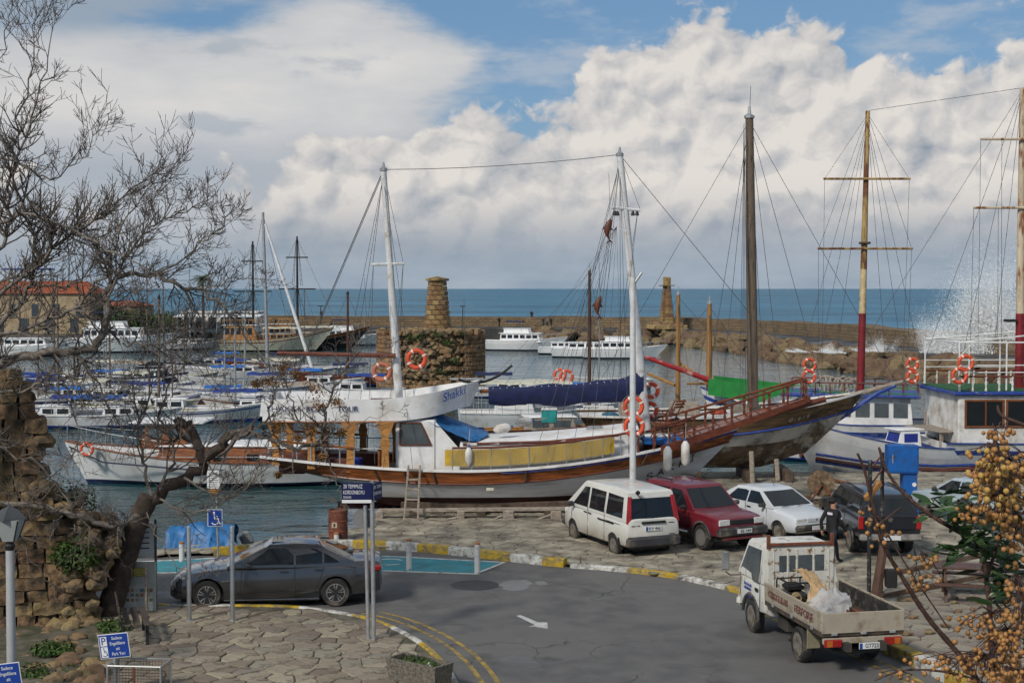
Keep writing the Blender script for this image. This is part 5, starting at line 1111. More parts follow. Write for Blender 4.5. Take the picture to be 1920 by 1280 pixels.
# --- generic boat
def boat(name, label, loc, rz, L, B, fb, hm, stripe=None, deckm=GREYDECK, boot=None, bowup=.5, stern=.8, cabin=(), canopy=(), masts=(), rail=None, group=None, tx=None, bulw=.25, wheelm=None, cap=None, draft=.4, rb=None):
    t = thing(name, label, 'boat', (loc[0], loc[1], WATER_Z), rz, group)
    zs = lambda q: fb + bowup * max(0, q - .3) ** 1.8 / .7 ** 1.8 + .12 * max(0, .3 - q); zk = lambda q: -draft + (draft * .9) * sm((q - .85) / .15)
    h = Hull(L, B, zs, zk, stern, .15, rb if rb is not None else L * .10, tmax=.4, bowp=2.2, sec=.3)
    rows = [zk, lambda q: max(zk(q) + .01, .10), lambda q: max(zk(q) + .02, .18), lambda q: zs(q) - fb * .30, lambda q: zs(q) - fb * .18, zs]
    o = h.shell(rows, [1, 1, 0, 2, 0], 18); o.v = [v - Vector((L / 2, 0, 0)) for v in o.v]; o.build('hull', [hm, boot or BLUE, stripe or hm], t, smooth=40)
    d = h.deck(bulw, 14); d.v = [v - Vector((L / 2, 0, 0)) for v in d.v]; d.build('deck', deckm, t)
    for s in (1, -1):
        c = h.cap(.10, .05, 18, s); c.v = [v - Vector((L / 2, 0, 0)) for v in c.v]; c.build('cap_rail', cap or hm, t)
        if rail:
            foot = [h.p(q, zs(q), s) - Vector((L / 2, s * .06, 0)) for q in [rail[0] + (rail[1] - rail[0]) * k / 5 for k in range(6)]]; baluster_rail(t, foot, rail[2], rail[3], GALV, GALV, .022, .016, square=False)
    for (x0, x1, w, z0, z1, m, win) in cabin:
        bb = MB(); sl = .10 * (z1 - z0); bb.add([(x0, -w, z0), (x1, -w, z0), (x1, w, z0), (x0, w, z0), (x0 + sl, -w * .93, z1), (x1 - sl * 3, -w * .93, z1), (x1 - sl * 3, w * .93, z1), (x0 + sl, w * .93, z1)], [(3, 2, 1, 0), (4, 5, 6, 7), (0, 1, 5, 4), (1, 2, 6, 5), (2, 3, 7, 6), (3, 0, 4, 7)]); cb = bb.build('cabin', m, t)
        MB().bbox(((x0 + x1) / 2 - sl, 0, z1 + .03), (x1 - x0 + .1, 2 * w + .02, .07), .03).build('cabin_roof', WHITE, t, smooth=40)
        if win:
            n = max(1, int((x1 - x0) / .9)); hh = (z1 - z0)
            for k in range(n):
                xa = x0 + sl + (x1 - x0 - 4 * sl) * (k + .12) / n; xb = x0 + sl + (x1 - x0 - 4 * sl) * (k + .88) / n
                for s in (1, -1): MB().add([(xa, s * (w * .968 + .012), z0 + hh * .45), (xb, s * (w * .968 + .012), z0 + hh * .45), (xb, s * (w * .942 + .012), z0 + hh * .86), (xa, s * (w * .942 + .012), z0 + hh * .86)], [(0, 1, 2, 3)]).build('window', win, cb)
            f = lambda z: x1 - 3 * sl * (z - z0) / hh + .012
            MB().add([(f(z0 + hh * .45), -w * .85, z0 + hh * .45), (f(z0 + hh * .45), w * .85, z0 + hh * .45), (f(z0 + hh * .88), w * .8, z0 + hh * .88), (f(z0 + hh * .88), -w * .8, z0 + hh * .88)], [(0, 1, 2, 3)]).build('windscreen', win, cb)
    for (x0, x1, w, z, m) in canopy:
        rows = [[(x0 + (x1 - x0) * i / 6, w * math.sin(k * math.pi / 8 - math.pi / 2) * 1.0, z + .18 * math.cos(k * math.pi / 8 - math.pi / 2) + .03 * math.sin(i * 2.1)) for k in range(9)] for i in range(7)]
        MB().grid(rows).build('canopy', m, t, smooth=60)
        for x in (x0 + .1, x1 - .1):
            for s in (1, -1): MB().tube([(x, s * w * .95, fb - .1), (x, s * w * .97, z)], .02, 5).build('canopy_pole', GALV, t)
    for (x, z0, hh, r, m, cr_, st_) in masts: mast_on(t, x, z0, hh, r, m, cross=cr_, stays=[(L * .48, 0, fb + bowup), (-L * .48, 0, fb)] + [(x + dx, s * B * .45, fb) for dx in (-.5, .5) for s in (1, -1)] if st_ else (), wr=.012 if loc[1] < 90 else .022)
    if tx: h2 = h.letters(tx[0], tx[1], tx[2], lambda q: zs(q) - fb * .42, tx[3], tx[4], t, tx[5] if len(tx) > 5 else -1, .0); h2.location = (-L / 2, 0, 0)
    return t
def bpos(px, py, z=WATER_Z): return gr(px, py, z)
HWOOD = mat('hull_brown_wood', (.20, .085, .03), .6, var=.4, vs=1.6, stretch=(.5, 2, 4), lines=(2, .16, .5)); HBLACK = mat('hull_black', (.015, .017, .02), .5, var=.2); HCREAM = mat('hull_cream', (.52, .52, .42), .5, var=.1, dirt=(.25, .22, .17), damt=.25); HNAVY = mat('hull_navy', (.012, .02, .06), .4)
HWH = mat('hull_white_paint', (.66, .67, .68), .4, var=.05, vs=1.5, dirt=(.38, .34, .28), damt=.22, ds=1.2, dhard=.2)
BLKL = BLKLET
# --- white double-ender moored left of the tour boat
ak = boat('wooden_motor_boat', 'long white hulled boat with varnished cabin moored left of the tour boat', ((-19.0 - 7.0) / 2, 60.2), math.pi, 12.0, 3.7, 1.05, HWH, stripe=HWH, boot=HNAVY, bowup=.75, stern=.55, rail=(.62, .99, 7, .7), cabin=((-4.6, 1.9, 1.15, .85, 1.65, VARN, None), (.6, 2.6, 1.05, 1.62, 2.55, VARN, GLASS2)), bulw=.22, cap=VARN, masts=(), tx=('AKKA', .075, .02, .34, BLKL, 1), rb=1.0)
MB().bbox((1.4, 0, 2.66), (3.1, 2.5, .09), .03).build('wheelhouse_roof', WHITE, ak); MB().bbox((-1.6, 0, 1.72), (5.4, 2.1, .06), .02).build('cabin_top', WHITE, ak)
for s in (1, -1): MB().tube([(-4.4, s * 1.22, 1.25), (1.6, s * 1.22, 1.25)], .02, 5).build('grab_rail', GALV, ak); MB().tube([(-5.7, s * 1.0, .80), (0, s * 1.86, .78), (4, s * 1.35, 1.05), (5.75, s * .1, 1.55)], .035, 5).build('blue_line', HNAVY, ak)
for x in (-3.6, -2.2, -.8): MB().bbox((x, 1.165, 1.22), (.5, .03, .26), .02).build('porthole', GLASS, ak); MB().bbox((x, -1.165, 1.22), (.5, .03, .26), .02).build('porthole', GLASS, ak)
lifebuoy(at(163, 842, 59.0), 'red brown lifebuoy on the bow rail of the left white boat', .30, .06)
lifebuoy(bpos(1057, 735, 1.2) if False else at(1050, 703, 84), 'faded lifebuoy on the brown mast, left of the pair', .40, .08); lifebuoy(at(1062, 706, 83.5), 'faded lifebuoy on the brown mast, right of the pair', .44, .09)
# --- boats just behind the tour boat
RUSTM = mat('rusty_white_mast', (.52, .44, .32), .7, var=.15, dirt=(.22, .08, .03), damt=.38, ds=1.2, stretch=(2, 2, .4), dhard=.06)
boat('moored_boat', 'old golden wood boat with junk on deck behind the blue sail cover', (2.9, 74), R(8), 8.5, 3.0, .9, OAK, boot=HULLK, cabin=((-2.2, .4, .9, .7, 1.6, GREYWOOD, GLASS2),), canopy=((.6, 2.8, .9, 1.9, NAVY),))
for k, (px, py, m, d, lb) in enumerate(((1030, 780, mat('teal_box', (.02, .26, .26), .5), (.7, .6, .6), 'teal box standing on the boat behind the coachroof'), (1108, 772, mat('pale_box', (.5, .52, .53), .5), (.7, .5, .45), 'pale grey cool box behind the fore deck, left'), (1136, 773, mat('pale_box', (.5, .52, .53), .5), (.7, .5, .45), 'pale grey cool box behind the fore deck, right'))):
    q = at(px, py, 66); bb = MB(); bb.bbox((0, 0, 0), d, .04); o = bb.build('box', m, loc=q); tag(o, lb, 'box'); MB().bbox((0, 0, d[2] / 2 + .03), (d[0] + .04, d[1] + .04, .07), .02).build('lid', WHITE2, o)
boat('work_raft', 'low flat pontoon of planks behind the tour boat coachroof', (2.6, 66.2), 0, 9.0, 3.2, .75, GREYWOOD, deckm=GREYWOOD, boot=HULLK, bowup=.05, bulw=.05)
rq = random.Random(3)
for k in range(16):
    q = Vector((-1.2 + k * .5, 66 + rq.uniform(-1, 1), .02)); MB().bbox((0, 0, 0), (rq.uniform(.6, 1.6), .16, .06), .01, rz=rq.uniform(-1, 1), ry=rq.uniform(-.2, .2)).build('plank', GREYWOOD if k % 2 else OAK, loc=q)
    o = bpy.context.scene.collection.objects[-1]; tag(o, 'loose plank lying in the heap on the flat pontoon', 'plank', 'loose planks on the pontoon')
boat('cabin_boat', 'white cabin boat with beige awning by the brown mast', (1.6, 84), R(5), 9.5, 3.2, 1.0, HWH, cabin=((-2.6, -.3, 1.1, .8, 2.3, WHITE, GLASS),), canopy=((-3.6, 1.8, 1.5, 2.7, HCREAM),), masts=((3.0, .8, 8.5, .12, mat('brown_mast', (.07, .03, .018), .6), (), True),), rail=(.1, .95, 12, .6))
boat('moored_boat', 'white flat-decked boat with two golden masts behind the weathered hull', (9.6, 76), R(12), 11, 3.4, .9, HWH, cabin=((-2.5, 1.5, 1.0, .7, 1.3, GREYWOOD, None),), masts=((-.75, .8, 7.1, .14, MASTGOLD, (), True), (1.0, .8, 6.6, .17, MASTGOLD, (.36,), True)), rail=(.1, .95, 14, .5))
for a, b in (((1277, 682), (1335, 722)), ((1215, 700), (1265, 722))): o = MB(); o.tube([at(*a, 76), at(*b, 74.5)], .09, 6); tag(o.build('loose_spar', MASTGOLD), 'golden wooden spar sloping down from the %s golden mast' % ('right' if a[0] > 1250 else 'left'), 'spar')
boat('moored_boat', 'boat with flat blue awning beyond the blue sail cover', (5.0, 92), R(0), 7, 2.5, .8, HWH, canopy=((-1.5, 2.2, 1.1, 2.0, mat('bright_blue_canvas', (.015, .12, .42), .6)),))
# --- green decked boat with the red and yellow mast
GREEN = mat('green_paint', (.012, .20, .035), .55, var=.15, dirt=(.05, .10, .04), damt=.2)
gd = boat('fishing_boat', 'white and blue boat with green painted bulwark and red mast', (14.6, 68.5), R(165), 11.0, 4.2, 1.9, HWH, stripe=BLUE, boot=BLUE, bowup=1.5, cabin=((-4.6, 1.2, 1.7, 1.5, 3.15, WHITE, GLASS2),), cap=BLUE, bulw=.5, rb=1.8)
for s in (1, -1):
    rows = [[Vector((x, s * (1.88 - .95 * max(0, (x - 1.5) / 3.8) ** 1.6), z0 + max(0, x - .5) * .11)) for x in (-4.8, -2, 1, 2.5, 4.0, 5.0)] for z0 in (2.62, 3.42)]
    MB().grid([[p + Vector((0, 0, (.75 if p.x < 1.3 else 0))) if k == 0 else p for p in r] for k, r in enumerate(rows)]).build('green_bulwark', GREEN, gd)
    baluster_rail(gd, [(-4.8, s * 1.85, 3.30), (-1, s * 1.9, 3.30), (1.2, s * 1.85, 3.30)], 10, .55, VARN_D, VARN_D, .04, .035)
MB().bbox((-1.7, 0, 3.24), (6.4, 3.9, .12), .03).build('roof_edge', BLUE, gd)
MB().tube([(4.6, 0, 3.6), (8.2, .6, 4.9)], [.14, .10], 8).build('bowsprit', mat('red_paint', (.30, .015, .02), .5, dirt=(.6, .55, .5), damt=.25, ds=1.5), gd)
rc = MB()
for k in range(12): rc.torus((-1.9 + .28 * (k % 6), -.4 + .5 * (k // 6), 3.55 + .05 * (k % 3)), .38, .04, 'X', 16, 5, rot=Matrix.Rotation(.3 * k, 3, 'Z'))
rc.build('rope_coils', mat('beige_hose', (.36, .32, .25), .8, var=.2), gd)
q = gd.matrix_world; mrt = at(1612, 752, 67.6); rm = thing('ship_mast', 'tall mast painted red below and rusty yellow above with two yards', 'mast', mrt - Vector((0, 0, 1.2)))
hh_ = at(1627, 208, 67.6).z - mrt.z + 1.2; lean = at(1627, 208, 67.6).x - mrt.x
pt = lambda f: Vector((lean * f, 0, hh_ * f)); YM = mat('rusty_yellow_mast', (.38, .26, .10), .7, var=.25, dirt=(.15, .06, .03), damt=.5, ds=1.5, stretch=(2, 2, .5), dhard=.06)
MB().tube([pt(0), pt(.36)], [.19, .17], 12).build('red_section', mat('red_mast_paint', (.19, .016, .02), .5, var=.2), rm, smooth=60); MB().tube([pt(.36), pt(.50)], [.165, .155], 12).build('cream_section', mat('cream_mast', (.52, .42, .24), .6, var=.15, dirt=(.2, .08, .03), damt=.3), rm, smooth=60); MB().tube([pt(.50), pt(1)], [.155, .10], 12).build('yellow_section', YM, rm, smooth=60)
for f, w in ((.565, 2.25), (.785, 2.05)): MB().tube([pt(f) + Vector((-w, -.2, 0)), pt(f) + Vector((w, -.2, 0))], .055, 6).build('yard', YM, rm)
MB().bbox(pt(.575) + Vector((0, -.1, .12)), (.5, .4, .12), .04).build('platform', DARKWOOD, rm)
for s in (1, -1):
    for f, w in ((.565, 2.2), (.785, 2.0)): MB().tube([pt(f) + Vector((s * w, -.2, 0)), pt(.99)], .010, 4).build('stay', WIRE, rm); MB().tube([pt(f) + Vector((s * w, -.2, 0)), Vector((s * w * .95, -.4, 1.5))], .010, 4).build('stay', WIRE, rm)
    for dx in (1.6, 2.6, 3.6): MB().tube([pt(.97), Vector((s * dx, .8 * s, .9))], .011, 4).build('stay', WIRE, rm)
for px, py, Y, lb in ((1518, 684, 66.2, 'orange lifebuoy on the green deck rail, upper'), (1517, 706, 66.2, 'orange lifebuoy on the green deck rail, lower')): lifebuoy(at(px, py, Y), lb, .34, .07)
# --- white and blue hull in front of it, bow to the left
fb_ = boat('fishing_boat', 'white hull with blue rail and brown rubbing band behind the blue cabinet', (16.4, 60.9), R(194), 10.0, 3.9, 1.55, HWH, stripe=HWH, boot=BLUE, bowup=1.35, cap=BLUE, bulw=.4, rb=1.5, cabin=((-1.0, .2, .6, 1.3, 2.2, WHITE, mat('blue_panel', (.012, .025, .20), .5)),))
for s in (1, -1):
    MB().tube([(-4.9, s * 1.6, .62), (-1, s * 1.97, .66), (2, s * 1.62, .85), (4.0, s * .7, 1.15)], .10, 6).build('brown_band', VARN_D, fb_)
    for z in (.50, .80): MB().tube([(-4.9, s * 1.58, z), (-1, s * 1.96, z + .04), (2, s * 1.64, z + .25), (4.0, s * .72, z + .55)], .06, 6).build('blue_band', BLUE, fb_)
for x in (-3.4, -2.0):
    MB().bbox((x, 0, 2.2), (1.3, 3.0, .08), .02).build('platform', GREYWOOD, fb_)
    for s in (1, -1): MB().bbox((x + .5, s * 1.3, 1.75), (.14, .14, .95), .02).build('platform_post', GREYWOOD, fb_); MB().bbox((x - .3, s * 1.4, 2.55), (.10, .10, .6), .02).build('rail_post', GREYWOOD, fb_)
# --- big white passenger boat at the right edge
eb = boat('passenger_boat', 'large white passenger boat with brown framed windows and tubular upper frame', (26.6, 61.8), R(2), 17.0, 4.8, 1.75, HWH, stripe=BLUE, boot=BLUE, bowup=.5, stern=.92, cap=BLUE, bulw=.3)
MB().bbox((-1.0, 0, 2.75), (14.0, 4.3, 2.1), .05).build('saloon', WHITE2, eb)
BRN = mat('brown_window_frame', (.17, .06, .022), .5, var=.25)
for k in range(7):
    x = -6.9 + k * 1.75
    for s in (1, -1):
        w_ = MB(); w_.bbox((x, s * 2.16, 3.02), (1.55, .03, 1.05), .01); wo = w_.build('window', GLASS, eb)
        for dx, dz, sx, sz in ((0, .55, 1.7, .09), (0, -.55, 1.7, .09), (-.8, 0, .09, 1.1), (.8, 0, .09, 1.1), (.05, 0, .07, 1.1)): MB().bbox((x + dx, s * 2.18, 3.02 + dz), (sx, .05, sz), .01).build('frame', BRN, wo)
MB().bbox((-1.0, 0, 3.88), (14.5, 4.7, .16), .03).build('upper_deck', BLUE, eb); MB().bbox((-1.0, 0, 3.98), (14.3, 4.5, .04), .01).build('deck_turf', mat('green_turf', (.02, .09, .03), .9), eb)
for s in (1, -1):
    baluster_rail(eb, [(-8.0, s * 2.25, 3.98), (-1, s * 2.25, 3.98), (6, s * 2.25, 3.98)], 26, .60, VARN_D, WHITE2, .045, .05)
    for x in (-8.0, -6.0, -4.6, -2.6, -.6, 1.4): MB().tube([(x, s * 2.2, 4.0), (x, s * 2.2, 6.0)], .035, 6).build('frame_post', WHITE, eb)
    for z in (6.0, 5.05, 4.75): MB().tube([(-8.0, s * 2.2, z), (1.5, s * 2.2, z + (.0))], .035 if z > 5.5 else .022, 6).build('frame_rail', WHITE, eb)
    MB().tube([(-8.0, s * 2.2, 6.0), (-4, s * 1.4, 6.35), (1.5, s * .6, 6.9)], .035, 6).build('frame_rafter', WHITE, eb); MB().tube([(-8, s * 2.2, 5.4), (-7.4, s * 2.2, 6.0)], .03, 5).build('frame_brace', WHITE, eb)
MB().tube([(-8.0, -2.2, 6.0), (-8.0, 2.2, 6.0)], .035, 6).build('frame_rail', WHITE, eb)
MB().bbox((1.9, 0, 4.95), (2.2, 2.8, 1.9), .05).build('wheelhouse', WHITE, eb); MB().bbox((.78, 0, 5.3), (.03, 2.0, .8), .01).build('wheelhouse_window', GLASS2, eb); MB().bbox((1.9, -1.415, 5.3), (1.6, .03, .8), .01).build('wheelhouse_window', GLASS2, eb)
lifebuoy(at(1811, 680, 59.0), 'orange lifebuoy on the white tubular frame, upper', .36, .075); lifebuoy(at(1799, 704, 58.9), 'orange lifebuoy on the white tubular frame, lower', .36, .075)
lifebuoy(at(1711, 682, 62), 'orange lifebuoy left of the tubular frame, upper', .30, .07); lifebuoy(at(1711, 706, 62), 'orange lifebuoy left of the tubular frame, lower', .30, .07)
m0, m1 = at(1912, 640, 61), at(1917, 165, 61); rm2 = thing('ship_mast', 'rust streaked white mast with red foot at the right edge', 'mast', m0 - Vector((0, 0, 2.0)))
MB().tube([(0, 0, 0), (0, 0, 3.2)], [.19, .18], 12).build('red_section', MATS['red_mast_paint'], rm2, smooth=60); MB().tube([(0, 0, 3.2), (m1.x - m0.x, 0, m1.z - m0.z + 2)], [.18, .11], 12).build('white_section', RUSTM, rm2, smooth=60)
for py, w in ((390, 2.1), (262, 1.8)): q = at(1915, py, 61) - m0 + Vector((0, 0, 2)); MB().tube([q + Vector((-w, -.2, 0)), q + Vector((w, -.2, 0))], .055, 6).build('yard', RUSTM, rm2); [MB().tube([q + Vector((-w * k, -.2, 0)), Vector((-w * k * 1.1, -.6, 1.6))], .010, 4).build('stay', WIRE, rm2) for k in (1, .5)]
for dx in (-1.0, -2.0, -3.2, -5.5): MB().tube([(m1.x - m0.x, 0, m1.z - m0.z + 1.9), (dx * 1.3, -.5, 1.4)], .011, 4).build('stay', WIRE, rm2)
MB().tube([(m1.x - m0.x, 0, m1.z - m0.z + 2.0), tuple(at(1632, 207, 67.6) - m0 + Vector((0, 0, 2)))], .012, 4).build('stay', WIRE, rm2); MB().bbox((-.45, -.1, 2.9), (.5, .3, .12), .02).build('lamp_bracket', BLACK, rm2)
# --- small craft on the left and middle water
SB = 'small boats moored on the left of the harbour'; BLC = mat('bright_blue_canvas', (.015, .12, .42), .6); BLD = mat('royal_blue_canvas', (.012, .04, .22), .7)
small = [(130, 760, 7.5, 20, HWH, NAVY, 'with windscreen'), (215, 752, 8, 8, HWH, None, 'open'), (300, 768, 7, -10, HWH, BLD, 'with folded blue hood'), (350, 745, 6.5, 5, HWH, None, 'low'), (250, 782, 8.5, 4, HCREAM, None, 'cream'), (430, 760, 8.0, 6, HWH, None, 'broad'), (470, 785, 8.0, 0, HWH, BLD, 'blue-hooded'), (410, 728, 7, 10, HWH, BLC, 'with long blue awning'), (455, 712, 7, -6, HWH, BLD, 'with blue bimini'), (160, 790, 7, 12, HWH, None, 'with wooden gunwale'), (590, 735, 8, 4, HWH, BLC, 'blue-covered'), (640, 722, 8.5, -4, VARN_D, NAVY, 'dark wooden'), (550, 712, 8, 6, HWH, HCREAM, 'with beige hood')]
where = ['far left by the ruined wall', 'left, second in its row', 'behind the bare tree trunk', 'in the far row behind the tree', 'behind the left white boat', 'beside the grey pole', 'just left of the tour boat stern', 'right of the tree crown', 'beneath the leaning white mast', 'nearest the ruined wall', 'behind the tour boat upper deck', 'in front of the round tower', 'beside the dark wooden boat']
for k, (px, py, L, a, hm, cv, ds) in enumerate(small):
    q = bpos(px, py); boat('small_boat', '%s boat %s moored %s' % ('dark' if hm is VARN_D else 'white' if hm is HWH else 'cream', ds, where[k]), (q.x, q.y), R(a + (180 if k % 2 else 0)), L, 2.4, .75, hm, stripe=BLUE if k % 3 == 0 else None, cabin=((-.6, 1.4, .75, .5, 1.25, WHITE, GLASS),) if k % 2 == 0 else (), canopy=((-2.2, .6, .95, 1.75, cv),) if cv else (), bowup=.4, group=SB, masts=((.3, .5, 6.5 + k % 3, .06, GALV if k % 2 else MASTOLD, (), False),) if k in (2, 5) else ())
    if not cv: t_ = col.objects[-1]
for px, y0, y1, Y, r, m, lb in ((298, 560, 770, 92, .10, MASTOLD, 'brown mast standing among the small boats behind the tree'), (441, 568, 760, 92, .08, GALV, 'grey pole mast among the small boats'), (652, 552, 690, 118, .12, mat('brown_mast', (.07, .03, .018), .6), 'short brown mast left of the round tower')):
    a, b = at(px, y1, Y), at(px, y0, Y); t = thing('boat_mast', lb, 'mast', a); MB().tube([(0, 0, 0), b - a], [r, r * .7], 8).build('pole', m, t, smooth=60); MB().lathe([(r * .9, 0), (r * 1.1, .1), (r * .3, .3)], 8, b - a).build('masthead', BLACK, t)
    for s in (1, -1): MB().tube([b - a, Vector((s * 2.6, 0, .3))], .016, 4).build('stay', WIRE, t)
lw = thing('boat_mast', 'white mast leaning left behind the tour boat boom', 'mast', at(585, 690, 118)); MB().tube([(0, 0, 0), at(497, 420, 118) - at(585, 690, 118)], [.16, .10], 8).build('pole', WHITE, lw, smooth=60)
gm = thing('boat_mast', 'tall grey mast left of the tour boat rigging', 'mast', at(502, 690, 120)); MB().tube([(0, 0, 0), at(493, 398, 120) - at(502, 690, 120)], [.17, .11], 8).build('pole', GALV, gm, smooth=60)
for px in (440, 560): MB().tube([at(493, 400, 120) - at(502, 690, 120), at(px, 700, 120) - at(502, 690, 120)], .02, 4).build('stay', WIRE, gm)
# --- far side: motor yachts and wooden ships along the breakwater
def yacht(px, py, L, a, lb, fly=True):
    q = bpos(px, py); return boat('motor_yacht', lb, (q.x, q.y), R(a), L, L * .29, L * .115, GEL, stripe=GEL, boot=HNAVY, bowup=L * .05, stern=.92, rb=L * .16, draft=.5, cabin=((-L * .28, L * .20, L * .115, L * .10, L * .20, GEL, GLASS),) + (((-L * .24, L * .06, L * .09, L * .205, L * .255, GEL, None),) if fly else ()), canopy=((-L * .22, -L * .02, L * .09, L * .33, NAVY),) if fly and L > 10 else (), rail=(.5, .98, 6, L * .05), group='white motor yachts on the far side of the harbour')
yacht(985, 657, 11.5, -12, 'large white flybridge yacht moored right of the round tower'); yacht(1065, 664, 7.5, -8, 'small white motor boat with blue hood beside the large yacht', False); yacht(1105, 670, 9.0, -6, 'white sport boat moored behind the brown mast', False); yacht(1172, 672, 10, -4, 'white fishing yacht with tall tower behind the fore mast')
yacht(225, 660, 15.5, 4, 'big white motor yacht moored on the far left'); yacht(362, 655, 7, 30, 'small white cruiser moored left of the wooden ships', False); yacht(655, 647, 11, 8, 'white yacht with hooded flybridge left of the round tower'); yacht(60, 668, 11, 0, 'dark trimmed yacht at the far left edge', False)
BMAST = mat('black_mast', (.022, .02, .02), .6)
def pirate(px, py, L, a, hm, lb, mpx, txt=None):
    q = bpos(px, py); t = boat('wooden_ship', lb, (q.x, q.y), R(a), L, L * .26, 1.5, hm, stripe=HWOOD, boot=HBLACK, bowup=1.7, stern=.85, rb=2.6, cap=OAK, deckm=OAK, cabin=((-L * .46, -L * .16, L * .11, 1.3, 3.4, OAK, GLASS), (-L * .12, L * .14, L * .09, 1.3, 2.3, OAK, GLASS)), canopy=((-L * .12, L * .2, L * .10, 3.0, HCREAM),), rail=(.3, .95, 12, .7), tx=txt)
    baluster_rail(t, [(-L * .46, -L * .11, 3.45), (-L * .16, -L * .11, 3.45)], 9, .7, OAK, OAK, .06, .06)
    c = Vector((q.x, q.y, WATER_Z)); x, top = mpx; b0 = at(x, 640, q.y); b1 = at(x, top, q.y); m = thing('ship_mast', 'black mast with yards and rope ladders %s of the pair' % ('left' if x < 520 else 'right'), 'mast', b0)
    hh = b1.z - b0.z; MB().tube([(0, 0, 0), (0, 0, hh)], [.20, .11], 8).build('pole', BMAST, m, smooth=60)
    for f, w in ((.50, 2.5), (.80, 1.5)): MB().tube([(-w, -.15, hh * f), (w, -.15, hh * f)], .09, 6).build('yard', BMAST, m)
    for s in (1, -1):
        for f0, f1, w in ((.0, .5, 1.9), (.5, .97, .7)):
            A0, A1 = Vector((s * w, 0, hh * f0 + .5)), Vector((s * .12, 0, hh * f1)); A2 = Vector((s * (w - .7 * (w > 1) - .25), 0, hh * f0 + .5)); r_ = MB(); r_.tube([A0, A1], .03, 4); r_.tube([A2, A1], .03, 4)
            for k in range(9): f = k / 9; r_.tube([A0 + (A1 - A0) * f, A2 + (A1 - A2) * f], .03, 4)
            r_.build('rope_ladder', BMAST, m)
        MB().tube([(0, 0, hh * .98), (s * 6, 0, 1)], .022, 4).build('stay', WIRE, m)
    return t
pirate(520, 658, 15, 4, HCREAM, 'cream wooden ship with timber stern castle moored at far left', (475, 452), ('TANGO', .06, .20, .5, BLKL, -1)); pirate(590, 655, 15, 2, HBLACK, 'black hulled wooden ship with long raised bow beside the cream one', (558, 443))

# --- more small craft: copies of the ones above, each turned and placed for itself
def copy_tree(o, parent=None):
    c = o.copy(); col.objects.link(c); c.parent = parent
    for ch in list(o.children): copy_tree(ch, c)
    return c
smalls = [o for o in col.objects if o.name.startswith('small_boat') and o.parent is None]
for k, (px, py, a, lb) in enumerate(((95, 745, 15, 'white boat moored at the far left edge of its row'), (185, 738, 172, 'white boat moored third from the ruined wall in the far row'), (270, 742, 3, 'white boat moored behind the brown mast'), (330, 785, 186, 'white boat moored left of the dried flower branch'), (395, 790, 8, 'white boat moored close behind the left white boat'), (385, 705, 176, 'small boat moored alone left of the grey mast'), (520, 745, 4, 'white boat moored just left of the upper deck lettering'), (505, 698, 182, 'boat moored below the leaning white mast foot'), (610, 706, 10, 'boat moored left of the round tower base'), (670, 748, 175, 'boat moored close behind the upper deck'), (945, 745, 4, 'boat moored right of the round tower base'), (1130, 728, 186, 'white boat moored behind the sail cover end'), (215, 800, 5, 'white boat moored in front of the far left row'), (120, 800, 184, 'white boat tucked against the ruined wall'))):
    c = copy_tree(smalls[(k * 5 + 2) % len(smalls)]); q = bpos(px, py); c.location = (q.x, q.y, WATER_Z); c.rotation_euler = (0, 0, R(a)); c['label'] = lb
rk = random.Random(31); spots = [(85 + 62 * k + rk.uniform(-14, 14), 772 + rk.uniform(-6, 6)) for k in range(8)] + [(350 + 55 * k, 700 + rk.uniform(-4, 6)) for k in range(5)] + [(120 + 75 * k, 722 + rk.uniform(-4, 4)) for k in range(4)]
order = ('first', 'second', 'third', 'fourth', 'fifth', 'sixth', 'seventh', 'eighth')
for k, (px, py) in enumerate(spots):
    c = copy_tree(smalls[(k * 7 + 1) % len(smalls)]); q = bpos(px, py); c.location = (q.x, q.y, WATER_Z); c.rotation_euler = (0, 0, R(rk.choice((0, 180)) + rk.uniform(-25, 25))); j, rw = (k, 'middle') if k < 8 else (k - 8, 'far right') if k < 13 else (k - 13, 'far left')
    sc_ = rk.uniform(.78, 1.2); c.scale = (sc_, sc_, sc_); hmv = (HWH, HNAVY, HCREAM, HWH, HWOOD, HWH, BLUE)[k % 7]
    for ch in c.children:
        if ch.name.startswith(('hull', 'cap_rail')): ch.material_slots[0].link = 'OBJECT'; ch.material_slots[0].material = hmv
        if ch.name.startswith('canopy') and ch.data.materials and not ch.name.startswith('canopy_pole'): ch.material_slots[0].link = 'OBJECT'; ch.material_slots[0].material = (NAVY, BLC, HCREAM, GREYWOOD)[k % 4]
    c['label'] = '%s small boat from the left in the %s row of moorings' % (order[j], rw)
    if k % 2 == 0: m_ = thing('boat_mast', 'thin mast rising over the %s boat of the %s mooring row' % (order[j], rw), 'mast', (q.x, q.y, WATER_Z + .7), group='thin masts over the small boats'); hM = rk.uniform(5, 8); MB().tube([(0, 0, 0), (.1, 0, hM)], [.06, .04], 6).build('pole', GALV if k % 4 else MASTOLD, m_, smooth=60); [MB().tube([(.1, 0, hM), (s * 2.4, 0, .2)], .014, 3).build('stay', WIRE, m_) for s in (1, -1)]
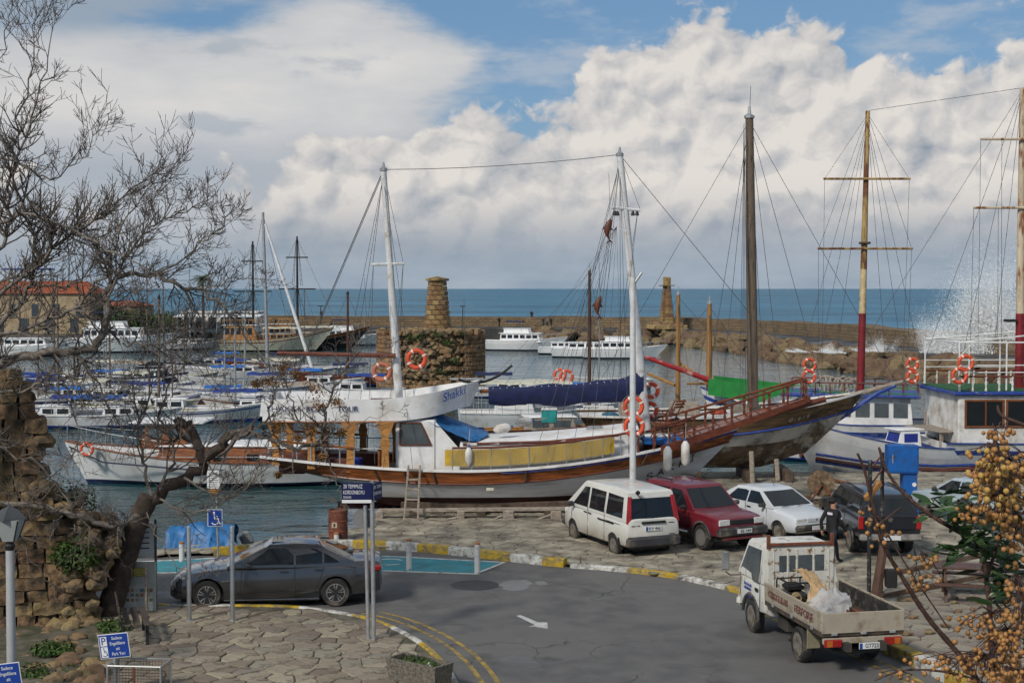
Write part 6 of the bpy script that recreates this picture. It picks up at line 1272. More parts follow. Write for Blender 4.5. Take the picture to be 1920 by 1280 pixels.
# ------------------------------------------------------------ stone towers, rocks, far shore
STN = [mat('ochre_stone_%d' % i, c, .9, var=.3, vs=1.5, dirt=(.07, .05, .03), damt=.38, ds=1.2, bump=.8, bs=5, rnd=.18) for i, c in enumerate([(.30, .19, .085), (.25, .155, .07), (.34, .225, .11)])]
RUB = mat('rubble_stone', (.25, .17, .09), .95, var=.45, vs=1.2, dirt=(.06, .05, .035), damt=.42, ds=1.5, bump=1.2, bs=4, rnd=.2)
LEAFM = [mat('leaf_green_%d' % i, c, .6, var=.35, vs=3, spec=.3) for i, c in enumerate([(.045, .085, .018), (.03, .065, .015), (.07, .11, .025)])]
def leaf_cloud(b, c, d, n, size, rnd, up=.4):
    for _ in range(n):
        while True:
            q = Vector((rnd.uniform(-1, 1), rnd.uniform(-1, 1), rnd.uniform(-1, 1)))
            if .15 < q.length < 1: break
        p = Vector(c) + Vector((q.x * d[0], q.y * d[1], q.z * d[2])); n_ = (q + Vector((rnd.uniform(-.6, .6), rnd.uniform(-.6, .6), up + rnd.uniform(-.4, .6)))).normalized(); t = n_.orthogonal().normalized(); t = (Matrix.Rotation(rnd.uniform(0, 6.28), 3, n_) @ t); w = n_.cross(t); s = size * rnd.uniform(.6, 1.4)
        b.add([p - t * s, p + w * s * .45 + n_ * s * .12, p + t * s, p - w * s * .45 + n_ * s * .12], [(0, 1, 2, 3)], rnd.randrange(3))
TX, TY = at(808, 700, 117.5).x, 117.5; TR_, TZ = 4.5, 4.05
tw = thing('round_tower', 'squat ruined round stone tower standing in the harbour water', 'tower', (TX, TY, 0)); rt = random.Random(11)
MB().lathe([(TR_ - .45, -1.5), (TR_ - .5, TZ - .1), (.1, TZ + .02)], 40).build('core', RUB, tw)
cs_ = [MB(), MB()]; nc = 15; ch = (TZ + 1.3) / nc
for k in range(nc):
    z = -1.3 + ch * (k + .5); n = 44
    for i in range(n):
        a = 2 * math.pi * (i + .5 * (k % 2)) / n; deg = math.degrees(math.atan2(-math.cos(a), math.sin(a)))   # 0 = facing the camera, + to the right
        deg = (math.degrees(a) + 90 + 180) % 360 - 180
        er = -30 < deg < 40 and (k > 2 + 3 * abs(mnoise.noise(Vector((i * .4, k * .5, 0)))))
        if er and rt.random() < .93: continue
        if k == nc - 1 and rt.random() < .35: continue
        r_ = TR_ - .18 + rt.uniform(-.03, .03); w = 2 * math.pi * TR_ / n - .03
        cs_[0].bbox((math.cos(a) * r_, math.sin(a) * r_, z), (.36, w, ch - .03), .035, rz=a, m=rt.randrange(3))
stuff(cs_[0].build('masonry_courses', STN, tw))
rb_ = MB()
for k in range(260):
    deg = rt.uniform(-36, 46); a = math.radians(deg - 90); z = rt.uniform(-1.0, TZ); r_ = TR_ - .42 + rt.uniform(-.1, .16); s = rt.uniform(.16, .42); rb_.lump((math.cos(a) * r_, math.sin(a) * r_, z), (s, s, s * .7), k, 1, .3)
for k in range(150): a = rt.uniform(0, 6.28); r_ = rt.uniform(.5, TR_ - .2); s = rt.uniform(.15, .38); rb_.lump((math.cos(a) * r_, math.sin(a) * r_, TZ), (s, s, s * .5), k + 500, 1, .3)
stuff(rb_.build('rubble_core', RUB, tw))
pl = MB()
for deg, z, s in ((-20, 3.6, .5), (-8, 3.7, .55), (10, 3.8, .4), (28, 1.7, .5), (12, .9, .35), (-34, 3.9, .3), (20, 3.2, .35), (36, 3.9, .4)): a = math.radians(deg - 90); leaf_cloud(pl, (math.cos(a) * TR_, math.sin(a) * TR_, z), (s, s * .5, s * .6), 70, .10, rt)
stuff(pl.build('wall_plants', LEAFM, tw))
# tapering stone column on top of it
cz0, cz1 = TZ, at(820, 527, 119).z; cxx = at(820, 580, 119).x
cl = thing('stone_column', 'tapering block-built stone column with flat cap above the round tower', 'column', (cxx, 119, cz0)); hC = cz1 - cz0; nr = 10
for k in range(nr):
    f = (k + .5) / nr; r_ = 1.13 - .38 * f; n = 9; hh = hC / nr
    for i in range(n): a = 2 * math.pi * (i + .5 * (k % 2)) / n; MB().bbox((0, 0, 0), (.5, 2 * math.pi * r_ / n - .02, hh - .025), .05).build('block', STN[rt.randrange(3)], cl, loc=(math.cos(a) * (r_ - .25), math.sin(a) * (r_ - .25), hh * (k + .5)), rz=a + rt.uniform(-.04, .04))
MB().lathe([(.5, 0), (.5, hC)], 12).build('core', RUB, cl); MB().lathe([(.72, hC), (.98, hC + .04), (1.0, hC + .20), (.5, hC + .30), (.1, hC + .40)], 14).build('cap', STN[1], cl)
# small lighthouse on the breakwater
q = at(1250, 607, 219); lh = thing('old_lighthouse', 'slim tapered stone lighthouse on the bend of the breakwater', 'lighthouse', (q.x, 219, 1.2)); hL = at(1249, 541, 219).z - 1.2 + .4
for k in range(14):
    f = k / 14; w = 2.3 - 1.25 * f
    for i in range(4): a = i * math.pi / 2; MB().bbox((0, 0, 0), (w * .5, w - .02 if i % 2 else w * .5, hL / 14 - .02), .04).build('block', STN[(i + k) % 3], lh, loc=(math.cos(a + .3) * w * .25, math.sin(a + .3) * w * .25, hL * (f + .5 / 14)), rz=.3)
MB().bbox((0, 0, hL + .08), (1.9, 1.9, .16), .04, rz=.3).build('gallery', STN[1], lh); MB().bbox((0, 0, hL + .75), (.95, .95, 1.25), .05, rz=.3).build('lantern_room', STN[0], lh)
for k in range(3): MB().bbox((-.0, 0, .35 + .0), (5.2 - k * .9, 4.2 - k * .8, .7 + k * .5), .1, rz=.3).build('plinth', STN[2], lh)
# boulders of the breakwater slope
bl_me = []
for k in range(7): b = MB(); b.lump((0, 0, 0), (1, .8, .62), k * 3 + 1, 2, .32); bl_me.append(b.mesh('boulder', mat('boulder_stone', (.17, .115, .065), .9, var=.4, vs=1.3, dirt=(.07, .055, .04), damt=.36, ds=1.4, bump=.8, bs=4, rnd=.3)))
bl_s = [(p, i) for i, p in enumerate(bw_line) if p.x > 1.5 and p.x < 66]; rbk = random.Random(21); cnt = 0
for (p, i) in bl_s:
    nx = bw_line[min(i + 1, len(bw_line) - 1)] - bw_line[i - 1]; d = nx.normalized(); n_ = Vector((d.y, -d.x)); seg = (bw_line[min(i + 1, len(bw_line) - 1)] - p).length; near = p.y < 150
    for _ in range(max(1, round(seg / (1.25 if near else 1.9)))):
        for off, z, s in ((.5, .60, 1.05), (1.8, .05, 1.2), (3.2, -.5, 1.25), (4.6, -.85, 1.1)):
            if cnt >= 299 or rbk.random() < (.04 if off < 3 else .35): continue
            q = p + d * rbk.uniform(0, seg) + n_ * (off + rbk.uniform(-.4, .4)); s2 = s * rbk.uniform(.65, 1.35); o = link('boulder', bl_me[rbk.randrange(7)], None, (q.x, q.y, z + rbk.uniform(-.15, .2))); o.rotation_euler = (rbk.uniform(-.4, .4), rbk.uniform(-.4, .4), rbk.uniform(0, 6.3)); o.scale = (s2, s2, s2); cnt += 1
            tag(o, 'brown boulder in the rock slope below the breakwater walkway', 'boulder', 'boulders of the breakwater slope')
# spray where a wave breaks over the wall
sprm = mat('spray_drops', (.86, .88, .89), .6, var=.04)
import numpy as np
rng = np.random.default_rng(5)
def jets(px, Y, z0, n_jets, L, fan, n, size, lean=0.0, spread=.12):
    """droplets thrown up along ballistic jets; returns centres and sizes"""
    c = at(px, 640, Y); per = n // n_jets; P = []; Sz = []
    for k in range(n_jets):
        a = rng.normal(lean, fan); L_ = L * rng.uniform(.45, 1.0) * (1 - .45 * min(1, abs(a - lean) / .9)); u = rng.random(per) ** 1.25; dx = np.sin(a) * L_ * u; dz = np.cos(a) * L_ * u - .10 * L_ * u * u; w = spread * L_ * (.25 + u)
        P.append(np.stack([c.x + rng.normal(0, .8) + dx + rng.normal(0, 1, per) * w, Y + rng.normal(0, .9, per), z0 + np.maximum(0, dz + rng.normal(0, 1, per) * w * .8)], 1)); Sz.append(size * rng.uniform(.4, 1.3, per) * (1.25 - .75 * u))
    return np.concatenate(P), np.concatenate(Sz)
parts_ = [jets(1845, 140, .8, 34, 14.0, .30, 120000, .080, .10), jets(1790, 141, .8, 28, 6.5, .7, 75000, .074, -.5), jets(1888, 139, .8, 24, 9.5, .45, 80000, .076, .2), jets(1760, 141, .8, 16, 3.2, .9, 16000, .055, -.4), jets(1632, 142, 1.2, 14, 2.4, .6, 9000, .045), jets(1560, 140, 1.15, 14, 1.3, 1.2, 9000, .04, -.3), jets(1500, 142, 1.15, 10, .8, 1.3, 4000, .04, -.3)]
C_ = np.concatenate([q[0] for q in parts_]); Z_ = np.concatenate([q[1] for q in parts_]); nD = len(C_); off = rng.normal(0, 1, (nD, 3, 3)); off /= np.linalg.norm(off, axis=2, keepdims=True); V_ = (C_[:, None, :] + off * Z_[:, None, None]).reshape(-1, 3)
sme = bpy.data.meshes.new('sea_spray'); sme.vertices.add(nD * 3); sme.vertices.foreach_set('co', V_.ravel()); sme.loops.add(nD * 3); sme.loops.foreach_set('vertex_index', np.arange(nD * 3)); sme.polygons.add(nD); sme.polygons.foreach_set('loop_start', np.arange(0, nD * 3, 3)); sme.update(calc_edges=True); sme.materials.append(sprm)
stuff(link('sea_spray', sme))
# far shore on the left
WALLS = mat('old_stone_house', (.30, .235, .15), .9, var=.25, vs=.8, bump=.5, bs=3); TILE = mat('terracotta_roof', (.30, .075, .03), .8, var=.3, vs=2.5, lines=(0, .35, .8)); SHUT = mat('dark_shutter', (.03, .045, .06), .6)
def house(name, label, x0, x1, Y, z0, z1, roof, wins, depth=9):
    t = thing(name, label, 'building', ((x0 + x1) / 2, Y + depth / 2, z0)); w = x1 - x0; h = z1 - z0; MB().bbox((0, 0, h / 2), (w, depth, h), .05).build('wall', WALLS if roof else WHITE2, t)
    if roof:
        b = MB(); b.add([(-w / 2 - .4, -depth / 2 - .4, h), (w / 2 + .4, -depth / 2 - .4, h), (w / 2 + .4, depth / 2 + .4, h), (-w / 2 - .4, depth / 2 + .4, h), (-w / 2 + 2, 0, h + roof), (w / 2 - 2, 0, h + roof)], [(0, 1, 5, 4), (1, 2, 5), (2, 3, 4, 5), (3, 0, 4), (3, 2, 1, 0)]); b.build('roof', TILE, t)
    else: MB().bbox((0, 0, h + .15), (w + .5, depth + .5, .3), .05).build('roof', WHITE2, t)
    for (f, zc, ww, wh) in wins: wo = MB().bbox((-w / 2 + w * f, -depth / 2 - .02, zc), (ww, .12, wh), .02).build('window', SHUT, t); MB().bbox((-w / 2 + w * f, -depth / 2 - .06, zc - wh / 2 - .06), (ww + .3, .22, .12), .02).build('sill', WALLS, wo)
    return t
xx = lambda px, Y: (px - 960) * Y / F
struct(slab('far_quay', [(-400, 262), (-400, 196), (xx(330, 212), 196), (xx(330, 212), 262)], -2, .6, wetdark))
house('stone_house', 'long stone house with red tiled roof at the far left', xx(-160, 214), xx(172, 214), 214, .6, 6.7, 1.9, [(f, 3.6, 1.0, 1.9) for f in (.42, .55, .68, .80, .93)] + [(f, 1.3, 1.2, 2.2) for f in (.48, .62, .76, .9)])
house('stone_house', 'smaller stone house with low tiled roof behind the tree', xx(178, 226), xx(262, 226), 226, .6, 4.7, .8, [(.3, 2.2, 1, 1.6), (.65, 2.2, 1, 1.6)])
pg = thing('roof_pergola', 'blue roofed terrace pergola above the tiled house', 'pergola', (xx(48, 228), 228, 6.5))
for x in (-3.2, -1.6, 0, 1.6, 3.2): MB().tube([(x, 0, 0), (x, 0, 4.0)], .12, 6).build('post', WHITE2, pg); MB().tube([(x, 3, 0), (x, 3, 4.0)], .12, 6).build('post', WHITE2, pg)
MB().bbox((0, 1.5, 4.1), (7.2, 4.2, .25), .05).build('canopy', BLUE, pg); MB().bbox((0, 1.5, -.2), (8, 5, .4), .05).build('floor', WHITE2, pg); MB().tube([(-3.4, -.2, 1.1), (3.4, -.2, 1.1)], .06, 5).build('rail', WHITE2, pg)
house('quay_cafe', 'low white cafe with flat awning on the far quay', xx(338, 222), xx(482, 222), 222, .6, 3.6, 0, [(.1 + .16 * k, 1.6, 1.3, 1.8) for k in range(6)], 6)
aw = thing('awning', 'long white awning in front of the far cafe', 'awning', (xx(410, 218), 218.5, 3.3)); MB().bbox((0, 0, 0), (xx(490, 218) - xx(330, 218), 4.5, .12), .03, rx=.06).build('cloth', WHITE, aw)
for k in range(7): MB().tube([(-6 + 2 * k, -2.1, -.1), (-6 + 2 * k, -2.1, -2.7)], .06, 5).build('pole', GALV, aw)
def bush(name, label, c, d, n, size, seed, cat='bush', stem=True):
    t = thing(name, label, cat, c); r = random.Random(seed); b = MB(); leaf_cloud(b, (0, 0, d[2] * .9), d, n, size, r)
    for k in range(4): q = Vector((r.uniform(-.5, .5) * d[0], r.uniform(-.5, .5) * d[1], d[2] * .6)); leaf_cloud(b, q + Vector((0, 0, d[2] * .4)), (d[0] * .5, d[1] * .5, d[2] * .5), n // 5, size, r)
    stuff(b.build('foliage', LEAFM, t))
    if stem:
        for k in range(4): MB().tube([(0, 0, -.05), (r.uniform(-.4, .4) * d[0], r.uniform(-.4, .4) * d[1], d[2])], [.03 * d[2], .01 * d[2]], 5).build('stem', DARKWOOD, t)
    return t
for px, Y, d, lb in ((200, 218, (3, 2, 2.4), 'dark green shrub beside the tiled house'), (255, 220, (2.6, 2, 2.0), 'shrub below the smaller stone house'), (310, 219, (3, 2, 1.8), 'shrub left of the far cafe')): bush('shrub', lb, (xx(px, Y), Y, .6), d, 700, .30, px)
pm = thing('palm_tree', 'palm tree standing on the far quay behind the bare branches', 'palm', (xx(380, 216), 216, .6)); MB().tube([(0, 0, 0), (.1, 0, 4), (0, 0, 8.4)], [.28, .22, .18], 8).build('trunk', DARKWOOD, pm); rp_ = random.Random(2)
for k in range(26):
    a = k * 2.4; el = rp_.uniform(-.7, 1.1); L = rp_.uniform(1.6, 2.2); pts = [Vector((math.cos(a) * L * f * math.cos(el * (1 - f * .6)), math.sin(a) * L * f * math.cos(el), 8.4 + L * f * math.sin(el) - 1.0 * f * f)) for f in (0, .3, .6, 1)]; b = MB(); b.tube(pts, [.04, .03, .02, .01], 4)
    for f in range(10):
        p = pts[0] + (pts[3] - pts[0]) * (f / 10 + .08); q = Vector((0, 0, -.0)); i = min(2, int((f / 10 + .08) * 3)); g = (f / 10 + .08) * 3 - i; p = pts[i] + (pts[i + 1] - pts[i]) * min(1, g)
        for s in (1, -1): w = Vector((-math.sin(a) * s, math.cos(a) * s, -.5)) * .5; b.add([p, p + w * .5 + Vector((0, 0, .04)), p + w + (pts[3] - pts[0]) * .1], [(0, 1, 2)])
    b.build('frond', mat('palm_green', (.05, .07, .022), .7, var=.3), pm)
# ------------------------------------------------------------ people
def person(label, loc, rz, h=1.75, jacket=(.012, .012, .014), trousers=(.02, .024, .034), stride=.0, arms=.25, group=None, hair=(.012, .01, .008), patches=False, sit=False):
    """one continuous skinned body; x is forward, y left"""
    k = h / 1.75; V = []; E = []; Rr = []
    def v(x, y, z, r, par=None):
        V.append((x * k, y * k, z * k)); Rr.append(r * k)
        if par is not None: E.append((par, len(V) - 1))
        return len(V) - 1
    st = stride; pel = v(0, 0, .95, .135); sp1 = v(.0, 0, 1.12, .13, pel); ch = v(.01, 0, 1.32, .155, sp1); nk = v(.02, 0, 1.47, .065, ch); hd0 = v(.035, 0, 1.555, .075, nk); hd = v(.04, 0, 1.64, .093, hd0); v(.035, 0, 1.715, .06, hd); v(.125, 0, 1.625, .022, hd)
    for s in (1, -1):
        f = st * s; hip = v(.02 * f, s * .10, .90, .105, pel); kn = v(.26 * f + (.05 if f <= 0 else .06), s * .105, .50 + (.02 if f < 0 else 0), .07, hip); back = f < 0
        an = v(.42 * f - (.12 if back else .0), s * .10, .10 + (.08 if back else 0), .045, kn); to = v(.42 * f + (.02 if back else .13), s * .11, .035 + (.01 if back else 0), .04, an); v(.42 * f + (.09 if back else .20), s * .11, .03, .03, to)
        sh = v(.0, s * .19, 1.40, .075, ch); g = -f * arms; el = v(.22 * g - .05, s * .26, 1.13, .052, sh); wr = v(.42 * g + .06, s * .25, .90, .036, el); pa = v(.45 * g + .085, s * .245, .83, .036, wr)
        for q, (dx, L, dy) in enumerate(((.03, .085, .0), (.012, .095, .0), (-.008, .09, .0), (-.026, .07, .0))):
            a = v(.45 * g + .085 + dx, s * .245, .83 - L * .5, .0095, pa); v(.45 * g + .095 + dx, s * .235, .83 - L, .008, a)
        th = v(.45 * g + .125, s * .235, .81, .010, pa); v(.45 * g + .135, s * .225, .775, .009, th)
    me = bpy.data.meshes.new('body'); me.from_pydata(V, E, []); o = bpy.data.objects.new('body', me); col.objects.link(o); md = o.modifiers.new('s', 'SKIN'); md.use_smooth_shade = True; bpy.context.view_layer.update()
    for i, r in enumerate(Rr): me.skin_vertices[0].data[i].radius = (r, r); me.skin_vertices[0].data[i].use_root = (i == 0)
    for i in (1, 2): me.skin_vertices[0].data[i].radius = (Rr[i] * .85, Rr[i] * 1.18)
    sd = o.modifiers.new('d', 'SUBSURF'); sd.levels = 1; sd.render_levels = 1; bpy.context.view_layer.update()
    nm = bpy.data.meshes.new_from_object(o.evaluated_get(bpy.context.evaluated_depsgraph_get())); bpy.data.objects.remove(o); nm.materials.clear()
    tn = '%.3f_%.3f' % (jacket[0], trousers[2]); ms = [mat('skin', (.38, .21, .14), .55, var=.08), mat('jacket_' + tn, jacket, .8, var=.25, vs=8, bump=.4, bs=18), mat('trousers_' + tn, trousers, .85, var=.25, vs=8, bump=.3, bs=18), BLACK]
    for m in ms: nm.materials.append(m)
    for p in nm.polygons:
        c = p.center / k; p.material_index = 0 if c.z > 1.475 else 3 if c.z < .10 else 0 if (c.z < .875 and abs(c.y) > .19) else 2 if (c.z < .93 and abs(c.y) < .205) else 1
        p.use_smooth = True
    t = thing('person', label, 'person', loc, rz, group); nm.name = 'body'; link('body', nm, t)
    hb = MB(); hb.lump((.018 * k, 0, 1.675 * k), (.103 * k, .092 * k, .085 * k), 3, 2, .08); hb.build('hair', mat('hair_%.3f' % hair[0], hair, .7), t, smooth=60)
    for s in (1, -1): MB().lump((.03 * k, s * .088 * k, 1.63 * k), (.018 * k, .012 * k, .032 * k), 1, 1, .05).build('ear', ms[0], t); MB().lump((.112 * k, s * .034 * k, 1.652 * k), (.012 * k, .014 * k, .009 * k), 1, 1, .05).build('eye', BLACK, t)
    MB().lump((.112 * k, 0, 1.592 * k), (.014 * k, .024 * k, .007 * k), 1, 1, .05).build('mouth', mat('lips', (.28, .10, .08), .6), t)
    if patches: MB().bbox((-.128, -.02, 1.38), (.012, .17, .07), .004).build('back_patch', mat('patch_white', (.6, .58, .66), .7), t); MB().bbox((.02, -.292, 1.27), (.05, .012, .06), .004).build('sleeve_badge', MATS['patch_white'], t)
    return t
g = gr(1560, 1058, .1); person('person in black jacket and dark trousers striding past the pickup', (g.x, g.y, .10), R(38), 1.78, stride=.85, arms=.5, patches=True)
for px, py, Y, lb, hh in ((936, 609, 233, 'lone distant person in dark clothes on the breakwater', 1.75), (1019, 606, 232, 'distant person at the left of the group of three', 1.75), (1026, 606, 232, 'distant person in grey in the middle of the group of three', 1.72), (1033, 606, 232, 'distant person at the right of the group of three', 1.8), (517, 606, 236, 'distant person in dark clothes walking on the left breakwater', 1.75)):
    q = at(px, py, Y); person(lb, (q.x, Y, 1.13), R(90 + px), hh, jacket=(.16, .16, .17) if px == 1026 else (.012, .012, .014), group='people on the breakwater')
for px, lb in ((997, 'dark figure sitting on the parapet near the group of three'), (602, 'dark figure sitting on the parapet left of the tower')):
    q = at(px, 592, 239); person(lb, (q.x, 239.5, 2.1), R(-90), 1.7, group='people on the breakwater')
for px, Y in ((868, 236), (603, 240)):
    q = at(px, 590, Y); t = thing('path_lamp', 'thin dark lamp post on the breakwater %s' % ('right of the stone column' if px > 700 else 'left of the stone column'), 'lamp post', (q.x, Y - 1, 1.1)); MB().tube([(0, 0, 0), (0, 0, 3.4)], .07, 6).build('post', BLACK, t); MB().bbox((0, 0, 3.45), (1.0, .3, .12), .03).build('lamp_head', BLACK, t)
# ------------------------------------------------------------ ruined wall on the left
WST = [mat('wall_stone_%d' % i, c, .92, var=.35, vs=2.2, dirt=(.045, .035, .025), damt=.40, ds=2.2, bump=1.2, bs=7, rnd=.2) for i, c in enumerate([(.24, .155, .08), (.19, .125, .068), (.28, .185, .095)])]
WYL, WYR = 30.6, 31.6     # the face leans away to the right
prof = [(5.75, 44), (5.3, 46), (4.9, 60), (4.5, 76), (4.0, 80), (3.4, 74), (2.95, 82), (2.6, 135), (2.2, 198), (1.7, 208), (1.3, 178), (.9, 168), (.4, 162), (0, 176)]
def wall_edge(z):
    for (a, xa), (b, xb) in zip(prof, prof[1:]):
        if b <= z <= a: return xb + (xa - xb) * (z - b) / max(.01, a - b)
    return prof[0][1] if z > prof[0][0] else prof[-1][1]
def rough_block(w, d, h, seed):
    nx, ny, nz = 5, 2, 3; b = MB(); idx = {}; vs = []; fs = []
    def vid(i, j, k):
        if (i, j, k) not in idx:
            p = Vector((-w / 2 + w * i / nx, -d / 2 + d * j / ny, -h / 2 + h * k / nz)); e = (i in (0, nx)) + (j in (0, ny)) + (k in (0, nz)); q = p * 5 + Vector((seed * 3.3, seed, seed * .7))
            n = Vector((mnoise.noise(q), mnoise.noise(q + Vector((9, 0, 0))), mnoise.noise(q + Vector((0, 9, 0))))) * .045; p = p + n; p *= (.985 if e == 2 else .965 if e == 3 else 1.0); idx[i, j, k] = len(vs); vs.append(p)
        return idx[i, j, k]
    for i in range(nx):
        for k in range(nz):
            for j, fl in ((0, 0), (ny, 1)): f = [vid(i, j, k), vid(i + 1, j, k), vid(i + 1, j, k + 1), vid(i, j, k + 1)]; fs.append(f[::-1] if fl else f)
        for j in range(ny):
            for k, fl in ((0, 1), (nz, 0)): f = [vid(i, j, k), vid(i + 1, j, k), vid(i + 1, j + 1, k), vid(i, j + 1, k)]; fs.append(f[::-1] if fl else f)
    for j in range(ny):
        for k in range(nz):
            for i, fl in ((0, 1), (nx, 0)): f = [vid(i, j, k), vid(i, j + 1, k), vid(i, j + 1, k + 1), vid(i, j, k + 1)]; fs.append(f[::-1] if fl else f)
    return b.add(vs, fs)
rw_ = thing('ruined_wall', 'tall ruined ashlar wall with a broken right edge at the left', 'wall'); rr_ = random.Random(8)
def wface(px): f = max(0, min(1, (px + 60) / 270)); return WYL + (WYR - WYL) * f
MORT = mat('old_mortar', (.17, .125, .075), .95, var=.4, vs=3, dirt=(.06, .05, .035), damt=.4, bump=1.0, bs=12)
z = .0; row = 0
while z < 5.65:
    h = rr_.uniform(.27, .37); zc = z + h / 2; pe = wall_edge(zc); xe = (pe - 960) * 31.2 / F; x = -13.2 + rr_.uniform(-.4, 0)
    while x < xe - .12:
        w = min(rr_.uniform(.38, .8), xe - x + rr_.uniform(-.1, .1))
        if w > .15: rough_block(w - .004, .55, h + .002, rr_.uniform(0, 90)).build('ashlar_block', WST[rr_.randrange(3)], rw_, loc=(x + w / 2, wface(960 + x * F / 31.2) + .27 + rr_.uniform(-.04, .05), zc), rz=.32 + rr_.uniform(-.03, .03))
        x += w
    z += h; row += 1
MB().bbox((-12.45, 30.95, 2.7), (3.3, .8, 5.3), .1, rz=.32).build('core', MORT, rw_); MB().bbox((-10.25, 31.66, .95), (1.7, .8, 1.9), .1, rz=.32).build('core', MORT, rw_)
for k in range(130):
    z = rr_.uniform(-.05, 2.9) if k < 95 else rr_.uniform(2.6, 5.4); pe = wall_edge(z) + rr_.uniform(-45, 14) * (1 if z < 2.6 else .5); q = at(pe, 541 + (HC - z) * F / 31.3, 31.3 + rr_.uniform(-.25, .35)); s = rr_.uniform(.10, .26); MB().lump((0, 0, 0), (s, s * .9, s * .75), k, 2, .3).build('rubble_stone', RUB, rw_, loc=q)
for k in range(75):
    px, py = rr_.uniform(20, 186), rr_.uniform(1165, 1300); q = gr(px, py, .02); s = rr_.uniform(.06, .24) * (1.2 if px > 90 else .7); MB().lump((0, 0, 0), (s, s * .9, s * .7), k + 300, 2, .3).build('rubble_stone', RUB, rw_, loc=q)
for px, py, Y, d, n, lb, sd in ((100, 1215, 28.5, (.5, .4, .2), 420, 'low weeds among the rubble below the wall', 11), (185, 1290, 26.6, (.6, .4, .2), 450, 'weeds left of the wire cage', 12), (142, 1035, 31.0, (.62, .3, .45), 700, 'green plant growing out of the ruined wall', 1), (125, 935, 32.6, (.8, .5, .55), 900, 'bright green shrub on top of the low wall', 2), (150, 1262, 27.5, (.75, .5, .22), 700, 'weeds at the foot of the ruined wall', 3), (60, 1268, 27, (.5, .4, .3), 500, 'weeds beside the lamp post', 4), (215, 1172, 30.5, (.45, .5, .16), 420, 'green weeds at the foot of the leaning tree', 5), (250, 1265, 27.3, (.5, .35, .14), 400, 'weeds around the wire trolley', 6), (275, 1030, 40.6, (.3, .2, .14), 150, 'weeds at the end of the raised kerb', 7)):
    q = at(px, py, Y); bush('plant', lb, (q.x, q.y, q.z - d[2]), d, n, .05, sd, 'plant')
# ------------------------------------------------------------ street furniture
def post(t, nm, a, b, r, m, n=10): return MB().tube([a, b], r, n).build(nm, m, t, smooth=60)
for px, lb in ((355, 'left brushed steel bollard post on the pavement'), (436, 'right brushed steel bollard post on the pavement')):
    q = gr(px, 1163, .105); t = thing('steel_post', lb, 'post', q, group='tall steel posts on the pavement'); MB().lathe([(.052, 0), (.052, 2.08), (.046, 2.10), (.001, 2.10)], 14).build('tube', STEEL, t, smooth=40); MB().lathe([(.09, 0), (.09, .012), (.054, .014)], 14).build('base_flange', GALV, t)
for px, py, h, lb in ((767, 1068, .80, 'white bollard on the blue bay edge, left of the pair'), (895, 1075, .80, 'rust marked white bollard at the end of the blue bay'), (341, 1052, .52, 'short white bollard at the left end of the bay'), (631, 1022, .35, 'white bollard half hidden behind the saloon roof')):
    q = gr(px, py); t = thing('bollard', lb, 'bollard', q, group='white bollards by the parking bay'); MB().lathe([(.075, 0), (.075, h), (.05, h + .01)], 14).build('tube', mat('bollard_white', (.62, .62, .60), .6, var=.08, dirt=(.22, .11, .06), damt=.26, ds=5), t, smooth=40); MB().lathe([(.078, h - .03), (.078, h + .02), (.03, h + .035), (.001, h + .035)], 14).build('cap', mat('rust_cap', (.38, .17, .08), .8), t, smooth=40)
def flat_sign(parent, nm, c, w, h, m, rz=0.0, th=.02): return MB().bbox((0, 0, 0), (w, th, h), .006).build(nm, m, parent, loc=c, rz=rz)
SGB = mat('sign_blue', (.010, .045, .26), .4, var=.06); SGN = mat('sign_navy', (.008, .012, .07), .4, var=.08); SGW = mat('sign_white', (.70, .71, .72), .5, var=.05)
def wheelchair(parent, c, s, m, rz=0.0):
    b = MB(); b.torus((0, 0, -.16 * s), .24 * s, .035 * s, 'Y', 18, 5, a0=-2.6, a1=.9); b.tube([(-.05 * s, 0, .28 * s), (-.02 * s, 0, -.02 * s), (.22 * s, 0, -.05 * s), (.30 * s, 0, -.36 * s), (.40 * s, 0, -.33 * s)], .04 * s, 5); b.tube([(-.04 * s, 0, .13 * s), (.18 * s, 0, .12 * s)], .035 * s, 5); b.lathe([(.001, -.02 * s), (.07 * s, -.02 * s), (.07 * s, .02 * s), (.001, .02 * s)], 12, (-.06 * s, 0, .38 * s), 'Y')
    b.v = [Vector((v.x, v.y * .12, v.z)) for v in b.v]; return b.build('wheelchair_symbol', m, parent, loc=c, rz=rz)
# street name sign with the back of a round sign beside it
q = gr(701, 1198, .105); t = thing('street_sign', 'street name sign on a grey pole at the pavement corner', 'sign', q); top = at(697, 902, q.y).z - q.z; MB().tube([(0, 0, 0), (-.03, 0, top)], .045, 10).build('pole', GALV, t, smooth=60)
pw_ = (698 - 642) * q.y / F; pl1 = flat_sign(t, 'name_plate', (-.03 - pw_ / 2, -.05, top - .20), pw_, .36, SGN); flat_sign(pl1, 'white_strip', (0, -.002, -.215), pw_, .07, SGW); pl2 = flat_sign(t, 'side_plate', (.06, .12, top - .22), .42, .36, SGN, rz=1.15)
for k, (tx, s_, w_) in enumerate((('20 TEMMUZ', .115, .40), ('KORDONBOYU', .115, .44), ('SOKAK', .065, .17))): lettering(tx, s_, SGW, pl1, (-.28 + w_ / 2, -.013, (.10, -.025, -.125)[k]), width=w_)
for k, tx in enumerate(('20 TEM', 'KORDON')): lettering(tx, .10, SGW, pl2, (0, -.013, .09 - .13 * k), width=.32)
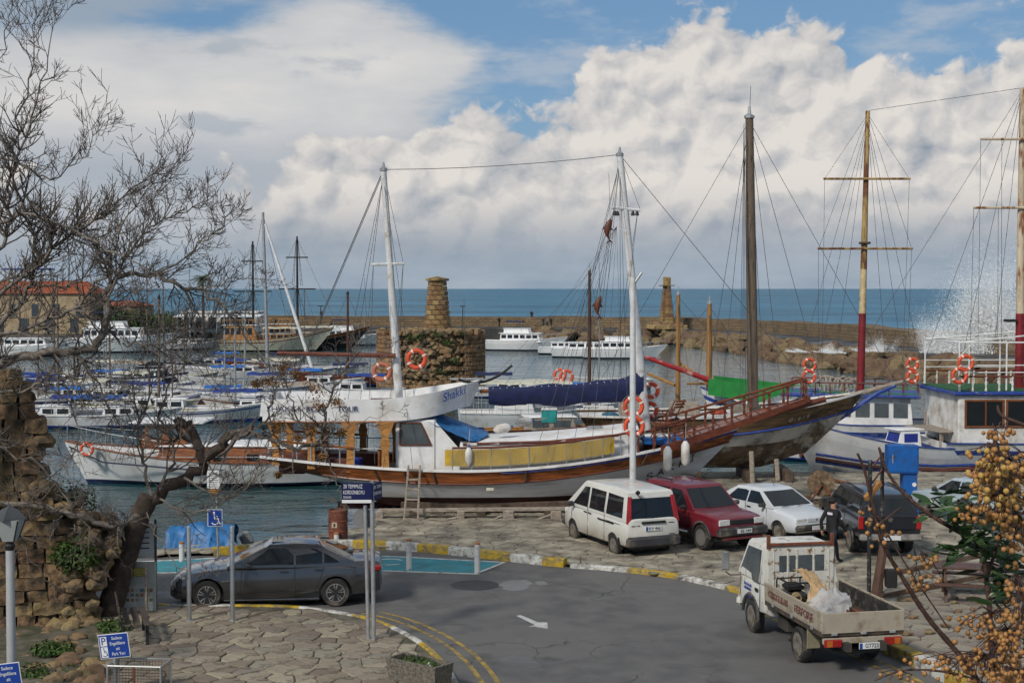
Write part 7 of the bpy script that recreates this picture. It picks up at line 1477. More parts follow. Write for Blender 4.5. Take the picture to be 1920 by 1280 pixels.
q = gr(694, 1198, .105); t = thing('round_sign', 'round traffic sign seen from behind beside the street name sign', 'sign', q + Vector((-.04, .05, 0))); h_ = at(687, 948, q.y).z - q.z; MB().tube([(0, 0, 0), (-.06, 0, h_)], .04, 10).build('pole', GALV, t, smooth=60); MB().lathe([(.001, 0), (.22, 0), (.22, .012), (.001, .014)], 24, (-.10, .06, h_ - .28), 'Y').build('disc', mat('grey_sign_back', (.17, .175, .18), .6, var=.15), t, smooth=40); MB().bbox((-.06, .04, h_ - .28), (.06, .05, .3), .01).build('bracket', GALV, t)
# disabled parking sign with a paper notice above it
q = gr(409, 1042, .08); t = thing('parking_sign', 'blue wheelchair sign with a paper notice above on a thin pole', 'sign', q); zz = lambda py: at(406, py, q.y).z - q.z
MB().tube([(0, 0, 0), (-.05, 0, zz(880))], .028, 8).build('pole', GALV, t, smooth=60); s1 = flat_sign(t, 'blue_plate', (-.07, -.04, zz(970)), .38, .45, SGB); MB().bbox((0, .002, 0), (.41, .015, .48), .01).build('white_border', SGW, s1); wheelchair(s1, (0, -.014, -.01), .42, SGW)
s2 = flat_sign(t, 'paper_notice', (-.10, -.04, zz(902)), .36, .62, SGW); MB().bbox((.03, -.012, -.26), (.30, .006, .13), .003).build('orange_strip', mat('orange_print', (.45, .20, .03), .6), s2)
for k in range(7): MB().bbox((0, -.013, .22 - .06 * k), (.26 - .03 * (k % 3), .004, .014), .001).build('print_line', BLACK, s2)
# blue 'Sadece' parking signs
def sadece(px, py, Y, lb, rz, cut_=False):
    c = at(px, py, Y); t = thing('parking_sign', lb, 'sign', (c.x, c.y, .1)); h = c.z - .1; MB().tube([(0, .04, 0), (0, .04, h + .1)], .04, 10).build('pole', GALV, t, smooth=60); s = flat_sign(t, 'blue_plate', (0, 0, h), .56, .42, SGB, rz=rz); s.rotation_euler = (0, -.14, rz)
    MB().bbox((0, .004, 0), (.585, .014, .445), .006).build('white_border', SGW, s); MB().bbox((-.19, -.012, .095), (.13, .006, .17), .003).build('p_panel', SGW, s); MB().bbox((-.19, -.012, -.10), (.13, .006, .19), .003).build('symbol_panel', SGW, s); lettering('P', .19, SGB, s, (-.19, -.018, .095)); wheelchair(s, (-.19, -.018, -.10), .18, SGB)
    for k, tx in enumerate(('Sadece', 'Engellilere', 'ait', 'Park Yeri')): lettering(tx, .082, SGW, s, (.075, -.014, .14 - .095 * k), width=(.20, .29, .07, .25)[k])
sadece(214, 1210, 25.4, 'blue disabled parking sign in front of the bench', -.18); sadece(8, 1268, 23.5, 'blue disabled parking sign cut by the left edge', -.10)
# lamp post
q = at(18, 985, 25.5); t = thing('street_lamp', 'grey lamp post with a square lantern in front of the ruined wall', 'street lamp', (q.x, q.y, 0)); hz_ = q.z
MB().lathe([(.10, 0), (.085, .3), (.075, hz_ - .45), (.06, hz_ - .42)], 14).build('post', mat('lamp_post_grey', (.33, .34, .35), .5, var=.1), t, smooth=40); MB().lathe([(.07, hz_ - .45), (.10, hz_ - .36), (.05, hz_ - .28)], 12).build('collar', BLACK, t)
b = MB(); b.add([(-.11, -.11, hz_ - .27), (.11, -.11, hz_ - .27), (.11, .11, hz_ - .27), (-.11, .11, hz_ - .27), (-.22, -.22, hz_ + .12), (.22, -.22, hz_ + .12), (.22, .22, hz_ + .12), (-.22, .22, hz_ + .12)], [(3, 2, 1, 0), (4, 5, 6, 7), (0, 1, 5, 4), (1, 2, 6, 5), (2, 3, 7, 6), (3, 0, 4, 7)]); b.build('lantern_glass', mat('milky_glass', (.33, .36, .36), .3, var=.1), t)
for a, c in (((-1, -1), (-1, -1)), ((1, -1), (1, -1)), ((1, 1), (1, 1)), ((-1, 1), (-1, 1))): MB().tube([(a[0] * .112, a[1] * .112, hz_ - .27), (a[0] * .225, a[1] * .225, hz_ + .12)], .014, 5).build('lantern_bar', BLACK, t)
MB().lathe([(.32, hz_ + .12), (.30, hz_ + .15), (.14, hz_ + .30), (.05, hz_ + .34), (.001, hz_ + .40)], 4).build('lantern_roof', mat('lamp_roof', (.06, .065, .07), .5), t)
# information board behind the tree
q = gr(262, 1146, .10); t = thing('information_board', 'tall printed information board standing behind the leaning tree', 'board', q, .05); INF = mat('board_print', (.33, .34, .33), .5, var=.25, vs=2, dirt=(.20, .22, .10), damt=.3, ds=2.0)
MB().bbox((-.05, 0, .58), (.86, .06, 1.12), .01, rx=-.08).build('lower_panel', INF, t); MB().bbox((-.08, .10, 1.62), (.86, .05, .80), .01).build('upper_panel', mat('board_white', (.50, .51, .52), .5, var=.08), t)
for x in (-.52, .36): MB().bbox((x, .06, 1.05), (.05, .06, 2.1), .01).build('frame_post', mat('board_frame', (.05, .05, .06), .5), t)
MB().bbox((.20, -.25, .58), (.05, .05, 1.16), .01).build('front_leg', GREYWOOD, t)
for r_ in range(3):
    for k in range(7): MB().bbox((-.36 + .105 * k, -.05 - .008 * r_ * 0, .50 - .11 * r_), (.075, .012, .075), .003, rx=-.08).build('picture', mat('print_%d' % ((k * 3 + r_) % 5), ((.10, .13, .05), (.22, .18, .1), (.08, .12, .2), (.2, .08, .05), (.3, .3, .28))[(k * 3 + r_) % 5], .5), t)
MB().bbox((-.05, -.045, .92), (.40, .012, .20), .004, rx=-.08).build('map_print', mat('map_print', (.24, .22, .05), .5, var=.4, vs=6), t)
for k in range(5): MB().bbox((.05, .07, 1.92 - .12 * k), (.34, .006, .025), .001).build('text_line', BLACK, t)
# bench
q = gr(258, 1212, .10); t = thing('bench', 'dark wooden slatted bench seen end on behind the parking sign', 'bench', q, R(108)); BW_ = mat('bench_wood', (.075, .055, .045), .7, var=.3, vs=5)
for k in range(3): MB().bbox((.75, -.19 + .19 * k, .46), (1.7, .13, .04), .01).build('seat_slat', BW_, t)
for k in range(2): MB().bbox((.75, .34 + .02 * k, .62 + .17 * k), (1.7, .035, .12), .01, rx=-.15).build('back_slat', BW_, t)
for x in (.1, 1.4):
    for y in (-.2, .28): MB().bbox((x, y, .22), (.06, .06, .44), .01).build('leg', BLACK, t)
    MB().bbox((x, .34, .62), (.05, .04, .5), .01, rx=-.15).build('back_support', BLACK, t)
# wire mesh trolley
q = gr(262, 1305, .10); t = thing('wire_cage', 'rusty wire mesh cage standing beside the bench', 'cage', q, -.10); cw, cd, chh = .98, .55, .62
fr = [((-cw / 2, -cd / 2), (cw / 2, -cd / 2)), ((cw / 2, -cd / 2), (cw / 2, cd / 2)), ((cw / 2, cd / 2), (-cw / 2, cd / 2)), ((-cw / 2, cd / 2), (-cw / 2, -cd / 2))]
for (a, c) in fr:
    for zz_ in (.08, chh): MB().tube([(*a, zz_), (*c, zz_)], .016, 5).build('frame_bar', GALV, t)
    MB().tube([(*a, 0), (*a, chh + (.0))], .018, 5).build('corner_post', GALV, t); A, C = Vector((*a, 0)), Vector((*c, 0)); ms_ = MB(); nn = int((C - A).length / .055)
    for k in range(1, nn): p = A + (C - A) * k / nn; ms_.tube([p + Vector((0, 0, .08)), p + Vector((0, 0, chh))], .004, 3, caps=False)
    for k in range(1, 10): ms_.tube([A + Vector((0, 0, .08 + k * .054)), C + Vector((0, 0, .08 + k * .054))], .004, 3, caps=False)
    stuff(ms_.build('wire_mesh', mat('mesh_wire', (.07, .055, .045), .7), t))
MB().tube([(0, -cd / 2, 0), (0, -cd / 2, chh)], .02, 5).build('centre_post', RUST, t)
# planter
q = gr(785, 1285, .10); t = thing('planter', 'rough concrete planter with weeds at the pavement corner', 'planter', q + Vector((0, .25, 0)), R(-38)); CON = mat('exposed_aggregate', (.15, .135, .11), .95, var=.45, vs=22, bump=2.0, bs=30)
b = MB(); w, d, h = .62, .26, .42; o_ = [(-w, -d), (w, -d), (w, d), (-w, d)]; i_ = [(-w + .06, -d + .06), (w - .06, -d + .06), (w - .06, d - .06), (-w + .06, d - .06)]
b.grid([[(x * .92, y * .88, 0) for x, y in o_], [(x, y, h) for x, y in o_], [(x, y, h) for x, y in i_], [(x, y, h - .10) for x, y in i_]], close=True); b.build('trough', CON, t); MB().add([(x, y, h - .09) for x, y in i_], [(0, 1, 2, 3)]).build('soil', earth, t)
b = MB(); leaf_cloud(b, (0, 0, h - .02), (.5, .17, .09), 380, .035, random.Random(3)); stuff(b.build('weeds', LEAFM, t)); MB().lump((.28, -.05, h - .03), (.07, .05, .04), 2, 1, .3).build('pebble', SGW, t)
# rusty barrel
q = gr(634, 1013, .08); t = thing('oil_drum', 'rusty brown oil drum at the edge of the quay', 'barrel', q); b = MB(); pr = [(.001, 0), (.28, 0), (.285, .02)]
for k in range(3): z0 = .02 + .29 * k; pr += [(.28, z0 + .02), (.28, z0 + .25), (.295, z0 + .27), (.295, z0 + .29)]
pr += [(.285, .91), (.26, .91), (.26, .87), (.001, .87)]; b.lathe(pr, 22); b.build('shell', mat('rusty_drum', (.16, .05, .028), .75, var=.35, vs=4, dirt=(.06, .03, .02), damt=.4), t, smooth=30); MB().bbox((-.07, -.286, .50), (.16, .015, .16), .004).build('label', mat('old_label', (.50, .42, .30), .7), t); MB().bbox((-.07, -.294, .50), (.05, .006, .09), .002).build('label_mark', BLACK, t)
# dinghy under blue tarpaulin and an outboard motor at the quay
q = at(378, 1030, 41.6); dg = thing('covered_dinghy', 'small boat under a crumpled blue tarpaulin beside the quay', 'boat', (q.x, 41.6, WATER_Z)); hD = Hull(1.9, 1.3, lambda t: .80 + .1 * t, lambda t: -.1, .8, .1, .4); o = hD.shell([lambda t: -.1, lambda t: .3, lambda t: .80 + .1 * t], [0, 0], 12); o.v = [v - Vector((.95, 0, 0)) for v in o.v]; o.build('hull', HWH, dg)
cv = [[(-.95 + 1.9 * i / 6, -.75 + 1.5 * k / 4, (.62, 1.22, 1.30, 1.24, .66)[k] + .09 * math.sin(i * 1.9 + k) - (.12 if i in (0, 6) else 0)) for i in range(7)] for k in range(5)]; cloth(cv, 26, 18, .11, 1.2).build('tarpaulin', BLUET, dg, smooth=60)
q = at(462, 1016, 42.4); om = thing('outboard_motor', 'grey outboard motor tilted up at the quay edge', 'outboard motor', q); MB().bbox((0, 0, .10), (.34, .30, .46), .08, ry=-.5).build('cowling', mat('outboard_grey', (.20, .21, .21), .4, var=.1), om, smooth=40); MB().tube([(.10, 0, -.10), (.30, 0, -.45)], .06, 6).build('shaft', BLACK, om); MB().tube([(-.05, 0, -.12), (-.3, 0, -.8)], .03, 5).build('bracket', GALV, om)
# tall thin lamp pole behind the van
q = at(1187, 900, 44.0); lp = thing('lamp_pole', 'thin white lamp pole rising behind the white van', 'lamp post', (q.x, 44.0, .08)); hp = at(1184, 520, 44).z - .08; MB().tube([(0, 0, 0), (-.03, 0, hp)], [.11, .085], 10).build('pole', MASTW, lp, smooth=60); MB().tube([(-.03, 0, hp - .25), (.24, 0, hp + .15)], .045, 6).build('arm', GALV, lp)
# cable drum, chain, jerry cans
q = at(1540, 906, 48.5); dr = thing('cable_drum', 'round wooden winch drum on iron legs beside the weathered hull', 'drum', q); MB().lathe([(.001, -.12), (.44, -.12), (.44, -.06), (.20, -.05), (.20, .15), (.44, .16), (.44, .22), (.001, .22)], 26, (0, 0, 0), 'Y').build('drum', mat('old_drum', (.15, .10, .06), .85, var=.5, vs=6, dirt=(.35, .3, .22), damt=.22, ds=7), dr, smooth=35); MB().lathe([(.001, -.16), (.06, -.16), (.06, .26), (.001, .26)], 10, (0, 0, 0), 'Y').build('hub', BLACK, dr)
for s in (1, -1):
    for dx in (-.5, .5): MB().tube([(0, s * .17, 0), (dx, s * .3, -(q.z - .1))], .03, 5).build('leg', RUST, dr)
ch_ = thing('anchor_chain', 'heavy rusty chain stretched right from the winch drum', 'chain'); ca, cb_ = at(1562, 900, 48.5), at(1690, 915, 47.6)
for k in range(46): f = k / 45; p = ca + (cb_ - ca) * f - Vector((0, 0, .25 * 4 * f * (1 - f) * .3)); MB().torus((0, 0, 0), .055, .018, 'Y' if k % 2 else 'Z', 10, 5).build('link', RUST, ch_, loc=p)
for px, py, m, lb in ((1402, 920, mat('yellow_can', (.42, .36, .08), .5), 'yellow plastic jerry can under the weathered hull'), (1418, 924, mat('orange_can', (.38, .20, .05), .5), 'orange plastic tub beside the yellow jerry can')): q = gr(px, py + 12, .1); o = MB(); o.bbox((0, 0, .22), (.30, .22, .42), .05); o.tube([(-.05, 0, .43), (.05, 0, .50), (.10, 0, .43)], .02, 5); tag(o.build('jerry_can', m, loc=q, smooth=40), lb, 'jerry can')
rj = random.Random(6)
for k in range(26): q = gr(rj.uniform(1330, 1520), rj.uniform(925, 955), .1); o = MB(); o.bbox((0, 0, .04), (rj.uniform(.5, 1.6), rj.uniform(.1, .22), rj.uniform(.06, .14)), .01, rz=rj.uniform(-.5, .5)); tag(o.build('timber_offcut', GREYWOOD if k % 3 else DARKWOOD, loc=q), 'timber offcut lying on the slip under the weathered hull', 'timber', 'timber offcuts on the slip')
for k in range(7): q = gr(1420 + 55 * k, 968 - 3 * (k % 2), .1) + Vector((0, 2.5, 0)); o = MB(); o.bbox((0, 0, .07), (4.2, .2, .14), .02, rz=rj.uniform(-.04, .04)); tag(o.build('slip_sleeper', DARKWOOD, loc=q), 'long dark sleeper lying behind the parked cars', 'timber', 'sleepers behind the parked cars')
# blue crane pedestal
q = gr(1703, 960, .1); cb = thing('crane_pedestal', 'bright blue steel pedestal with control cabinet behind the pickup', 'pedestal', q); BLP = mat('crane_blue', (.010, .10, .36), .45, var=.12, dirt=(.03, .05, .10), damt=.3); k_ = q.y / F
MB().bbox((0, 0, .75), (.46, .46, 1.5), .02).build('column', BLP, cb); MB().bbox((-.25, -.05, 1.78), (.98, .55, .92), .02).build('cabinet', BLP, cb); MB().bbox((-.25, -.335, 1.78), (.86, .015, .80), .005).build('cabinet_door', BLP, cb); MB().bbox((-.62, -.35, 1.80), (.03, .02, .28), .004).build('door_handle', GALV, cb); MB().bbox((0, 0, .05), (.7, .7, .10), .02).build('foot_plate', BLP, cb)
MB().lathe([(.001, 0), (.07, 0), (.07, .02), (.001, .02)], 16, (.12, -.25, .95), 'Y').build('warning_disc', SGW, cb); MB().tube(sag((.20, -.25, .75), (-.5, -.3, .62), .25), .018, 5).build('hose', SGW, cb)
# black poles with cross bars, leaning post, rails
q1, q2 = gr(1629, 1128, .1), gr(1652, 1110, .1); fp = thing('black_frame', 'pair of black steel poles with slanted cross bars beside the truck', 'frame', q1); d_ = q2 - q1; BPM = mat('flaking_black_paint', (.02, .02, .022), .6, var=.2, dirt=(.4, .38, .34), damt=.2, ds=8); h1 = at(1629, 862, q1.y).z - .1; h2 = at(1652, 848, q2.y).z - .1
MB().tube([(0, 0, 0), (0, 0, h1)], .05, 8).build('pole', BPM, fp); MB().tube([d_, d_ + Vector((0, 0, h2))], .05, 8).build('pole', BPM, fp)
for f in (.74, .82, .93): MB().tube([(0, 0, h1 * f), d_ + Vector((0, 0, h1 * f + .25))], .025, 5).build('cross_bar', RUST, fp)
MB().bbox((.1, .1, h1 * .78), (.62, .10, .16), .02, rz=.6, ry=-.6).build('wooden_board', OAK, fp)
lp2 = thing('leaning_post', 'leaning brown timber post with a black box beside the black poles', 'post', gr(1640, 1132, .1)); MB().tube([(0, 0, 0), (.22, .1, 1.35)], [.13, .10], 8).build('timber', mat('brown_post', (.09, .05, .035), .8, var=.3), lp2); MB().bbox((.36, -.05, .62), (.26, .2, .42), .02).build('black_box', BLACK, lp2); MB().torus((.02, 0, .12), .17, .025, 'Z', 14, 5).build('rope_lashing', ROPE, lp2)
RAILW = mat('fence_rail', (.13, .085, .06), .8, var=.3, vs=4)
fe = thing('rail_fence', 'low brown plank fence right of the leaning post', 'fence')
for (a, b) in (((1655, 1078), (1850, 1038)), ((1652, 1118), (1850, 1078))): A, B = at(*a, 33.6), at(*b, 35.6); MB().bbox((A + B) / 2, ((B - A).length, .04, .13), .01, rz=math.atan2(B.y - A.y, B.x - A.x), ry=-math.asin((B.z - A.z) / (B - A).length)).build('rail', RAILW, fe)
A = at(1842, 1060, 35.4); MB().bbox((A.x, A.y, .55), (.12, .12, 1.0), .01).build('post', RAILW, fe)
# picnic table
q = gr(1835, 1130, .1); pt_ = thing('picnic_table', 'dark brown wooden picnic table with fixed benches on the quay', 'table', q + Vector((0, .5, 0)), R(-14)); PW = mat('picnic_wood', (.085, .042, .03), .5, var=.3, vs=4)
for k in range(5): MB().bbox((0, -.32 + .16 * k, .76), (1.75, .145, .04), .008).build('top_board', PW, pt_)
for s in (1, -1):
    for k in range(2): MB().bbox((0, s * (.68 + .15 * k), .45), (1.75, .135, .04), .008).build('bench_board', PW, pt_)
    for x in (-.62, .62): MB().tube([(x, s * .62, 0), (x, s * .22, .74)], .05, 4).build('leg', PW, pt_)
for x in (-.62, .62): MB().bbox((x, 0, .41), (.05, 1.65, .10), .008).build('bench_bearer', PW, pt_); MB().bbox((x, 0, .70), (.05, .8, .08), .008).build('top_bearer', PW, pt_)
# pale car half hidden by the berry tree
sp2 = dict(sp); sp2 = dict(paint=paint('pale_blue_paint', (.36, .43, .48), .35), r=.28, axles=(1.28, -1.2), rim=RIM_D, tw=.17, st=[(-2.0, .42, .90, .70), (-1.95, .34, .97, .77), (-.6, .22, .95, .82), (.95, .22, .91, .82), (1.9, .28, .76, .79), (2.06, .38, .60, .72)], gh=dict(xr=-1.75, xf=1.0, tr=-.95, tf=.22, zb=.93, zr=1.40, wb=.77, wr=.60), side_win=[[(.70, .96), (.20, 1.29), (-.22, 1.30), (-.22, .96)], [(-.28, .96), (-.28, 1.30), (-.86, 1.28), (-1.22, .97)]], mirror=(.66, .98))
c2_ = car('parked_car', 'pale car half hidden behind the berry tree leaves', sp2); q = gr(1840, 985, .1); c2_.location = (q.x, q.y + 1, .1); c2_.rotation_euler = (0, 0, R(115))
# loose stones and litter on the quay
for k in range(14): q = gr(rj.uniform(1690, 1880), rj.uniform(1120, 1190), .1); o = MB(); o.lump((0, 0, .03), (rj.uniform(.06, .22), rj.uniform(.06, .15), .05), k, 1, .3); tag(o.build('loose_stone', RUB, loc=q), 'small loose stone on the quay near the picnic table', 'stone', 'loose stones on the quay')
# ------------------------------------------------------------ bare tree on the left
BARK = mat('grey_bark', (.20, .175, .15), .9, var=.35, vs=6, dirt=(.05, .04, .035), damt=.35, ds=5, bump=.8, bs=16)
BARKD = mat('dark_bark', (.06, .045, .036), .95, var=.35, vs=5, bump=1.6, bs=9)
TWIG = mat('twig_bark', (.125, .105, .092), .9, var=.3, vs=8)
rtree = random.Random(17)
def px_line(pts, Y0, Y1=None): n = len(pts) - 1; return [at(x, y, Y0 + ((Y1 if Y1 is not None else Y0) - Y0) * i / n) for i, (x, y) in enumerate(pts)]
def spline(P, n=5):
    out = []
    for i in range(len(P) - 1):
        p0, p1, p2, p3 = P[max(i - 1, 0)], P[i], P[i + 1], P[min(i + 2, len(P) - 1)]
        for k in range(n): t = k / n; out.append(.5 * ((2 * p1) + (p2 - p0) * t + (2 * p0 - 5 * p1 + 4 * p2 - p3) * t * t + (3 * p1 - p0 - 3 * p2 + p3) * t ** 3))
    return out + [P[-1]]
def twig(b, p, d, L, r, depth, rnd, up=.22, wig=.20):
    n = max(3, int(L / .14)); pts = [p.copy()]; d = d.normalized(); dirs = [d.copy()]
    for i in range(n):
        d = (d + Vector((rnd.gauss(0, wig), rnd.gauss(0, wig), rnd.gauss(0, wig))) * .6 + Vector((0, 0, up * (.25 + .5 * i / n)))).normalized(); p = p + d * (L / n); pts.append(p.copy()); dirs.append(d.copy())
    b.tube(pts, [max(.0052, r * (1 - .62 * i / n)) for i in range(n + 1)], 4 if r > .012 else 3, caps=False)
    if depth > 0:
        for _ in range(rnd.choice((2, 3, 3, 4))):
            i = rnd.randrange(max(1, n // 4), n); q = dirs[i]; side = q.orthogonal().normalized(); side = Matrix.Rotation(rnd.uniform(0, 6.28), 3, q) @ side
            twig(b, pts[i], q * .75 + side * .8 + Vector((0, 0, .15)), L * rnd.uniform(.4, .7), r * (1 - .62 * i / n) * .8, depth - 1, rnd, up, wig)
def limb(parent, pts, r0, r1, rnd, tw, n_tw, tl=(.5, 1.3), m=BARK, depth=2, Y0=32, Y1=None, wob=.04, t0=.12, up=.22, gap=None):
    P = spline(px_line(pts, Y0, Y1)); P = [p + Vector((rnd.gauss(0, wob), rnd.gauss(0, wob), rnd.gauss(0, wob))) * (0 if i in (0, len(P) - 1) else 1) for i, p in enumerate(P)]; N = len(P) - 1
    MB().tube(P, [(r0 + (r1 - r0) * (i / N) ** .8) * (.8 if r0 < .12 else 1) for i in range(N + 1)], 8).build('limb', m, parent, smooth=70)
    for _ in range(n_tw):
        f = t0 + (1 - t0) * rnd.random(); i = min(N - 1, int(f * N)); d = (P[i + 1] - P[i]).normalized(); side = Matrix.Rotation(rnd.uniform(0, 6.28), 3, d) @ d.orthogonal().normalized(); r = min(.024, (r0 + (r1 - r0) * f ** .8) * .6)
        twig(tw, P[i], d * .55 + side * .9 + Vector((0, 0, .2)), rnd.uniform(*tl), r, depth, rnd, up)
    twig(tw, P[-1], (P[-1] - P[-2]), rnd.uniform(*tl), r1 * .9, depth, rnd, up)
    return P
tA = thing('bare_tree', 'leaning bare tree with dark trunk between ruined wall and information board', 'tree', gr(202, 1155, .1)); tA_o = tA.location.copy()
class Off:                      # limbs are written in world space, kept under a tree standing at its base
    pass
def rebase(t):
    for c in list(t.children):
        if c.type == 'MESH' and not c.get('_rb'): c.data.transform(Matrix.Translation(-t.location)); c['_rb'] = 1
tw1 = MB()
P = spline(px_line([(200, 1160), (215, 1110), (240, 1030), (262, 968), (280, 930)], 31.9, 32.0)); n = len(P) - 1; MB().tube(P, [.30 - .09 * (i / n) for i in range(n + 1)], 14).build('trunk', BARKD, tA, smooth=70)
limb(tA, [(272, 950), (318, 915), (372, 872), (418, 832), (436, 812)], .17, .10, rtree, tw1, 6, m=BARKD, Y0=32)
limb(tA, [(380, 868), (372, 830), (350, 800), (332, 790)], .12, .09, rtree, tw1, 3, m=BARKD, Y0=32)
limb(tA, [(430, 815), (470, 808), (520, 832), (580, 835), (605, 812), (612, 765), (640, 705), (660, 670)], .085, .018, rtree, tw1, 22, Y0=32, Y1=31, tl=(.3, .8))
limb(tA, [(600, 822), (618, 868), (632, 910), (642, 938)], .03, .010, rtree, tw1, 7, Y0=31.4, tl=(.2, .5), up=-.1)
limb(tA, [(585, 835), (560, 785), (545, 735), (528, 690)], .035, .010, rtree, tw1, 12, Y0=31.5, tl=(.3, .7)); limb(tA, [(520, 830), (505, 770), (520, 715), (560, 680)], .03, .010, rtree, tw1, 9, Y0=31.6, tl=(.3, .7)); limb(tA, [(640, 705), (690, 690), (730, 655)], .016, .006, rtree, tw1, 6, Y0=31, tl=(.2, .5)); limb(tA, [(612, 800), (680, 790), (740, 770)], .016, .006, rtree, tw1, 6, Y0=31, tl=(.2, .5))
limb(tA, [(258, 968), (215, 985), (150, 968), (70, 950), (-30, 940)], .075, .085, rtree, tw1, 20, Y0=31.4, Y1=30.5, tl=(.4, 1.1), up=-.12)
limb(tA, [(285, 928), (268, 860), (262, 800), (285, 710), (282, 640)], .055, .015, rtree, tw1, 20, Y0=31.6); limb(tA, [(300, 918), (330, 860), (300, 780), (330, 700), (380, 640)], .05, .012, rtree, tw1, 18, Y0=31.8); limb(tA, [(345, 895), (420, 930), (470, 905), (500, 870)], .04, .01, rtree, tw1, 14, Y0=31.4, up=.1); limb(tA, [(300, 935), (350, 960), (400, 950), (450, 900)], .035, .01, rtree, tw1, 12, Y0=31.2, up=.05); limb(tA, [(275, 960), (300, 1010), (330, 1060), (385, 1075), (402, 1050)], .022, .008, rtree, tw1, 5, Y0=31, tl=(.2, .5), up=.2)
stuff(tw1.build('twigs', TWIG, tA)); rebase(tA)
# dried flower heads on the right limb
DRY = mat('dried_flowers', (.20, .10, .035), .9, var=.45, vs=12); rd = random.Random(4)
for px, py, s in ((535, 690, .20), (590, 728, .20), (600, 760, .16), (505, 715, .13), (555, 700, .14), (632, 755, .12), (520, 800, .14), (585, 810, .13), (480, 720, .12), (560, 822, .10), (640, 812, .11), (605, 855, .08), (522, 890, .07)):
    q = at(px, py, 31.3) - tA.location; b = MB()
    for _ in range(130): u = Vector((rd.gauss(0, 1), rd.gauss(0, 1), rd.gauss(0, .8))) * s * .55; w = Vector((rd.gauss(0, 1), rd.gauss(0, 1), rd.gauss(0, 1))).normalized() * .028; x_ = w.orthogonal().normalized() * .018; b.add([q + u - w, q + u + x_, q + u + w, q + u - x_], [(0, 1, 2, 3)])
    stuff(b.build('dried_flower_head', DRY, tA))
tB = thing('bare_tree', 'bare tree reaching in from beyond the left edge with arching boughs', 'tree', (at(-110, 1100, 30).x, 30.2, .1)); tw2 = MB(); P = spline([Vector((tB.location.x, 30.2, .1)), at(-100, 900, 30), at(-70, 760, 30)]); MB().tube(P, [.34, .32, .30, .28, .27, .26, .25, .24, .23, .22, .21][:len(P)], 12).build('trunk', BARKD, tB, smooth=70)
G = [([(-75, 780), (-30, 705), (30, 672), (120, 658), (186, 640), (202, 590), (200, 545), (232, 515), (290, 518), (380, 548), (430, 588), (470, 640), (520, 690)], .125, .014, 34, (.4, 1.1)),
     ([(-75, 770), (-20, 640), (40, 560), (70, 480), (40, 380), (28, 250), (60, 130), (66, 40)], .09, .010, 34, (.4, 1.1)), ([(-60, 760), (-30, 520), (20, 430), (18, 330), (50, 240), (85, 130), (98, 40)], .075, .008, 30, (.35, .9)),
     ([(-40, 430), (60, 400), (150, 440), (232, 480), (300, 520)], .06, .014, 26, (.5, 1.2)), ([(-30, 580), (100, 472), (180, 402), (262, 345), (335, 300)], .06, .010, 34, (.4, 1.1)), ([(-50, 640), (90, 600), (160, 560), (212, 480), (240, 400), (292, 335)], .06, .010, 32, (.4, 1.1)),
     ([(200, 560), (262, 440), (335, 400), (395, 372)], .04, .010, 24, (.4, 1.0)), ([(60, 664), (112, 700), (132, 760), (150, 830), (96, 900)], .035, .010, 16, (.4, .9)), ([(128, 656), (172, 700), (222, 800), (262, 880)], .035, .012, 18, (.4, 1.0)), ([(230, 642), (300, 650), (382, 690), (440, 760)], .035, .010, 20, (.4, 1.0)),
     ([(-60, 820), (60, 862), (112, 922), (172, 1000), (222, 1045)], .04, .010, 18, (.3, .9)), ([(280, 520), (360, 470), (420, 420), (440, 395)], .03, .008, 18, (.3, .8)), ([(380, 548), (440, 520), (500, 530)], .02, .008, 10, (.3, .7)), ([(-50, 330), (20, 300), (80, 330), (150, 300), (180, 230)], .04, .008, 22, (.3, .9)), ([(-60, 560), (30, 520), (120, 540), (180, 500), (250, 560)], .045, .012, 22, (.4, 1.0)), ([(-60, 720), (40, 735), (100, 700), (180, 740), (240, 720)], .05, .012, 20, (.4, 1.0)), ([(202, 590), (260, 600), (340, 620), (400, 600)], .03, .01, 18, (.3, .9)), ([(-60, 980), (20, 1000), (60, 1050), (110, 1130)], .03, .01, 8, (.3, .7)), ([(-50, 200), (-10, 120), (10, 60), (30, -10)], .03, .008, 8, (.3, .8))]
for g_, r0, r1, nt_, tl in G: limb(tB, g_, r0, r1, rtree, tw2, int(nt_ * 1.6), tl, Y0=30, Y1=30 + rtree.uniform(-1.2, 1.6), up=.3 if g_[-1][1] < 620 else .0)
stuff(tw2.build('twigs', TWIG, tB)); rebase(tB)
# ------------------------------------------------------------ berry tree close by on the right
STEM = mat('red_brown_stem', (.085, .045, .035), .7, var=.35, vs=30, bump=.5, bs=90); BER = mat('berry_skin', (.42, .23, .065), .45, var=.22, vs=60, rnd=.15, dirt=(.22, .11, .03), damt=.28, ds=70); GL = [mat('glossy_leaf_%d' % i, c, .35, var=.25, vs=20, spec=.5) for i, c in enumerate([(.022, .055, .014), (.035, .075, .018), (.016, .04, .012)])]
bt = thing('berry_tree', 'chinaberry tree with clusters of yellow berries close to the camera', 'tree', (at(1868, 1500, 4.6).x, 4.6, 3.9)); BO = bt.location.copy(); rb2 = random.Random(12); stalk = MB()
def stem(pts, r0, r1, Y0=4.6, Y1=None): P = spline(px_line(pts, Y0, Y1), 6); n = len(P) - 1; MB().tube([p - BO for p in P], [(r0 + (r1 - r0) * i / n) * .62 * (1 + .10 * math.sin(i * 2.3)) for i in range(n + 1)], 8).build('stem', STEM, bt, smooth=60); return P
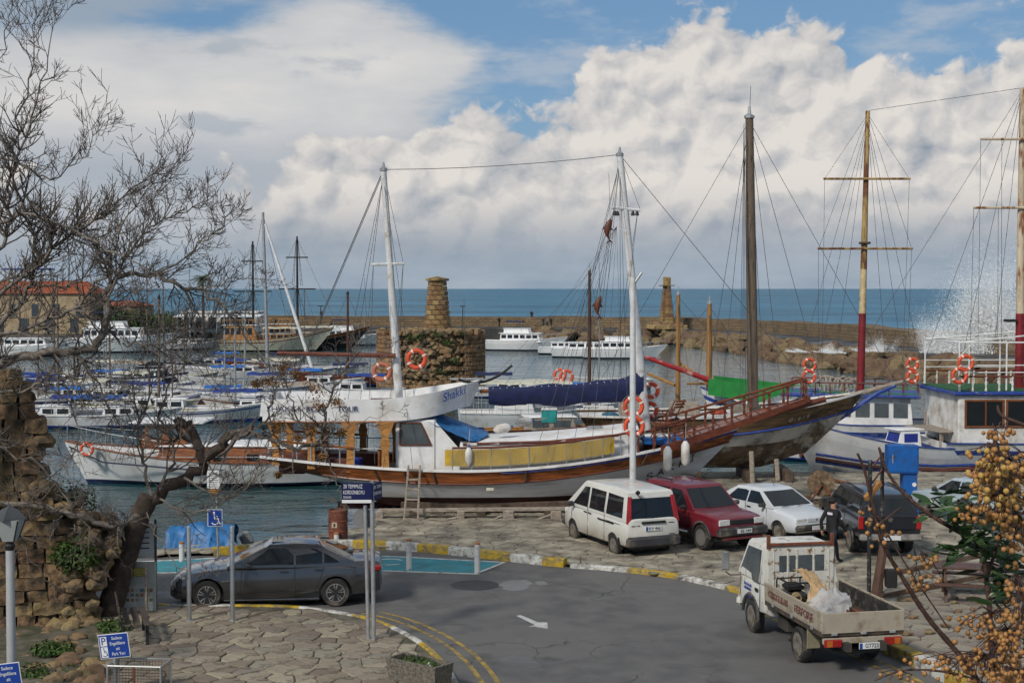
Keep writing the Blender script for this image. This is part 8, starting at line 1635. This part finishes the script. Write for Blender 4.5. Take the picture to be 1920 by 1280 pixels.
stem([(1868, 1500), (1862, 1300), (1858, 1180), (1850, 1085), (1838, 1022), (1800, 998), (1740, 962), (1692, 922), (1662, 880), (1648, 838)], .017, .007); stem([(1868, 1330), (1805, 1235), (1742, 1160), (1692, 1082), (1656, 1020), (1640, 960), (1622, 885), (1608, 850)], .016, .006, 4.6, 4.4)
stem([(1645, 985), (1690, 950), (1668, 1030), (1740, 1150)][0:2], .007, .004, 4.45); stem([(1640, 960), (1700, 1060), (1760, 1150), (1780, 1180)], .005, .003, 4.5); stem([(1850, 1085), (1880, 1000), (1925, 955)], .010, .008); stem([(1868, 1290), (1790, 1262), (1700, 1255), (1640, 1275)], .008, .004, 4.5); stem([(1935, 905), (1895, 872), (1872, 842), (1862, 815)], .016, .009, 4.2); stem([(1930, 800), (1880, 780), (1870, 760)], .01, .006, 4.2); stem([(1930, 1120), (1890, 1180), (1850, 1250), (1830, 1300)], .008, .005, 4.4)
bm = bmesh.new(); bmesh.ops.create_icosphere(bm, subdivisions=2, radius=1); berry_me = bpy.data.meshes.new('berry'); bm.to_mesh(berry_me); bm.free(); berry_me.materials.append(BER); berry_me.polygons.foreach_set('use_smooth', [True] * len(berry_me.polygons)); nb_ = [0]; more = MB()
def cluster(px, py, Y, n, sx, sy, r=.0086):
    n = int(n * 1.7) if px > 1780 else n
    hub = at(px, py - sy * .6, Y)
    for _ in range(n):
        q = at(px + rb2.gauss(0, sx), py + abs(rb2.gauss(0, sy)) - sy * .4, Y + rb2.uniform(-.25, .25)); rr2 = r * rb2.uniform(.8, 1.15)
        if nb_[0] < 298: o = link('berry', berry_me, bt, q - BO); o.scale = (rr2, rr2, rr2 * 1.06); nb_[0] += 1
        else: more.lump(q - BO, (rr2, rr2, rr2 * 1.06), 1, 1, .0)
        if rb2.random() < .6: mid_ = (hub + q) / 2 + Vector((rb2.uniform(-.02, .02), 0, rb2.uniform(0, .03))); stalk.tube([hub - BO, mid_ - BO, q - BO + Vector((0, 0, rr2))], .0016, 3, caps=False)
for a in ((1865, 850, 4.3, 40, 20, 26), (1890, 880, 4.2, 60, 26, 34), (1850, 895, 4.4, 40, 18, 24), (1880, 935, 4.3, 40, 26, 24), (1822, 955, 4.4, 16, 14, 14), (1905, 980, 4.3, 36, 14, 40), (1875, 960, 4.3, 24, 18, 16), (1640, 985, 4.5, 9, 18, 14), (1660, 1000, 4.5, 6, 14, 12), (1730, 1050, 4.5, 16, 20, 22), (1715, 1080, 4.5, 12, 16, 22), (1726, 1098, 4.5, 6, 12, 8), (1622, 960, 4.5, 4, 10, 16), (1860, 1160, 4.5, 30, 34, 20), (1890, 1200, 4.4, 60, 34, 36), (1850, 1240, 4.5, 50, 44, 24), (1905, 1110, 4.3, 30, 14, 50), (1780, 1240, 4.5, 16, 40, 14), (1900, 1265, 4.3, 40, 26, 16), (1700, 1265, 4.5, 10, 40, 8), (1870, 810, 4.2, 12, 16, 12)): cluster(*a)
stuff(more.build('berries', BER, bt, smooth=60)); stuff(stalk.build('berry_stalks', STEM, bt))
b = MB(); b.add([(0, 0, 0), (.012, .3, .03), (0, .3, 0), (-.012, .3, .03)], []); lf = MB(); prof_ = [(0, 0), (.13, .2), (.19, .45), (.15, .72), (.06, .92), (0, 1)]
lf.add([(0, y, -.05 * math.sin(y * 3)) for _, y in prof_] + [(x, y, .05 - .06 * y * y) for x, y in prof_] + [(-x, y, .05 - .06 * y * y) for x, y in prof_], [(i, i + 1, 7 + i, 6 + i) for i in range(5)] + [(12 + i, 13 + i, i + 1, i) for i in range(5)])
lmes = [lf.mesh('leaf', g, 60) for g in GL]
def leaves(px, py, Y, n, sx, sy, L=.066):
    for _ in range(n):
        q = at(px + rb2.gauss(0, sx), py + rb2.gauss(0, sy), Y + rb2.uniform(-.2, .2)); o = link('leaf', lmes[rb2.randrange(3)], bt, q - BO); s = L * rb2.uniform(.7, 1.25); o.scale = (s, s, s); o.rotation_euler = (rb2.uniform(-.9, .5), rb2.uniform(-.8, .8), rb2.choice((1, -1)) * rb2.uniform(.4, 2.9))
for a in ((1800, 955, 4.7, 50, 22, 20), (1840, 985, 4.65, 64, 26, 24), (1770, 945, 4.75, 20, 12, 10), (1835, 1025, 4.7, 34, 20, 18), (1880, 1065, 4.6, 44, 18, 28), (1880, 1110, 4.6, 26, 16, 20), (1800, 1030, 4.7, 12, 14, 16), (1895, 1020, 4.6, 20, 16, 20)): leaves(*a)
